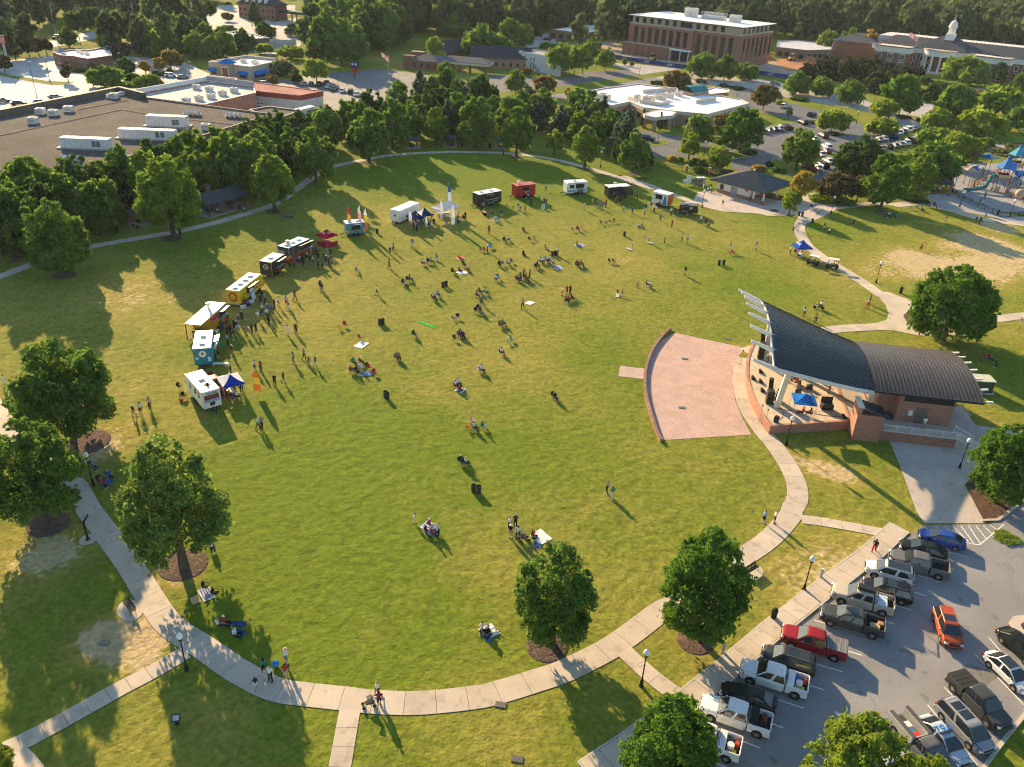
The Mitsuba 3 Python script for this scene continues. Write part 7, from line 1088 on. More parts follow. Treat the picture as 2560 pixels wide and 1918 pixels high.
# people on the stage
for u, v, pose, sc, pc, dg in ((-3.9, -1.5, 's', 'r', 'k', 170), (-8.6, .3, 'c', 'k', 'k', 180), (-7.6, -8.7, 'c', 'k', 'n', 170), (-8.5, -8.3, 'g', 'r', 'k', 200), (7.1, -8.6, 's', 'w', 'y', 100), (-11.9, 5.0, 's', 'k', 'k', 180), (-11.6, -5.6, 's', 'w', 'k', 90), (-6.3, 3.8, 's', 'n', 'k', 175), (1.6, -3.0, 's', 'r', 'k', 200)):
 put_person(*sw(u, v), pose, sc, pc, ST, SA + dg)
# ---------------------------------------------------------------- food trucks and trailers. local x along the body, serving side at -y
def trailer(key_, label, body, roofc, h=2.6, cat_='food trailer', name='food_trailer', skirt=.45, hatch=None, vents=1, stripe=None, end_print=None):
 x, y, deg, Ln, W, near = LAYOUT['trucks'][key_]; M = at(x, y, .01, deg); k = thing(name, label, cat_, 'food trucks round the lawn', (x, y)); a, b = -Ln / 2, Ln / 2; w = W / 2
 add('body', span(a, b, -w, w, skirt, skirt + h, .07), 'gloss', body, parent=k, m=M); add('roof', span(a - .03, b + .03, -w - .03, w + .03, skirt + h, skirt + h + .07, .03), 'gloss', roofc, parent=k, m=M)
 add('chassis', span(a + .2, b - .2, -w + .2, w - .2, .3, skirt + .01), 'paint', (.03, .03, .03), parent=k, m=M)
 R = trimesh.transformations.rotation_matrix(math.pi / 2, [1, 0, 0])
 for wx in ((-.4, .4) if name == 'food_trailer' else (a + 1.3, b - 1.2)):
  for s in (-1, 1): add('wheel', wheel_m(.36, .22)[0].apply_translation([wx, s * (w - .02), .37]), 'paint', (.02, .02, .02), parent=k, m=M)
 for i in range(vents):
  vx = a + Ln * (i + .6) / (vents + .4); v = add('roof_vent', cat(box(.6, .6, .18, (vx, .1, skirt + h + .16)), box(.75, .75, .06, (vx, .1, skirt + h + .28))), 'metal', (.66, .66, .66), parent=k, m=M)
 if hatch:
  h0, h1, flap = hatch; zt = skirt + h - .35
  add('opening', span(h0, h1, -w - .02, -w + .02, zt - 1.0, zt), 'paint', (.02, .02, .022), parent=k, m=M); add('counter', span(h0, h1, -w - .45, -w, zt - 1.1, zt - 1.03), 'metal', (.6, .6, .6), parent=k, m=M)
  add('hatch_flap', hullm([(X, Y, Z) for X in (h0, h1) for Y, Z in ((-w, zt + .02), (-w, zt + .07), (-w - .95, zt + .30), (-w - .95, zt + .35))]), 'gloss', flap, parent=k, m=M)
  for X in (h0 + .1, h1 - .1): add('strut', tube((X, -w, zt - .5), (X, -w - .85, zt + .3), .02, n=5), 'metal', (.4, .4, .4), parent=k, m=M)
 if stripe: add('stripe', span(a - .005, b + .005, -w - .012, w + .012, skirt + .1, skirt + h * stripe[1]), 'gloss', stripe[0], parent=k, m=M)
 if name == 'food_trailer': add('tow_bar', cat(tube((near * b, -.5, .42), (near * (b + 1.2), 0, .42), .06, n=5), tube((near * b, .5, .42), (near * (b + 1.2), 0, .42), .06, n=5), tube((near * (b + 1.0), 0, .0), (near * (b + 1.0), 0, .5), .06, n=6)), 'paint', (.04, .04, .04), parent=k, m=M)
 return k, M, a, b, w, near, skirt + h
def wall_text(k, M, text, h, x, z, w, col, end=0, lab=None, bold=True):
 t = words(text, h, .02, bold); t.apply_translation([-t.extents[0] / 2, 0, 0]); t.apply_transform(trimesh.transformations.rotation_matrix(math.pi / 2, [1, 0, 0]))
 if end: t.apply_transform(trimesh.transformations.rotation_matrix(math.pi / 2 * end, [0, 0, 1])); t.apply_translation([x, 0, z])
 else: t.apply_translation([x, -w - .01, z])
 add('lettering', t, 'paint', col, parent=k, m=M, label=lab)
def disc(k, M, x, z, r, col, n='emblem', end=0, w=0, y=0):
 d = lathe([(r, 0), (r, .03), (.01, .031)], 20); d.apply_transform(trimesh.transformations.rotation_matrix(math.pi / 2, [1, 0, 0]))
 if end: d.apply_transform(trimesh.transformations.rotation_matrix(math.pi / 2 * end, [0, 0, 1])); d.apply_translation([x, y, z])
 else: d.apply_translation([x, -w - .012, z])
 add(n, d, 'paint', col, parent=k, m=M)
WW = (.78, .78, .76)
# retro white trailer: its near end carries sign, awning window and emblem
k, M, a, b, w, near, zt = trailer('cafe', 'white retro food trailer with a name board at the lower end of the truck row', WW, (.80, .78, .72), 2.5, vents=1)
e = near * (b + .012)
add('sign_board', span(*sorted((e - .05, e + .12)), -w * .94, w * .94, 2.5, 2.86), 'paint', (.72, .70, .66), parent=k, m=M); wall_text(k, M, "Sno's Cafe", .2, e + .14 * near, 2.6, 0, (.05, .05, .05), near, 'name lettered on the board')
add('end_window', span(*sorted((e - .02, e + .03)), -w * .8, w * .8, 1.75, 2.4), 'paint', (.22, .05, .06), parent=k, m=M); add('shelf', span(*sorted((e, e + .5)), -w * .9, w * .9, 1.62, 1.7), 'paint', (.55, .56, .6), parent=k, m=M)
disc(k, M, e + near * .02, 1.1, .34, (.03, .03, .03), end=near); disc(k, M, e + near * .035, 1.05, .12, (.45, .12, .05), end=near)
for X in (-1.6, .2, 1.5): add('side_window', span(X, X + .6, -w - .015, w + .015, 1.7, 2.4), 'dark_glass', None, parent=k, m=M)
add('roof_soot', moved(lathe([(.45, 0), (.3, .02), (.1, .03)], 9), b * near * .45, .2, zt + .08), 'paint', (.10, .07, .05), parent=k, m=M); add('stove_cap', tube((b * near * .45, .2, zt), (b * near * .45, .2, zt + .45), .16, n=10), 'metal', (.08, .08, .08), parent=k, m=M)
add('propane_bottle', moved(lathe([(.18, 0), (.2, .1), (.2, .6), (.1, .75), (.05, .85)], 10), .8, w + .28, .35), 'paint', (.75, .77, .78), parent=k, m=M)
# teal trailer
k, M, a, b, w, near, zt = trailer('teal', 'teal and white food trailer with a round white emblem above the retro trailer', (.012, .22, .33), WW, 2.6, hatch=(-.6, 1.6, (.72, .68, .62)), vents=2)
disc(k, M, near * b + near * .015, 2.2, .5, (.76, .75, .72), end=near); disc(k, M, near * b + near * .045, 2.3, .16, (.05, .03, .03), end=near); disc(k, M, near * b + near * .046, 2.12, .1, (.5, .12, .05), end=near)
for s in (-1, 1):
 add('decal', span(*sorted((near * b, near * (b + .02))), s * .85 - .2, s * .85 + .2, 1.0 if s < 0 else 1.4, 1.7), 'paint', (.55, .72, .75), parent=k, m=M); add('tail_lamp', span(*sorted((near * b, near * (b + .03))), s * 1.05 - .08, s * 1.05 + .08, 2.2, 2.5), 'paint', (.3, .02, .02), parent=k, m=M)
# yellow trailer with an open porch
k, M, a, b, w, near, zt = trailer('porch', 'golden yellow food trailer with a roofed porch and a metal chimney', (.50, .27, .02), (.84, .80, .70), 2.6, hatch=(.2, 2.6, (.66, .68, .72)), vents=0)
p0 = near * b; add('porch_roof', span(*sorted((p0, p0 + near * 2.2)), -w, w, zt, zt + .08), 'gloss', (.84, .80, .70), parent=k, m=M); add('porch_floor', span(*sorted((p0, p0 + near * 2.2)), -w, w, .45, .55), 'paint', (.12, .08, .05), parent=k, m=M)
for s in (-1, 1): add('porch_post', box(.1, .1, zt - .55, (p0 + near * 2.1, s * (w - .06), (zt + .55) / 2)), 'paint', (.14, .06, .03), parent=k, m=M)
add('porch_rail', cat(*[box(.05, 2 * w, .06, (p0 + near * 2.1, 0, z_)) for z_ in (.9, 1.5)], *[box(2.1, .05, .06, (p0 + near * 1.05, w - .05, z_)) for z_ in (.9, 1.5)]), 'paint', (.5, .3, .04), parent=k, m=M); add('smoker', box(1.2, 1.0, 1.1, (p0 + near * 1.0, .2, 1.15), .1), 'paint', (.10, .13, .03), parent=k, m=M)
add('chimney', cat(tube((.4, .2, zt), (.4, .2, zt + .9), .2, n=12), moved(lathe([(.38, 0), (.4, .25), (.3, .3)], 12), .4, .2, zt + .85)), 'metal', (.72, .72, .72), parent=k, m=M); add('bunting', hullm([(X, -w - Y, Z) for X in (-2.6, -.2) for Y, Z in ((0, 2.7), (.5, 2.5))]), 'cloth', (.45, .06, .10), parent=k, m=M)
# bright yellow step van
def stepvan(key_, label, col, roofc, cabcol, h=2.35, **kw):
 k, M, a, b, w, near, zt = trailer(key_, label, col, roofc, h, 'food truck', 'food_truck', .5, **kw); c0 = -near * b
 add('cab', hullm([(c0 + near * X, Y, Z) for X, Z in ((.05, .5), (.05, zt - .1), (-.9, .5), (-.9, 1.45), (-.35, 2.3)) for Y in (-w * .97, w * .97)]), 'gloss', cabcol, parent=k, m=M); q = [(c0 - near * .92, -w * .85, 1.5), (c0 - near * .92, w * .85, 1.5), (c0 - near * .40, w * .8, 2.28), (c0 - near * .40, -w * .8, 2.28)]
 add('windshield', inset(*(q if near < 0 else q[::-1]), .05, .05, .1), 'dark_glass', None, parent=k, m=M)
 for s in (-1, 1): add('mirror', box(.1, .25, .3, (c0 - near * .4, s * (w + .2), 2.0)), 'paint', (.05, .05, .05), parent=k, m=M); add('headlight', box(.08, .3, .22, (c0 - near * .93, s * w * .7, 1.0)), 'metal', (.8, .8, .8), parent=k, m=M)
 return k, M, a, b, w, near, zt
k, M, a, b, w, near, zt = stepvan('yellow', 'bright yellow food truck with a red ring emblem on its back', (.62, .46, .02), (.82, .80, .68), (.58, .44, .03), hatch=(-1.6, 1.2, (.66, .42, .02)), vents=4)
disc(k, M, near * b + near * .012, 1.75, .82, (.45, .09, .015), 'ring', near); disc(k, M, near * b + near * .045, 1.75, .52, (.60, .40, .03), 'ring_centre', near)
add('bumper', span(*sorted((near * b, near * (b + .18))), -w, w, .45, .65), 'metal', (.7, .7, .7), parent=k, m=M)
for X, r in ((-2.6, .5), (2.2, .6), (3.0, .35)): disc(k, M, X, 1.6, r, (.50, .12, .02), 'side_emblem', 0, w); disc(k, M, X + .05, 1.62, r * .55, (.70, .50, .05), 'side_emblem', 0, w + .03)
# small brown trailer
k, M, a, b, w, near, zt = trailer('brown', 'small dark brown food trailer with a round skull-like badge', (.045, .035, .025), (.80, .74, .68), 2.5, hatch=(-1.0, 1.6, (.62, .66, .70)), vents=1)
disc(k, M, near * b + near * .012, 2.0, .52, (.55, .50, .42), end=near); disc(k, M, near * b + near * .045, 2.0, .38, (.10, .09, .08), end=near); wall_text(k, M, 'CAFE', .2, near * (b + .08), 1.92, 0, (.6, .56, .5), near)
for s in (-1, 1): add('corner_trim', box(.06, .06, 2.5, (near * b, s * w, 1.7)), 'metal', (.5, .42, .3), parent=k, m=M)
# long red and black trailer with a screened porch
k, M, a, b, w, near, zt = trailer('long', 'long red and black barbecue trailer with a white roof and screened porch', (.30, .035, .015), (.80, .80, .80), 2.7, hatch=(-.6, 3.4, (.42, .44, .48)), vents=3)
add('upper_band', span(a - .006, b + .006, -w - .013, w + .013, 2.35, zt - .03), 'paint', (.025, .025, .025), parent=k, m=M); p0 = near * b
add('porch_screen', span(*sorted((p0 - near * 2.6, p0 + near * .01)), -w - .02, w + .02, 1.6, 2.9), 'paint', (.06, .06, .06), parent=k, m=M); add('end_wall', span(*sorted((p0, p0 + near * .03)), -w * .2, w, .5, 2.5), 'paint', (.36, .30, .25), parent=k, m=M)
for X in (p0, p0 - near * 1.3, p0 - near * 2.6): add('screen_post', box(.08, .08, 2.6, (X, -w - .02, 1.8)), 'paint', (.45, .30, .22), parent=k, m=M)
disc(k, M, p0 - near * .8, 1.0, .3, (.55, .18, .05), 'emblem', 0, w)
wall_text(k, M, 'BBQ', .5, -3.2 * near * -1, 1.2, w, (.62, .42, .2)); add('exhaust_fan', cat(moved(lathe([(.4, 0), (.45, .3), (.3, .5), (.4, .7)], 12), -1.2, .4, zt), box(.5, .5, .3, (-1.7, .2, zt + .25))), 'metal', (.6, .58, .55), parent=k, m=M)
# teal patterned van, white trailer, black, red, pale, awning, split, small
k, M, a, b, w, near, zt = trailer('van', 'small teal patterned food trailer below three feather flags', (.10, .26, .30), (.72, .78, .78), 2.3, hatch=(-.9, .9, (.70, .72, .70)), vents=2)
for X, c in ((-1.7, (.6, .4, .1)), (1.4, (.5, .1, .08)), (1.7, (.65, .6, .2))): disc(k, M, X, 1.1, .3, c, 'painted_fruit', 0, w)
k, M, a, b, w, near, zt = trailer('white', 'plain white cargo trailer beside the navy canopies', (.76, .77, .78), (.80, .80, .80), 2.5, 'trailer', vents=0)
add('rear_decal', span(*sorted((near * b, near * (b + .02))), -.3, .2, 1.6, 2.0), 'paint', (.12, .14, .18), parent=k, m=M); [add('corner_post', box(.06, .06, 2.5, (near * b, s * w, 1.7)), 'metal', (.6, .6, .6), parent=k, m=M) for s in (-1, 1)]
k, M, a, b, w, near, zt = trailer('black', 'black food trailer with a white roof and grey lettering', (.02, .02, .022), (.78, .78, .77), 2.6, hatch=(-1.6, .2, (.30, .30, .31)), vents=2)
wall_text(k, M, 'HOT DOGS', .32, 1.2, 1.35, w, (.5, .5, .48)); wall_text(k, M, 'GRILL', .26, 1.3, .95, w, (.45, .43, .40)); add('fender', span(-.9, .9, -w - .14, -w + .02, .62, .8), 'paint', (.3, .3, .3), parent=k, m=M); add('end_door', span(*sorted((near * b, near * (b + .03))), -.5, .5, .7, 2.7), 'paint', (.05, .05, .055), parent=k, m=M)
k, M, a, b, w, near, zt = trailer('red', 'bright red food trailer at the far side of the lawn', (.40, .02, .02), (.42, .08, .07), 2.6, hatch=(-.9, .9, (.40, .06, .05)), vents=0)
add('chimney', cat(tube((-1.2, .3, zt), (-1.2, .3, zt + .5), .14, n=10), moved(lathe([(.36, 0), (.38, .22), (.2, .3)], 12), -1.2, .3, zt + .45)), 'metal', (.78, .78, .78), parent=k, m=M)
k, M, a, b, w, near, zt = trailer('pale', 'white food trailer with blue painted panels at the far side', (.70, .72, .72), (.80, .80, .78), 2.6, hatch=(-.4, 1.8, (.45, .60, .72)), vents=1)
add('window', span(-2.0, -.8, -w - .02, -w + .02, 1.7, 2.5), 'dark_glass', None, parent=k, m=M); [add('painted_wave', moved(hullm([(-.55, 0, 0), (.55, 0, 0), (.35, 0, .45), (-.3, 0, .55), (-.55, -.02, .1), (.55, -.02, .1)]), X, -w - .01, .75), 'paint', c, parent=k, m=M) for X, c in ((-2, (.12, .25, .35)), (-.8, (.3, .42, .48)), (.5, (.10, .16, .22)), (1.8, (.25, .4, .5)))]; wall_text(k, M, 'SEAFOOD', .26, 0, 2.72, w, (.12, .2, .35))
k, M, a, b, w, near, zt = stepvan('awn', 'black food truck with a white roof and a dark slanted awning', (.03, .03, .034), (.78, .79, .78), (.025, .025, .028), vents=0, hatch=(-1.8, 1.2, (.04, .05, .06)))
add('dish', moved(lathe([(.1, 0), (.5, .18), (.52, .2), (.3, .1)], 12), -.6, .5, zt + .5), 'metal', (.8, .8, .8), parent=k, m=M); add('mast', tube((-.6, .5, zt), (-.6, .5, zt + .5), .06, n=6), 'metal', (.7, .7, .7), parent=k, m=M)
x, y = (M @ mi.ScalarPoint3f(-.5, -w - 1.6, 0)).x, (M @ mi.ScalarPoint3f(-.5, -w - 1.6, 0)).y
kk = thing('pop_up_canopy', 'black pop-up canopy in front of the black truck with the slanted awning', 'canopy', None, (float(x), float(y))); Mt = at(float(x), float(y), 0, LAYOUT['trucks']['awn'][2])
add('roof', hullm([(i * 1.4, j * 1.3, 2.0) for i in (-1, 1) for j in (-1, 1)] + [(0, 0, 2.75)]), 'canvas', (.02, .035, .045), parent=kk, m=Mt)
for i in (-1, 1):
 for j in (-1, 1): add('leg', tube((i * 1.35, j * 1.25, 0), (i * 1.35, j * 1.25, 2.0), .03, n=6), 'metal', (.5, .5, .5), parent=kk, m=Mt)
k, M, a, b, w, near, zt = trailer('split', 'white food trailer with a blue swirl and an orange-red end', (.74, .76, .76), (.82, .82, .80), 2.7, hatch=(-1.2, .6, (.70, .75, .78)), vents=0)
add('orange_end', span(*sorted((near * (b - .03), near * (b + .02))), -w * .98, w * .98, .55, 3.1), 'gloss', (.50, .10, .03), parent=k, m=M); add('blue_swirl', moved(hullm([(-.5, 0, 0), (.7, 0, 0), (.35, 0, 2.3), (0, 0, 2.3), (-.5, -.02, 0), (.7, -.02, 0), (.1, -.02, 2.3)]), near * (b - .9), -w - .01, .6), 'paint', (.04, .24, .50), parent=k, m=M); disc(k, M, -near * (b - .6), 2.6, .28, (.45, .40, .2), 'badge', 0, w)
k, M, a, b, w, near, zt = stepvan('small', 'small black vintage food van at the right end of the truck row', (.02, .021, .023), (.10, .10, .105), (.02, .02, .022), 1.7, vents=1, hatch=(-1.2, .4, (.5, .5, .5)))
disc(k, M, .95, 1.6, .3, (.55, .55, .52), 'badge', 0, w); add('crate', box(.8, .5, .4, (.3, -w - .7, .2), .02), 'paint', (.38, .22, .14), parent=k, m=M)
x, y, d = LAYOUT['maroon_car']; put_car(x, y, d, 'pickup', 'maroon', 'dark red pickup squeezed between the retro trailer and the blue canopy', None)
# ---------------------------------------------------------------- canopies
def canopy(key_, label, cols, h, rise, valance=.28, skirt_col=None, table=True, text=None, tcol=(.75, .75, .75)):
 c = np.array(LAYOUT['tents'][key_]); o = c.mean(0); k = thing('pop_up_canopy', label, 'canopy', None, tuple(o)); ax = c[1] - c[0]; deg = math.degrees(math.atan2(ax[1], ax[0])); Ls = (np.linalg.norm(ax) + np.linalg.norm(c[2] - c[3])) / 2; Ws = (np.linalg.norm(c[2] - c[1]) + np.linalg.norm(c[3] - c[0])) / 2
 Ls, Ws = max(Ls, 2.8), max(Ws, 2.8); M = at(*o, 0, deg); q = [(-Ls / 2, -Ws / 2, h), (Ls / 2, -Ws / 2, h), (Ls / 2, Ws / 2, h), (-Ls / 2, Ws / 2, h)]; rl = max(0, (Ls - Ws) / 2); rw = max(0, (Ws - Ls) / 2); t0, t1 = np.array((-rl, -rw, h + rise)), np.array((rl, rw, h + rise))
 for i in range(4):
  A, B_ = np.array(q[i]), np.array(q[(i + 1) % 4]); ta, tb = (t0, t1) if (i == 0 and rl > 0) else (t1, t0) if (i == 2 and rl > 0) else (t1, t1) if i == 1 else (t0, t0)
  if rw > 0: ta, tb = [(t0, t0), (t0, t1), (t1, t1), (t1, t0)][i]
  n = 5; rows = [[(A * (1 - s) + B_ * s) * (1 - t) + (ta * (1 - s) + tb * s) * t - [0, 0, .22 * math.sin(math.pi * t)] for s in np.linspace(0, 1, n)] for t in np.linspace(0, 1, 5)]; v = np.array(rows).reshape(-1, 3); f = [[r * n + c_, r * n + c_ + 1, (r + 1) * n + c_ + 1] for r in range(4) for c_ in range(n - 1)] + [[r * n + c_, (r + 1) * n + c_ + 1, (r + 1) * n + c_] for r in range(4) for c_ in range(n - 1)]
  add('roof_panel', tm(v, f), 'canvas', cols[i % len(cols)], parent=k, m=M, smooth=True); add('valance', quad(A, B_, B_ - [0, 0, valance], A - [0, 0, valance]), 'canvas', cols[i % len(cols)], parent=k, m=M)
  add('leg', tube((A[0] * .97, A[1] * .97, 0), (A[0] * .97, A[1] * .97, h), .03, n=6), 'metal', (.6, .6, .6), parent=k, m=M)
  if skirt_col is not None and i < 2: add('table_skirt', quad(A * [.95, .95, 0], B_ * [.95, .95, 0], B_ * [.95, .95, 0] + [0, 0, .85], A * [.95, .95, 0] + [0, 0, .85]), 'cloth', skirt_col, parent=k, m=M)
  if text and i in text:
   w_ = words(text[i], .38, .012); w_.apply_translation([-w_.extents[0] / 2, 0, 0]); mid = (A + B_) / 2 * .62 + (ta + tb) / 2 * .38; out = np.array([mid[0], mid[1], 0]); out /= np.linalg.norm(out) + 1e-9; xd = (B_ - A) / np.linalg.norm(B_ - A); up = (ta + tb) / 2 - (A + B_) / 2; up /= np.linalg.norm(up); nn = np.cross(xd, up); Mx = np.eye(4); Mx[:3, 0], Mx[:3, 1], Mx[:3, 2], Mx[:3, 3] = xd, up, nn, mid - [0, 0, .12] + nn * .08; w_.apply_transform(Mx); add('lettering', w_, 'paint', tcol, parent=k, m=M)
 if table:
  t = thing('folding_table', 'folding table under the ' + label.split(' beside')[0].split(' with')[0].split(' at')[0], 'table', None, tuple(o)); tc = (.7, .7, .68) if skirt_col is None else skirt_col
  add('top', box(1.9, .75, .05, (0, 0, .74), .01), 'cloth', tc, parent=t, m=M); add('cloth', box(1.92, .77, .5, (0, 0, .47)), 'cloth', tc, parent=t, m=M)
  for i in (-1, 1): add('leg', cat(*[tube((i * .85, j, 0), (i * .85, j, .72), .02, n=5) for j in (-.3, .3)]), 'metal', (.4, .4, .4), parent=t, m=M)
  for i in range(4): kq = key('tabletop_box'); scene[kq] = {**shape(box(.3, .25, .2 + .05 * (i % 3)), 'cloth', [(.6, .1, .1), (.7, .7, .7), (.1, .2, .5), (.5, .4, .1)][i]), 'to_world': M @ T().translate([-.7 + i * .45, .1 * (i % 2), .88])}; tag(kq, None, 'box', 'boxes on the canopy tables', tuple(o)); labels[kq]['kind_'] = ['red', 'white', 'blue', 'mustard'][i] + ' box on a folding table'
 return k, M
NV, CW_ = (.02, .045, .15), (.74, .76, .78)
canopy('red', 'red pop-up canopy with red table skirts beside the long barbecue trailer', [(.42, .02, .05)], 2.15, 1.1, skirt_col=(.42, .02, .06), text={0: 'CFA', 1: 'CFA'})
canopy('white', 'large white peaked canopy behind two white feather flags', [CW_], 2.4, 1.1, .4)
canopy('navy', 'navy and white pop-up canopy in front of the white cargo trailer', [NV, NV, CW_, CW_], 2.2, 1.2, text={1: 'D'})
canopy('navy2', 'white pop-up canopy with a navy corner right of the navy one', [CW_, NV, CW_, NV], 2.2, 1.2)
canopy('blue_white', 'blue and white pop-up canopy beside the retro white trailer', [(.70, .73, .78), (.015, .06, .42), (.70, .73, .78), (.70, .73, .78)], 2.2, .95)
canopy('blue', 'royal blue pop-up canopy with white lettering beside the right path', [(.03, .10, .50)], 2.2, 1.25, text={0: 'MUSIC'})
x, y = sw(-8.6, -8.2); LAYOUT['tents']['stage'] = [(x + .0 + a_ * _ca - b_ * _sa, y + a_ * _sa + b_ * _ca) for a_, b_ in ((-1.5, -1.5), (1.5, -1.5), (1.5, 1.5), (-1.5, 1.5))]
k, M = canopy('stage', 'small blue canopy standing on the stage near its edge', [(.02, .17, .62)], 2.2 + ST, .8, .15, table=False)
# feather flags
FC = {'red': [(.55, .05, .04), (.62, .35, .05), (.6, .1, .04)], 'sky': [(.75, .75, .78), (.72, .3, .3), (.35, .6, .75)], 'yellow': [(.75, .76, .72), (.65, .5, .06), (.6, .12, .06)], 'navy': [(.03, .07, .25), (.5, .6, .75), (.75, .72, .6)], 'white': [(.76, .76, .75), (.72, .72, .72), (.7, .6, .55)], 'white2': [(.72, .78, .82), (.72, .78, .82), (.55, .68, .76)], 'white3': [(.74, .74, .74), (.74, .7, .7), (.6, .2, .15)], 'orange': [(.60, .13, .03), (.66, .42, .06), (.60, .16, .04)]}
FW_ = ['red and orange feather flag left of three behind the teal trailer', 'white and pale blue feather flag in the middle of three', 'white and yellow feather flag right of three', 'tall navy and yellow feather flag behind the white peaked canopy', 'broad white feather flag left in front of the peaked canopy', 'pale blue feather flag right in front of the peaked canopy', 'white feather flag before the navy canopy', 'short pale feather flag among the navy canopies', 'orange and yellow banner flag beside the blue and white canopy']
for i, (x, y, h, c, wd) in enumerate(LAYOUT['feathers']):
 h *= 1.18
 k = thing('feather_flag', FW_[i], 'flag', None, (x, y)); dg = float(rng.uniform(-15, 10)); M = at(x, y, 0, dg); add('pole', pipe([(0, 0, 0), (0, 0, h * .8), (.12, 0, h * .94), (.4, 0, h)], .025, 5), 'metal', (.5, .5, .5), parent=k, m=M)
 zz = np.linspace(.7, h * .99, 13); wv = wd * np.clip(1.06 - ((zz - .7) / (h - .7)) ** 5, .25, 1); off = np.where(zz > h * .85, (zz - h * .85) * .8, 0)
 for q in range(3):
  sl_ = slice(q * 4, q * 4 + 5); a_ = np.c_[off[sl_], .03 * np.sin(zz[sl_] * 3), zz[sl_]]; b_ = np.c_[wv[sl_] + off[sl_] * .6, .08 * np.sin(zz[sl_] * 2 + 1), zz[sl_] - .05]; v = np.vstack([a_, b_]); j = np.arange(4); add('panel', tm(v, np.vstack([np.stack([j, j + 5, j + 6], 1), np.stack([j, j + 6, j + 1], 1)])), 'canvas', FC[c][2 - q], parent=k, m=M)
# ---------------------------------------------------------------- lawn things
BLC = {'white': ((.74, .74, .74), 'white'), 'blue': ((.05, .20, .52), 'blue'), 'blue_white': ((.52, .62, .74), 'pale blue'), 'pink': ((.60, .30, .24), 'salmon'), 'green': ((.02, .42, .05), 'bright green'), 'navy': ((.03, .06, .22), 'navy'), 'orange': ((.62, .38, .22), 'peach'), 'stripe': ((.5, .5, .52), 'grey striped')}
for poly, c in LAYOUT['blankets']:
 p = Polygon(poly).buffer(0); v, f = trimesh.creation.triangulate_polygon(p, engine='earcut'); m_ = trimesh.Trimesh(np.c_[v, v[:, 0] * 0], f, process=False).subdivide().subdivide().subdivide(); m_.vertices[:, 2] = .03 + .06 * meshkit.noise(m_.vertices * 1.7 + 5); o = np.mean(poly, 0)
 k = thing('picnic_blanket', None, 'blanket', 'picnic blankets on the lawn', tuple(o)); labels[k]['kind_'] = BLC[c][1] + ' picnic blanket'; add('cloth', m_, 'cloth', BLC[c][0], parent=k)
 if c in ('blue_white', 'stripe', 'blue'):
  a_, b_, c_ = [np.array((*q, 0)) for q in poly[:3]]
  for t in (.2, .4, .6, .8): s0 = a_ * (1 - t) + b_ * t; dv = c_ - b_; add('print_stripe', quad(s0 + [0, 0, .12], s0 + (b_ - a_) * .06 + [0, 0, .12], s0 + (b_ - a_) * .06 + dv * .9 + [0, 0, .12], s0 + dv * .9 + [0, 0, .12]), 'cloth', (.08, .15, .4) if c != 'blue' else (.7, .72, .75), parent=k)
for x, y in LAYOUT['boards']:
 k = thing('toss_board', None, 'game board', 'white game boards on the lawn', (x, y)); labels[k]['kind_'] = 'white slanted bag-toss board'; dg = float(rng.uniform(0, 180)); add('board', hullm([(-.6, -.3, .08), (.6, -.3, .32), (.6, .3, .32), (-.6, .3, .08), (-.6, -.3, .12), (.6, -.3, .36), (.6, .3, .36), (-.6, .3, .12)]), 'paint', (.74, .74, .73), parent=k, m=at(x, y, 0, dg)); add('leg', tube((.5, 0, 0), (.5, 0, .3), .04, n=5), 'paint', (.4, .3, .2), parent=k, m=at(x, y, 0, dg))
def bin_(x, y, lid):
 k = thing('trash_can', None, 'trash can', 'trash cans around the lawn', (x, y)); labels[k]['kind_'] = 'black lidded trash can' if lid else 'open dark trash can'; M = at(x, y, .01)
 add('drum', lathe([(.25, 0), (.27, .04), (.29, .88), (.31, .9), (.31, .95), (.26, .95), (.25, .8)], 14), 'paint', (.035, .045, .04) if not lid else (.02, .02, .02), parent=k, m=M); add('liner', lathe([(.315, .84), (.32, .93), (.28, .965), (.25, .8)], 14), 'cloth', (.05, .05, .055), parent=k, m=M)
 if lid: add('lid', lathe([(.32, .94), (.31, 1.04), (.24, 1.2), (.1, 1.27), (.02, 1.28)], 16), 'paint', (.02, .02, .02), parent=k, m=M)
for x, y in LAYOUT['bins']: bin_(x, y, 0)
for x, y in LAYOUT['lidded']: bin_(x, y, 1)
LW = ['by the junction of the loop and the lower left path', 'beside the link path at the bottom', 'beside the parking pavement', 'in the yard by the right edge', 'by the stage side wall', 'on the playing field by the right path', 'by the pavilion plaza corner', 'at the corner of plum shrubs and path', 'half hidden by the left tree', 'by the far loop path under the trees', 'by the far path near the light tree', 'behind the playground pavilion', 'on the mulch island before the medical building', 'in the car park behind the big round tree', 'at the playground fence', 'behind the playground towers', 'beside the roof of the playground pavilion']
for i, (x, y) in enumerate(LAYOUT['lamps']):
 k = thing('street_lamp', 'black globe lamp post ' + LW[i], 'street lamp', None, (x, y)); M = at(x, y, .02)
 add('base', lathe([(.2, 0), (.2, .1), (.15, .2), (.14, .6), (.09, .75)], 12), 'paint', (.015, .015, .016), parent=k, m=M); add('pole', tube((0, 0, .7), (0, 0, 3.55), .065, .05, 8), 'paint', (.015, .015, .016), parent=k, m=M); add('collar', lathe([(.05, 3.5), (.16, 3.62), (.18, 3.74), (.12, 3.8)], 12), 'paint', (.015, .015, .016), parent=k, m=M)
 add('globe', lathe([(.15, 3.78), (.25, 3.92), (.27, 4.08), (.22, 4.28), (.1, 4.4), (.04, 4.5), (.01, 4.52)], 14), 'lamp_globe', None, parent=k, m=M, smooth=True)
 if i in (1, 2, 4): add('arm', tube((0, 0, 2.55), (-.55, -.25, 2.55), .02, n=5), 'paint', (.02, .02, .02), parent=k, m=M)
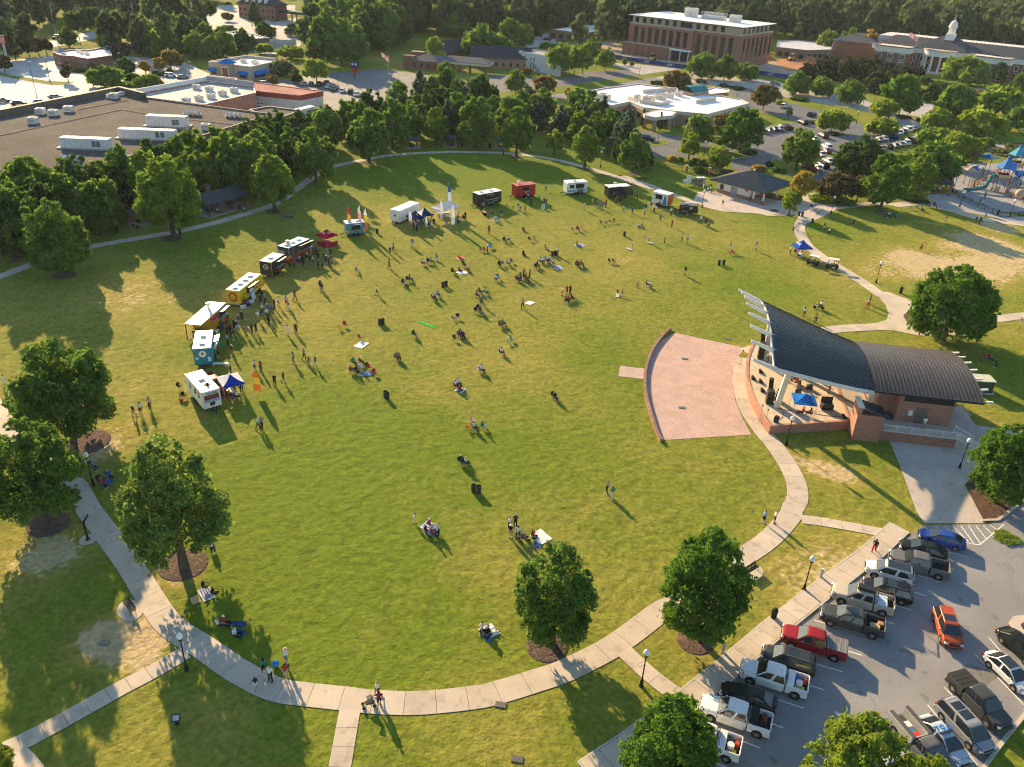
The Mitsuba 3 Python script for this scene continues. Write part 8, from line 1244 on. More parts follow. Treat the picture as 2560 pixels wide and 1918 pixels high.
for i, (x, y, dg) in enumerate(LAYOUT['benches']):
 k = thing('park_bench', ['black bench on a concrete apron at the lower left of the loop', 'black bench on a concrete apron by the tree beside the car park', 'black bench by the far loop path', 'dark bench on the pavilion plaza edge', 'bench under the plum shrubs'][i], 'bench', None, (x, y)); M = at(x, y, .06, dg)
 for q in range(6): add('slat', box(1.8, .06, .03, (0, -.2 + q * .08, .45)), 'paint', (.03, .03, .03), parent=k, m=M)
 for q in range(5): add('slat', box(1.8, .03, .06, (0, .26 + .015 * q, .52 + q * .085)), 'paint', (.03, .03, .03), parent=k, m=M)
 for s in (-.85, .85): add('end_frame', cat(tube((s, -.22, 0), (s, -.22, .68), .03, n=5), tube((s, .25, 0), (s, .33, .92), .03, n=5), tube((s, -.22, .66), (s, .28, .66), .03, n=5)), 'paint', (.03, .03, .03), parent=k, m=M)
 if i < 2:
  kq = add('bench_apron', moved(lathe([(1.5, 0), (1.5, .045), (.02, .046)], 24), 0, 0, 0).apply_transform(np.diag([1, .72, 1, 1])), 'concrete', WALK, m=at(x, y, 0, dg)); struct(kq, 'rounded concrete apron under a bench')
PT = LAYOUT['pts']
def simple(name, label, cat_, pt, parts, deg=0, z=0):
 x, y = PT[pt]; k = thing(name, label, cat_, None, (x, y))
 for n, m_, b, c in parts: add(n, m_, b, c, parent=k, m=at(x, y, z, deg))
 return k, at(x, y, z, deg)
BKP = (.02, .02, .022)
def cart(name, label, x, y, deg):
 k = thing(name, label, 'golf cart', None, (x, y)); M = at(x, y, .05, deg)
 add('body', cat(span(-1.3, 1.1, -.6, .6, .35, .65, .08), hullm([(.6, s * .55, z_) for s in (-1, 1) for z_ in (.5, 1.0)] + [(1.25, s * .5, z_) for s in (-1, 1) for z_ in (.45, .75)])), 'gloss', BKP, parent=k, m=M); add('seat', cat(span(-.3, .3, -.55, .55, .65, .85, .06), span(-.42, -.3, -.55, .55, .8, 1.35, .05), span(-1.1, -.6, -.55, .55, .65, .85, .06)), 'cloth', (.05, .05, .055), parent=k, m=M); add('roof', span(-1.2, .9, -.62, .62, 1.9, 1.97, .05), 'gloss', (.72, .68, .60), parent=k, m=M)
 for X in (-1.1, .75):
  for s in (-.56, .56): add('roof_post', tube((X, s, .6), (X * .95, s, 1.9), .025, n=5), 'paint', BKP, parent=k, m=M)
 for X in (-.85, .85):
  for s in (-.55, .55): add('wheel', wheel_m(.25, .2)[0].apply_translation([X, s, .25]), 'paint', (.02, .02, .02), parent=k, m=M)
x, y = PT['cart']; cart('golf_cart', 'black golf cart with a cream roof left of the pair by the blue canopy', x - 1.9, y + 1.0, 150); cart('golf_cart', 'black golf cart with a cream roof right of the pair by the blue canopy', x + 1.5, y - .3, 165)
k, M = simple('motor_scooter', 'black and white motor scooter ridden across the lawn behind the bandstand', 'scooter', 'scooter', [('frame', hullm([(-.6, s * .18, z_) for s in (-1, 1) for z_ in (.4, .75)] + [(.3, s * .15, z_) for s in (-1, 1) for z_ in (.3, .5)]), 'gloss', BKP), ('fairing', hullm([(.45, s * .22, z_) for s in (-1, 1) for z_ in (.4, 1.0)] + [(.7, 0, .5), (.55, 0, 1.15)]), 'gloss', (.7, .7, .7)), ('seat', span(-.6, .1, -.16, .16, .75, .85, .04), 'cloth', BKP), ('wheel', wheel_m(.28, .12)[0].apply_translation([.75, 0, .28]), 'paint', BKP), ('wheel', wheel_m(.28, .12)[0].apply_translation([-.6, 0, .28]), 'paint', BKP), ('handlebar', tube((.45, -.35, 1.1), (.45, .35, 1.1), .02, n=5), 'metal', (.4, .4, .4))], 160)
put_person(PT['scooter'][0] + .1, PT['scooter'][1], 'g', 'w', 'k', .68, 160)
for pt, lab in (('frame1', 'white A-frame sign board in front of the black food trailer'), ('frame2', 'white A-frame sign board by the red food trailer')): simple('sandwich_board', lab, 'sign', pt, [('leaf', hullm([(-.35, s * .35, 0), (.35, s * .35, 0), (-.35, s * .04, 1.15), (.35, s * .04, 1.15), (-.35, s * .32, 0), (.35, s * .32, 0), (-.35, s * .01, 1.15), (.35, s * .01, 1.15)]), 'paint', (.70, .70, .68)) for s in (-1, 1)] + [('notice', box(.5, .02, .6, (0, -.24, .6)), 'paint', (.35, .34, .33))], 10)
for pt, lab in (('cone1', 'orange traffic cone on the grass below the retro trailer'), ('cone2', 'orange traffic cone by the black food trailer tow bar')): simple('traffic_cone', lab, 'traffic cone', pt, [('cone', lathe([(.2, .03), (.16, .1), (.04, .7), (.02, .72)], 12), 'paint', (.62, .10, .02)), ('foot', box(.42, .42, .04, (0, 0, .02)), 'paint', (.55, .09, .02))])
simple('tote_bag', 'red bag on the grass left of the retro trailer', 'bag', 'cone3', [('bag', box(.5, .3, .4, (0, 0, .22), .08), 'cloth', (.5, .05, .03)), ('handle', pipe([(-.15, 0, .4), (-.1, 0, .6), (.1, 0, .6), (.15, 0, .4)], .015, 5), 'cloth', (.4, .04, .03))])
simple('leaning_board', 'white menu board leaning on the yellow food truck', 'sign', 'board', [('board', hullm([(-.5, 0, 0), (.5, 0, 0), (-.5, .5, 1.9), (.5, .5, 1.9), (-.5, -.05, 0), (.5, -.05, 0), (-.5, .45, 1.9), (.5, .45, 1.9)]), 'paint', (.66, .72, .74)), ('easel', tube((0, .5, 1.6), (0, 1.0, 0), .03, n=5), 'paint', (.3, .22, .15))], 70)
for pt, lab in (('cooler1', 'white cooler beside the serving hatch of the yellow food truck'), ('cooler2', 'round white drum at the back of the yellow food truck')): simple('cooler', lab, 'cooler', pt, [('chest', box(.9, .5, .45, (0, 0, .24), .05), 'gloss', (.72, .76, .78)), ('lid', box(.92, .52, .08, (0, 0, .5), .03), 'gloss', (.76, .77, .76)), ('handle', tube((-.3, -.28, .35), (.3, -.28, .35), .02, n=5), 'metal', (.3, .3, .3))], 40)
simple('white_bench', 'long white bench board behind the teal trailer', 'bench', 'bench_t', [('top', box(2.4, .5, .08, (0, 0, .45), .02), 'paint', (.74, .76, .78)), ('leg', box(.1, .45, .42, (-.9, 0, .21)), 'paint', (.4, .4, .4)), ('leg', box(.1, .45, .42, (.9, 0, .21)), 'paint', (.4, .4, .4))], 5)
simple('picnic_table', 'brown folding table by the black food trailer', 'table', 'table1', [('top', box(1.8, .75, .05, (0, 0, .74)), 'paint', (.28, .2, .15)), ('leg', box(.06, .6, .72, (-.7, 0, .36)), 'paint', BKP), ('leg', box(.06, .6, .72, (.7, 0, .36)), 'paint', BKP)], 110)
simple('serving_counter', 'brown counter under the white peaked canopy', 'counter', 'table2', [('front', box(2.4, .7, 1.0, (0, 0, .5), .03), 'paint', (.32, .26, .21)), ('top', box(2.5, .8, .06, (0, 0, 1.04)), 'paint', (.5, .48, .45))], 25)
k, M = simple('electric_cabinet', 'pair of grey electric cabinets on the lawn beside the pavilion', 'utility cabinet', 'elec', [('cabinet', box(1.5, 1.3, 2.0, (-.6, 0, 1.0), .04), 'paint', (.16, .18, .17)), ('cabinet', box(1.1, 1.2, 1.9, (.9, -.1, .95), .04), 'paint', (.30, .31, .28)), ('lid', box(1.6, 1.4, .08, (-.6, 0, 2.04)), 'paint', (.6, .6, .56)), ('lid', box(1.2, 1.3, .08, (.9, -.1, 1.94)), 'paint', (.6, .6, .56)), ('vent', box(.6, .04, .4, (-.6, -.66, 1.3)), 'paint', BKP)], 30)
simple('notice_board', 'tall white notice board on two posts near the electric cabinets', 'sign', 'info', [('panel', box(1.3, .12, 1.9, (0, 0, 1.45)), 'paint', (.62, .64, .66)), ('side_panel', box(1.0, .1, .8, (-1.2, 0, 1.1)), 'paint', (.6, .62, .64)), ('post', tube((-1.7, 0, 0), (-1.7, 0, 1.5), .05, n=6), 'paint', (.4, .4, .4)), ('post', tube((.6, 0, 0), (.6, 0, 2.4), .05, n=6), 'paint', (.4, .4, .4))], 12)
simple('meter_box', 'small dark meter box on a post between notice board and cabinets', 'meter box', 'ebox', [('box', box(.6, .4, .8, (0, 0, 1.2), .03), 'paint', (.06, .08, .06)), ('post', box(.12, .12, .9, (0, 0, .45)), 'paint', (.3, .3, .28))], 12)
simple('sign_pedestal', 'short black angled pedestal on the lower left lawn', 'pedestal', 'pedestal', [('column', box(.3, .2, .7, (0, 0, .35), .03), 'paint', BKP), ('plate', hullm([(-.35, -.25, .65), (.35, -.25, .65), (-.35, .25, .95), (.35, .25, .95), (-.35, -.25, .7), (.35, -.25, .7), (-.35, .25, 1.0), (.35, .25, 1.0)]), 'paint', (.05, .05, .055)), ('face', hullm([(-.25, -.2, .735), (.25, -.2, .735), (-.25, .15, .945), (.25, .15, .945), (-.25, -.2, .74), (.25, .15, .95)]), 'paint', (.45, .46, .48))], 10)
simple('bent_post', 'black bent post on a round pad beside the left path', 'post', 'kiosk', [('pole', pipe([(0, 0, 0), (0, 0, 2.3), (.5, .25, 3.1)], .1, 8), 'paint', BKP), ('foot', lathe([(.25, 0), (.2, .2), (.1, .3)], 10), 'paint', BKP), ('pad', lathe([(.85, 0), (.85, .06), (.02, .07)], 20), 'concrete', WALK)])
for pt, lab in (('marker1', 'grey metal marker post beside the parking pavement lamp'), ('marker2', 'pale marker post in the grass by the tree near the car park')): simple('marker_post', lab, 'marker post', pt, [('post', box(.28, .2, 1.15, (0, 0, .57), .03), 'paint', (.40, .43, .45)), ('cap', box(.34, .26, .1, (0, 0, 1.2), .03), 'paint', (.66, .68, .68))], -30)
def stroller(pt, lab, deg):
 R = trimesh.transformations.rotation_matrix(math.pi / 2, [1, 0, 0]); simple('stroller', lab, 'stroller', pt, [('seat', hullm([(-.3, s * .22, z_) for s in (-1, 1) for z_ in (.4, .8)] + [(.35, s * .2, .42) for s in (-1, 1)]), 'cloth', (.05, .05, .06)), ('hood', hullm([(-.35, s * .24, .8) for s in (-1, 1)] + [(-.2, s * .22, 1.1) for s in (-1, 1)] + [(.2, s * .22, 1.0) for s in (-1, 1)]), 'cloth', (.14, .13, .14)), ('frame', cat(*[tube(a_, b_, .018, n=5) for s in (-.25, .25) for a_, b_ in (((.5, s, .15), (-.6, s, 1.05)), ((-.35, s, .15), (.1, s, .55)))], tube((-.6, -.25, 1.05), (-.6, .25, 1.05), .02, n=5)), 'metal', (.3, .3, .3))] + [('wheel', wheel_m(.15, .06)[0].apply_translation([X, s, .15]), 'paint', BKP) for X in (.5, -.38) for s in (-.26, .26)], deg, .05)
stroller('strl1', 'dark hooded stroller pushed along the lower loop path', 200); stroller('strl2', 'black stroller beside the big white blanket', 20); stroller('strl3', 'black stroller behind the truck row at the far right of the lawn', 100)
k, M = simple('street_clock', 'black street clock with a white face by the playground fence', 'clock', 'clock', [('post', lathe([(.3, 0), (.25, .4), (.1, .7), (.09, 3.3), (.16, 3.4)], 12), 'paint', BKP), ('case', lathe([(.55, -.2), (.6, -.15), (.6, .15), (.55, .2)], 20).apply_transform(trimesh.transformations.rotation_matrix(math.pi / 2, [1, 0, 0])).apply_translation([0, 0, 3.95]), 'paint', BKP), ('face', lathe([(.48, 0), (.48, .02), (.02, .021)], 20).apply_transform(trimesh.transformations.rotation_matrix(math.pi / 2, [1, 0, 0])).apply_translation([0, -.205, 3.95]), 'lamp_globe', None), ('hand', box(.04, .02, .3, (0, -.24, 4.05)), 'paint', BKP), ('hand', box(.22, .02, .04, (.1, -.24, 3.95)), 'paint', BKP)], -15)
x, y = PT['ballon']; k = thing('beach_ball', 'blue ball carried by the group on the lower loop path', 'ball', None, (x, y)); add('ball', trimesh.creation.icosphere(2, .34), 'gloss', (.02, .25, .60), parent=k, m=at(x, y, .36), smooth=True); add('band', lathe([(.345, -.03), (.35, 0), (.345, .03)], 16), 'gloss', (.03, .35, .7), parent=k, m=at(x, y, .36))
# ---------------------------------------------------------------- pavilions and shelters
def hip_roof(parent, M, x, y, z, rise, r, col, seams, th=.18):
 add('roof', hullm([(sx * x, sy * y, zz) for sx in (-1, 1) for sy in (-1, 1) for zz in (z, z + th)] + [(-r, 0, z + rise), (r, 0, z + rise)]), 'gloss', col, parent=parent, m=M)
 def seam(p, q): add('roof_rib', tube(np.array(p) + [0, 0, .02], np.array(q) + [0, 0, .02], .045, n=4), 'gloss', np.array(col) * 1.6, parent=parent, m=M)
 for s in (-1, 1):
  for X in np.arange(-x + seams, x, seams):
   run = min(y, x - abs(X) if abs(X) > r else y) if r < x else y; t = min(1, (x - abs(X)) / (x - r)) if abs(X) > r and r < x else 1
   seam((X, s * y, z + th), (X, s * y * (1 - t), z + th + (rise - th) * t))
  if r < x:
   for Y in np.arange(-y + seams, y, seams): t = 1 - abs(Y) / y; seam((s * x, Y, z + th), (s * (x - (x - r) * t), Y, z + th + (rise - th) * t))
SLR = (.032, .035, .045)
pc = np.array([58.2, 208.8]); k = thing('restroom_pavilion', 'white and brick park pavilion with a black hipped metal roof', 'pavilion', None, tuple(pc)); M = at(*pc, 0, -43.5)
add('wall', span(-6.2, 3.2, -6.0, 4.6, .9, 2.95), 'paint', (.66, .63, .57), parent=k, m=M); add('brick_base', span(-6.25, 3.25, -6.05, 4.65, 0, .9), 'brick', (.30, .13, .10), parent=k, m=M); hip_roof(k, M, 7.9, 7.4, 2.95, 2.9, .6, SLR, .62)
for (px_, py_) in ((7.2, -6.6), (7.2, 0), (7.2, 6.6), (4.5, -6.6)): add('pier', box(.7, .7, 1.0, (px_, py_, .5)), 'brick', (.30, .13, .10), parent=k, m=M); add('column', box(.34, .34, 2.0, (px_, py_, 1.95)), 'paint', (.72, .70, .65), parent=k, m=M)
add('double_door', span(-2.3, -.5, -6.1, -6.02, .05, 2.3), 'paint', (.24, .26, .28), parent=k, m=M); w_ = add('window', span(-5.4, -4.4, -6.1, -6.0, 1.0, 2.3), 'paint', (.2, .17, .15), parent=k, m=M); add('pane', span(-5.3, -4.5, -6.13, -6.05, 1.1, 2.2), 'window_glass', None, parent=w_, m=M); add('sign', span(1.6, 2.4, -6.1, -6.0, 2.1, 2.5), 'paint', (.6, .03, .04), parent=k, m=M, label='small red sign under the eave')
add('cupola_vent', tube((-1.5, -3, 4.3), (-1.5, -3, 4.9), .12, n=8), 'metal', (.7, .7, .7), parent=k, m=M); add('finial', trimesh.creation.icosphere(1, .3).apply_translation([0, 0, 6.0]), 'lamp_globe', None, parent=k, m=M)
pc = np.array([108.5, 221.5]); k = thing('picnic_pavilion', 'dark hip-roofed picnic pavilion beside the playground', 'pavilion', None, tuple(pc)); M = at(*pc, 0, -20); hip_roof(k, M, 5.6, 5.2, 2.8, 2.4, .8, (.05, .05, .06), .7)
for i in (-1, 1):
 for j in (-1, 1): add('pier', box(.8, .8, 2.8, (i * 4.9, j * 4.5, 1.4)), 'brick', (.26, .12, .09), parent=k, m=M)
for X in (-1.8, 1.8): t = thing('picnic_table', f'picnic table under the playground pavilion, {"left" if X < 0 else "right"} one', 'table', None, tuple(pc)); add('top', box(2.2, .8, .06, (X, -1, .76)), 'paint', (.5, .5, .48), parent=t, m=M); add('seat', box(2.2, .3, .05, (X, -1.75, .45)), 'paint', (.45, .45, .43), parent=t, m=M); add('seat', box(2.2, .3, .05, (X, -.25, .45)), 'paint', (.45, .45, .43), parent=t, m=M); add('leg', box(1.6, .12, .72, (X, -1, .37)), 'paint', BKP, parent=t, m=M)
def shelter(label, x, y, deg, sx, sy, h, gable=True, chim=False):
 k = thing('picnic_shelter', label, 'shelter', None, (x, y)); M = at(x, y, 0, deg); rise = sy * .28; ux, uy = sx / 2 + .35, sy / 2 + .4
 for s in (-1, 1):
  for i in range(int(2 * ux / .5)):
   a_, b_ = -ux + i * .5, min(-ux + i * .5 + .47, ux); add('roof_panel', hullm([(X, s * Y, Z) for X in (a_, b_) for Y, Z in ((uy, h), (uy, h + .07), (0, h + rise), (0, h + rise + .07))]), 'gloss', (.04, .045, .06), parent=k, m=M)
 add('beam', cat(*[box(sx, .18, .22, (0, s * sy / 2, h - .12)) for s in (-1, 1)]), 'paint', (.12, .07, .05), parent=k, m=M)
 for X in np.linspace(-sx / 2 + .2, sx / 2 - .2, 2 if sx < 5 else 4):
  for s in (-1, 1): add('post', box(.22, .22, h, (X, s * (sy / 2), h / 2)), 'paint', (.20, .11, .08), parent=k, m=M); add('post_base', box(.45, .45, .8, (X, s * (sy / 2), .4)), 'brick', (.30, .13, .10), parent=k, m=M)
 add('slab', box(sx + .8, sy + .8, .1, (0, 0, .06)), 'concrete', (.4, .37, .33), parent=k, m=M)
 for X in ((0,) if sx < 5 else (-sx / 4, sx / 4)): add('table', cat(box(1.8, .7, .06, (X, 0, .76)), box(1.8, .28, .05, (X, -.65, .45)), box(1.8, .28, .05, (X, .65, .45)), box(1.2, .1, .7, (X, 0, .4))), 'paint', (.06, .06, .065), parent=k, m=M)
 if chim: add('chimney', box(1.0, .9, 5.2, (-sx * .12, sy * .3, 2.6)), 'brick', (.20, .11, .09), parent=k, m=M); add('chimney_cap', box(1.2, 1.1, .15, (-sx * .12, sy * .3, 5.28)), 'paint', (.1, .09, .08), parent=k, m=M)
shelter('small dark-roofed shelter with bikes on the left behind the path', -78.6, 164.2, 35, 3.6, 2.8, 2.5); shelter('long dark-roofed picnic shelter with a brick chimney behind the left path', -65.8, 176.0, 58, 10.5, 6.0, 2.7, chim=True)
shelter('small shelter in the trees left of the middle at the far path', -31.8, 239.6, 12, 3.3, 2.6, 2.4); shelter('small shelter in the trees at the middle of the far path', -21.3, 243.5, 8, 3.3, 2.6, 2.4); shelter('small shelter half hidden behind a tree at the far path', -6.6, 244.5, 2, 3.3, 2.6, 2.4)
# ---------------------------------------------------------------- fences
def bar_fence(name, label, pts, h, col, step=2.4, piers=None, gap=.14, thick=.03):
 k = thing(name, label, 'fence', None, tuple(pts[0])); ls = LineString(pts); n = max(1, int(ls.length / step)); P3 = [np.array(ls.interpolate(i / n, normalized=True).coords[0]) for i in range(n + 1)]
 for p in P3: add('post', box(.09, .09, h + .1, (*p, h / 2)), 'paint', col, parent=k)
 for a_, b_ in zip(P3[:-1], P3[1:]):
  add('rail', cat(*[tube((*a_, z_), (*b_, z_), thick, n=4) for z_ in (.15, h - .12)]), 'paint', col, parent=k); m_ = int(np.linalg.norm(b_ - a_) / gap); bk = add('bar', cat(*[box(.018, .018, h, (*(a_ + (b_ - a_) * i / m_), h / 2)) for i in range(1, m_)]), 'paint', col, parent=k); labels[bk] = {'kind': 'stuff'}
 return k
k = bar_fence('iron_fence', 'low black iron fence between brick piers by the shrubs', LAYOUT['fences']['lawn'], 1.2, BKP)
for p in LAYOUT['fences']['lawn'][2:]: add('pier', box(.6, .6, 1.9, (*p, .95)), 'brick', (.30, .12, .09), parent=k); add('pier_cap', box(.75, .75, .12, (*p, 1.96)), 'paint', (.5, .4, .33), parent=k)
bar_fence('playground_fence', 'long black iron fence round the playground', LAYOUT['fences']['play'], 1.3, BKP)
for nm, lab, col, txt in (('site', 'blue printed hoarding fence in front of the office block', (.02, .055, .20), 1), ('site2', 'blue hoarding fence right of the office block', (.02, .055, .20), 1), ('back', 'bright blue screened fence at the back of the building site', (.01, .22, .52), 0)):
 pts = LAYOUT['fences'][nm]; k = thing('hoarding_fence', lab, 'fence', None, tuple(pts[0])); ls = LineString(pts); n = max(2, int(ls.length / 4)); P3 = [np.array(ls.interpolate(i / n, normalized=True).coords[0]) for i in range(n + 1)]
 for i, (a_, b_) in enumerate(zip(P3[:-1], P3[1:])):
  add('panel', prism(LineString([a_ + (b_ - a_) * .01, b_ - (b_ - a_) * .01]).buffer(.05, cap_style=2), .1, 1.95), 'paint', np.array(col) * rng.uniform(.85, 1.2), parent=k); add('post', box(.08, .08, 2.1, (*a_, 1.05)), 'metal', (.5, .5, .5), parent=k)
  if txt and i % 3 == 1:
   w_ = words('HCK', .95, .02); w_.apply_translation([-w_.extents[0] / 2, 0, 0]); w_.apply_transform(trimesh.transformations.rotation_matrix(math.pi / 2, [1, 0, 0])); d_ = b_ - a_; d_ = d_ if d_[0] > 0 else -d_; add('lettering', w_.apply_translation([0, -.07, .55]), 'paint', (.62, .65, .7), parent=k, m=at(*((a_ + b_) / 2), 0, math.degrees(math.atan2(d_[1], d_[0]))))
# ---------------------------------------------------------------- poles, wires, signs
tops = []
for i, (x, y, h) in enumerate(LAYOUT['poles']):
 k = thing('utility_pole', ['tall utility pole with insulators at the upper left', 'utility pole before the dark woods', 'utility pole beside the far road verge', 'slender utility pole by the far road'][i], 'utility pole', None, (x, y)); add('pole', tube((0, 0, 0), (0, 0, h), .2, .13, 8), 'paint', (.36, .34, .31), parent=k, m=at(x, y)); add('crossarm', box(3, .14, .16, (0, 0, h - 3.2)), 'paint', (.3, .27, .23), parent=k, m=at(x, y, 0, -50))
 for q in range(3): add('insulator', lathe([(.15, 0), (.22, .1), (.12, .35), (.02, .4)], 8), 'paint', (.7, .7, .7), parent=k, m=at(x, y, h - .3 - q * 1.1) @ T().translate([.25 * (-1) ** q, 0, 0]))
 tops.append((x, y, h))
def wire(a_, b_, sag, lab):
 t = np.linspace(0, 1, 13)[:, None]; p = np.array(a_) * (1 - t) + np.array(b_) * t; p[:, 2] -= sag * 4 * (t * (1 - t))[:, 0]; tag(add('power_line', pipe(list(p), .035, 4), 'paint', (.16, .16, .16)), lab, 'power line', 'power lines at the upper left', tuple(a_[:2]))
x, y, h = tops[0]
for q, dz in enumerate((0, 1.1, 2.2, 3.6, 6.2)):
 for (tx, ty, tz), side in (((x - 95, y - 20, h), 'left'), ((tops[2][0], tops[2][1] + 40, tops[2][2] + 3), 'right')): wire((x, y, h - dz), (tx, ty, tz - dz), 3, f'power line running {side} from the tall pole, {["topmost", "second", "third", "fourth", "lowest"][q]} wire')
TL = ['in the sunlit supermarket car park', 'at the grass strip of the supermarket car park', 'between the round trees beside the brick restaurant', 'behind the restaurant with blue awnings', 'left of the restaurant with blue awnings', 'right of the row of cars by the bank', 'before the white board fence', 'at the edge of the tall wood', 'on the grass island by the medical canopy', 'at the left of the sloping car park', 'at the roadside above the car park, left', 'at the roadside above the car park, right', 'right of the teal vault', 'behind the teal vault', 'at the town hall right wing', 'on the town hall drive', 'at the flat brick building', 'before the blue hoarding', 'beside the brown tree at the upper left']
for i, (x, y, h, w_) in enumerate(LAYOUT['tall_lamps']):
 k = thing('parking_lamp', 'tall thin parking lamp ' + TL[i], 'street lamp', None, (x, y)); h = min(max(h * 1.1, 5.5), 11.5); add('pole', tube((0, 0, 0), (0, 0, h), .1, .07, 6), 'paint', (.14, .13, .12), parent=k, m=at(x, y)); add('head', box(.9, .35, .2, (.35, 0, h + .05), .05), 'paint', (.55, .55, .54), parent=k, m=at(x, y)); add('base', lathe([(.3, 0), (.3, .6), (.1, .65)], 10), 'concrete', (.5, .5, .48), parent=k, m=at(x, y))
k, M = simple('pylon_sign', 'tall red pylon sign at the upper left edge', 'sign', 'pylon', [('post', box(.9, .5, 9, (0, 0, 4.5)), 'paint', (.42, .40, .38)), ('panel', box(4.2, .5, 2.9, (-1.2, 0, 10.2), .05), 'paint', (.50, .03, .04)), ('frame', box(4.4, .4, .2, (-1.2, 0, 11.75)), 'paint', (.7, .7, .7))], 35)
for t, z_ in (('WELLS', 10.5), ('FARGO', 9.4)): w_ = words(t, .75, .03); w_.apply_translation([-w_.extents[0] / 2, 0, 0]); w_.apply_transform(trimesh.transformations.rotation_matrix(math.pi / 2, [1, 0, 0])); add('lettering', w_.apply_translation([-1.2, -.28, z_]), 'paint', (.75, .72, .5), parent=k, m=M)
simple('roadside_sign', 'red and blue roadside sign on the lawn by the bank', 'sign', 'dsign', [('upper_panel', box(3.0, .4, 2.2, (0, 0, 4.6), .05), 'paint', (.03, .05, .18)), ('lower_panel', box(2.6, .4, 1.5, (0, 0, 2.6), .05), 'paint', (.5, .05, .04)), ('pole', box(.6, .35, 2.2, (0, 0, 1.1)), 'paint', (.4, .05, .05)), ('disc', lathe([(.5, 0), (.5, .05), (.02, .06)], 14).apply_transform(trimesh.transformations.rotation_matrix(math.pi / 2, [1, 0, 0])).apply_translation([-.7, -.2, 4.9]), 'paint', (.6, .6, .62)), ('disc', lathe([(.5, 0), (.5, .05), (.02, .06)], 14).apply_transform(trimesh.transformations.rotation_matrix(math.pi / 2, [1, 0, 0])).apply_translation([.7, -.2, 4.9]), 'paint', (.6, .6, .62))], -10)
simple('boom_lift', 'light blue boom lift above the dark evergreens', 'boom lift', 'boom', [('base', box(3, 2, 1.2, (0, 0, .8), .1), 'paint', (.03, .22, .42)), ('boom', tube((0, 0, 1.2), (3, 0, 10), .25, .2, 6), 'paint', (.25, .45, .6)), ('jib', tube((3, 0, 10), (5.2, 0, 10.3), .18, n=6), 'paint', (.06, .30, .5)), ('basket', cat(box(1.8, 1, .1, (5.8, 0, 9.8)), box(1.8, .06, 1.1, (5.8, .5, 10.3)), box(1.8, .06, 1.1, (5.8, -.5, 10.3))), 'paint', (.03, .25, .5)), ('wheel', cat(*[wheel_m(.45, .3)[0].apply_translation([X, s, .45]) for X in (-1, 1) for s in (-1, 1)]), 'paint', BKP)], -30)
def loader(pt, lab, deg): simple('wheel_loader', lab, 'loader', pt, [('body', box(3, 1.9, 1.2, (-.5, 0, 1.4), .15), 'paint', (.55, .38, .12)), ('cab', box(1.4, 1.5, 1.5, (.0, 0, 2.7), .1), 'dark_glass', None), ('cab_roof', box(1.6, 1.7, .12, (0, 0, 3.5)), 'paint', (.6, .55, .45)), ('arm', cat(*[tube((1, s, 1.6), (2.9, s, .7), .14, n=5) for s in (-.6, .6)]), 'paint', (.55, .38, .12)), ('bucket', hullm([(2.8, s, z_) for s in (-1.1, 1.1) for z_ in (.1, 1.1)] + [(3.7, s, .1) for s in (-1.1, 1.1)]), 'paint', (.3, .25, .2))] + [('wheel', wheel_m(.7, .5)[0].apply_translation([X, s, .7]), 'paint', BKP) for X in (-1.4, 1.1) for s in (-.95, .95)], deg)
loader('digger', 'tan wheel loader on the red soil right of the office block', 20); loader('digger2', 'small yellow wheel loader behind the blue hoarding', 60)
for i, (dx, dy, r_, h_) in enumerate(((-12, 3, 4.5, 2.2), (10, 2, 5.5, 2.6))): kq = add('soil_mound', lathe([(r_, 0), (r_ * .8, h_ * .3), (r_ * .4, h_ * .85), (.1, h_)], 18).apply_translation([PT['digger'][0] + dx, PT['digger'][1] + dy, .02]), 'soil', (.42, .21, .11)); struct(kq, 'heap of red soil on the building site')
for pt, lab in (('cyp1', 'slim dark cypress left of the medical canopy'), ('cyp2', 'slim dark cypress right of the medical canopy')):
 x, y = PT[pt]; m_, C_ = crown_unit([(0, .6), (.2, 1), (.6, .8), (1, .1)], 1200, .3, 77, 2.4, 16, .5); k = thing('cypress_tree', lab, 'tree', None, (x, y)); add('crown', m_, 'leaf', (.03, .06, .02), parent=k, m=T().translate([x, y, .2]).scale([.75, .75, 1.15])); add('trunk', tube((0, 0, 0), (0, 0, 1.2), .1, n=6), 'paint', BARK, parent=k, m=at(x, y))
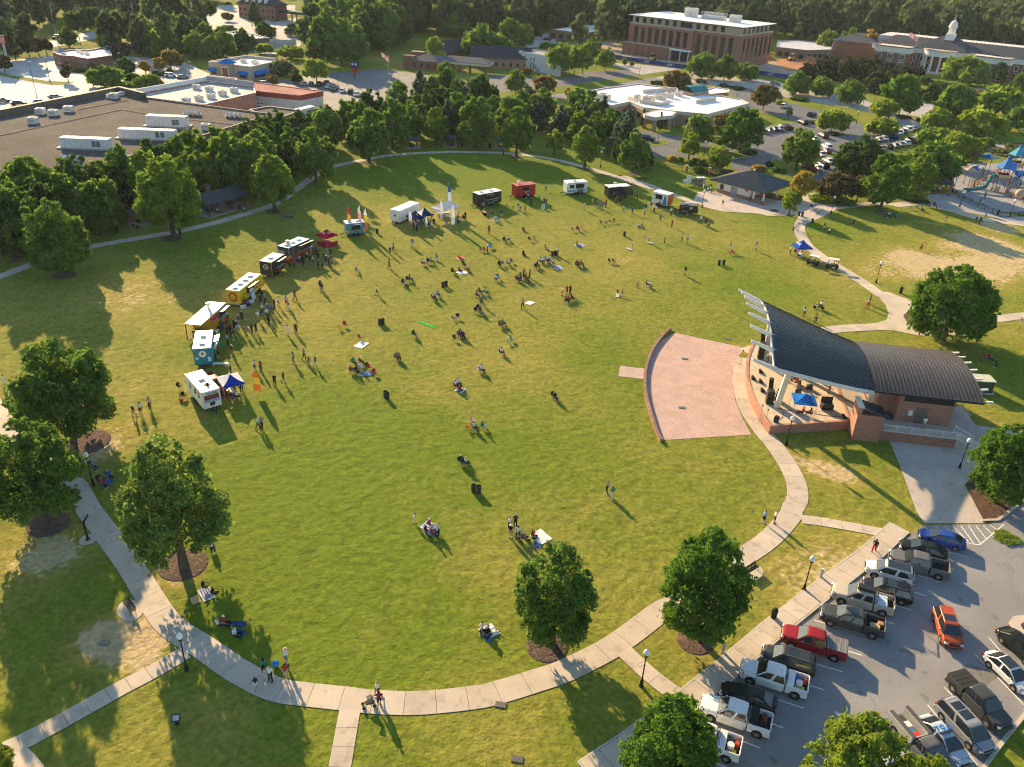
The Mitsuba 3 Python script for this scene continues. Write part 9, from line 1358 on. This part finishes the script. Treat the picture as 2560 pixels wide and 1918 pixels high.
# ---------------------------------------------------------------- the playground
def pp_(v): return np.array(v, float)
G0 = np.array(LAYOUT['play0']); k = thing('playground_tower', 'tall playground castle with blue roofs, slides and rope bridges', 'playground', None, tuple(G0)); PM = at(*G0, .02, -15)
PU, ORG, TEALS, BLU, TAN, BRN = (.17, .03, .10), (.55, .13, .03), (.03, .16, .15), (.03, .17, .50), (.50, .38, .26), (.16, .09, .06)
def deck(name, x, y, z, s, h_roof, rc, post=PU, roof_h=2.0, over=.9):
 d = add(name, box(2 * s, 2 * s, .14, (x, y, z)), 'paint', BRN, parent=k, m=PM)
 for i in (-1, 1):
  for j in (-1, 1): add('post', tube((x + i * s, y + j * s, 0), (x + i * s, y + j * s, h_roof), .09, n=7), 'paint', post, parent=d, m=PM)
 for i in range(6): t = i * math.pi / 3; u_ = (i + 1) * math.pi / 3; r_ = s + over; add('roof_panel', hullm([(x + r_ * math.cos(q), y + r_ * math.sin(q), h_roof) for q in (t, u_)] + [(x + .35 * math.cos(q), y + .35 * math.sin(q), h_roof + roof_h) for q in (t, u_)] + [(x + r_ * math.cos(q), y + r_ * math.sin(q), h_roof - .06) for q in (t, u_)]), 'paint', rc, parent=d, m=PM)
 add('cap', moved(lathe([(.5, 0), (.45, .4), (.2, .6), (.05, .7)], 10), x, y, h_roof + roof_h - .05), 'paint', BLU, parent=d, m=PM)
 for i, (ax, ay) in enumerate(((0, 1), (0, -1), (1, 0), (-1, 0))): add('guard_panel', box(2 * s if ax == 0 else .08, 2 * s if ay == 0 else .08, .9, (x + ax * s, y + ay * s, z + .55)), 'paint', [PU, TAN, PU, BRN][i], parent=d, m=PM)
 return d
deck('upper_deck', 5.5, 6.5, 5.2, 1.6, 8.2, (.05, .33, .48), PU); deck('lower_deck', 1.5, -1.5, 3.4, 1.5, 6.2, (.04, .20, .52), BRN, 2.3, 1.2)
def slide(pts, r, col, name='tube_slide'): add(name, pipe(list(smoothline(pts, 6)), r, 10), 'gloss', col, parent=k, m=PM)
slide([(.2, -1.8, 3.9), (-1.4, -2.2, 3.4), (-2.2, -3.6, 2.4), (-3.4, -5.8, 1.3), (-6.0, -6.6, .7), (-8.2, -7.2, .35)], .52, TEALS); slide([(2.6, -2.2, 3.4), (3.7, -3.4, 2.6), (3.0, -5.2, 1.8), (2.2, -6.6, 1.0), (3.6, -7.8, .5)], .45, (.36, .24, .22)); slide([(5.0, 4.8, 6.0), (4.2, 3.0, 5.4), (4.8, 1.2, 4.6), (5.8, .2, 3.8), (4.6, -.6, 3.2)], .5, BLU)
add('bridge', cat(*[box(.28, 1.2, .06, (-1.4 + i * .33, 2.0 + i * .22, 3.4 + .1 * i)) for i in range(18)]), 'paint', PU, parent=k, m=PM); add('bridge_rail', cat(*[pipe([(-1.6, 2.0 + s, 4.3), (4.4, 6.0 + s, 6.2)], .06, 5) for s in (-.6, .6)]), 'paint', (.5, .5, .6), parent=k, m=PM); add('open_slide', hullm([(-1.0, .8, 3.2), (-1.0, 1.7, 3.2), (-5.2, -.6, .5), (-5.2, -1.5, .5), (-1.0, .8, 3.1), (-5.2, -1.5, .4)]), 'gloss', ORG, parent=k, m=PM)
add('climber', cat(*[tube((-6.5 + i * .8, -2.8, 0), (-6.2 + i * .7, -1.4 + .2 * i, 2.2), .07, n=5) for i in range(6)], *[tube((-6.5, -2.6 + q * .3, .5 + q * .45), (-2.4, -2.4 + q * .3, .6 + q * .45), .05, n=5) for q in range(4)]), 'paint', BRN, parent=k, m=PM)
for i, (x, y) in enumerate(((7.5, -2.2), (9, -2.4), (10.5, -2.0), (6.6, -3.6), (.3, -4.2), (2.8, -4.4))): add('palisade', box(1.2, .12, 1.5, (x, y, .9)), 'paint', TAN, parent=k, m=PM)
for i, (x, y) in enumerate(((0, 0), (3, 0), (0, -3), (3, -3), (-1.2, 2), (-2.6, 3.4), (7, 2), (8.5, 0))): add('post', tube((x, y, 0), (x, y, 4.4), .1, n=7), 'paint', BRN, parent=k, m=PM)
def sail(label, P4, cols, posts=True):
 q = [pp_(p) for p in P4]; o = sum(q) / len(q); kk = thing('shade_sail', label, 'shade sail', None, tuple((np.array((PM @ mi.ScalarPoint3f(*[float(t) for t in o]))).ravel()[:2]).tolist()))
 for i in range(len(q)): a_, b_ = q[i], q[(i + 1) % len(q)]; mid = (a_ + b_) / 2 * .82 + o * .18 - [0, 0, .15]; v = np.array([a_, mid, o + [0, 0, .5], b_]); add('sail_panel', tm(v, [[0, 1, 2], [1, 3, 2]]), 'canvas', cols[i % len(cols)], parent=kk, m=PM)
 for p in q: add('post', tube((p[0], p[1], 0), p, .08, n=6), 'paint', BRN, parent=kk, m=PM)
sail('tan and blue shade sail left of the playground castle', [(-9, 4.2, 4), (-3.6, 5.5, 4.6), (-3.4, 1.8, 3.4), (-7, 1.2, 3.6)], [(.55, .46, .36), BLU, (.55, .40, .28), (.55, .46, .36)])
sail('blue and grey pointed shade sail behind the playground castle', [(-4, 10.5, 6.2), (-.2, 11.8, 6.8), (3.0, 10, 6.0), (0, 8.5, 5.6)], [BLU, (.40, .42, .38), (.45, .45, .4), (.03, .12, .3)])
sail('bright blue shade sail right of the playground castle', [(4.4, -.4, 5.4), (9.0, 1.2, 6.0), (6.6, -3.0, 4.4), (4.6, -2.2, 4.6)], [BLU, (.05, .25, .6), BLU, BLU])
sail('tan and blue shade sail in front of the small play set', [(3.6, -9.5, 3.4), (8, -7.4, 4.6), (12.2, -9.6, 3.6), (8.2, -12.0, 3.0)], [(.55, .44, .33), BLU, BLU, (.60, .48, .36)])
sail('grey shade sail at the right behind the castle', [(10, 2.6, 5.4), (14.6, 3.4, 4.0), (15.2, 0, 3.6), (11, -.4, 4)], [(.35, .33, .33), (.15, .15, .17), (.35, .33, .33)])
k = thing('small_play_set', 'small tan and brown play set with a ball dome near the fence', 'playground', None, tuple(G0 + [6, -13])); QM = at(float((PM @ mi.ScalarPoint3f(6.0, -12.0, 0)).x), float((PM @ mi.ScalarPoint3f(6.0, -12.0, 0)).y), .02, -10)
add('dome', trimesh.creation.icosphere(2, 1.2).apply_translation([-2.2, 0, 2.2]), 'paint', (.50, .36, .25), parent=k, m=QM, smooth=True); add('platform', box(3, 2, .2, (0, 0, 1.2)), 'paint', BRN, parent=k, m=QM); add('panel', box(1.2, .1, 1.2, (.3, -1, 1.9)), 'paint', BLU, parent=k, m=QM); add('roof', hullm([(-.9, -1.1, 2.6), (1.6, -1.1, 2.6), (-.9, 1.1, 2.6), (1.6, 1.1, 2.6), (.3, 0, 3.4)]), 'paint', (.5, .26, .15), parent=k, m=QM); add('small_slide', hullm([(1.5, -.5, 1.3), (1.5, .4, 1.3), (3.6, -1.2, .3), (3.6, -.3, .3), (1.5, -.5, 1.2)]), 'gloss', TEALS, parent=k, m=QM)
for x, y in ((-1.3, -.9), (1.4, -.9), (-1.3, .9), (1.4, .9)): add('post', tube((x, y, 0), (x, y, 2.6), .08, n=6), 'paint', BRN, parent=k, m=QM)
for i, (x, y, sc, pc_) in enumerate(LAYOUT['play_people']): put_person(x, y, 'k' if i % 2 else 's', sc, pc_, .02)
# ---------------------------------------------------------------- the air over the town
scene['air'] = {'type': 'homogeneous', 'albedo': {'type': 'rgb', 'value': [.82, .92, 1.0]}, 'sigma_t': .00007}
scene['camera']['medium'] = {'type': 'ref', 'id': 'air'}
scene['haze'] = {'type': 'cube', 'bsdf': {'type': 'null'}, 'interior': {'type': 'ref', 'id': 'air'}, 'to_world': T().translate([0, 2500, 32]).scale([2650, 2760, 33.5])}
labels['haze'] = {'label': 'thin evening haze over the town', 'category': 'haze', 'kind': 'stuff'}
# ---------------------------------------------------------------- labels for repeats: what it looks like plus where it stands
_f3, _r3 = _f, np.cross(_f, _up)
def view_x(p): d = np.array([p[0], p[1], -58.0]); return float(d @ _r3 / (d @ _f3))
ANCH = [(p, w) for p, w in [((-40, 96), 'the retro white trailer'), ((-45, 107), 'the teal trailer'), ((-47, 117), 'the golden yellow trailer'), ((-46, 129), 'the bright yellow truck'), ((-44, 141), 'the small brown trailer'), ((-41, 151), 'the long barbecue trailer'), ((-38, 157), 'the red canopy'), ((-34, 163), 'the small teal trailer'), ((-24, 172), 'the navy canopies'), ((-16, 178), 'the white peaked canopy'), ((-8, 188), 'the black trailer'), ((.5, 196), 'the red trailer'), ((13, 201), 'the white and blue trailer'), ((23, 198), 'the black awning truck'), ((34, 194), 'the orange-ended trailer'), ((39, 189), 'the small black van'), ((58, 164), 'the blue canopy'), ((58, 205), 'the restroom pavilion'), ((108, 221), 'the playground pavilion'), ((120, 212), 'the playground'), ((47, 104), 'the bandstand'), ((18, 110), 'the plaza wall'), ((80, 150), 'the playing field'), ((-66, 175), 'the long picnic shelter'), ((-79, 163), 'the small left shelter'), ((-27, 240), 'the far shelters'), ((-20, 50), 'the lower left bend'), ((-32, 62), 'the pale feathery tree'), ((-7, 50), 'the lower loop path'), ((8, 60), 'the lower lawn'), ((28, 68), 'the stage link path'), ((38, 60), 'the parked cars'), ((-4, 85), 'the lawn centre'), ((-20, 120), 'the middle of the lawn left'), ((0, 130), 'the middle lawn'), ((15, 150), 'the upper lawn'), ((-5, 155), 'the upper middle lawn'), ((30, 140), 'the lawn above the plaza'), ((45, 150), 'the right lawn'), ((-15, 105), 'the left centre lawn'), ((67, 120), 'the path junction')]] + \
 [((-100, 250), 'the supermarket'), ((-85, 290), 'the red-roofed shops'), ((-110, 340), 'the restaurant with blue awnings'), ((-175, 350), 'the brick restaurant'), ((-70, 335), 'the bank car park'), ((-40, 390), 'the bank'), ((-145, 425), 'the long white roof'), ((-150, 480), 'the far road'), ((48, 310), 'the medical building'), ((90, 300), 'the medical car park'), ((125, 290), 'the rows of parked cars'), ((85, 440), 'the office block'), ((200, 440), 'the town hall'), ((150, 340), 'the town road'), ((150, 260), 'the playground shrubs'), ((5, 380), 'the white block'), ((25, 520), 'the flat brick building'), ((70, 230), 'the plaza drive'), ((-60, 170), 'the far left path'), ((-85, 150), 'the left tree belt'), ((0, 255), 'the far tree belt'), ((180, 300), 'the right-hand drive'), ((-75, 430), 'the wood behind the bank')]
AP = np.array([a_[0] for a_ in ANCH]); groups_ = {}
for kq, d in labels.items():
 if 'kind_' in d and d.get('label') is None:
  p = WHERE[kq]; i = int(np.argmin(((AP - p) ** 2).sum(1))); base = d['kind_'] + ' near ' + ANCH[i][1]; groups_.setdefault(base, []).append((view_x(p), kq))
ORD = ['first', 'second', 'third', 'fourth', 'fifth', 'sixth', 'seventh', 'eighth', 'ninth', 'tenth', 'eleventh', 'twelfth']
ROWS = ['front row', 'second row', 'third row', 'fourth row', 'fifth row', 'back row', 'hindmost row', 'last row']
for base, items_ in groups_.items():
 n = len(items_); nr = max(1, math.ceil(n / 11)); items_.sort(key=lambda t: WHERE[t[1]][1])
 for rw in range(nr):
  row = sorted(items_[rw * n // nr:(rw + 1) * n // nr])
  for i, (vx, kq) in enumerate(row): labels[kq]['label'] = base + ((f', {ROWS[rw]}' if nr > 1 else '') + f', {ORD[i]} from left' if n > 1 else '')
for d in labels.values(): d.pop('kind_', None)
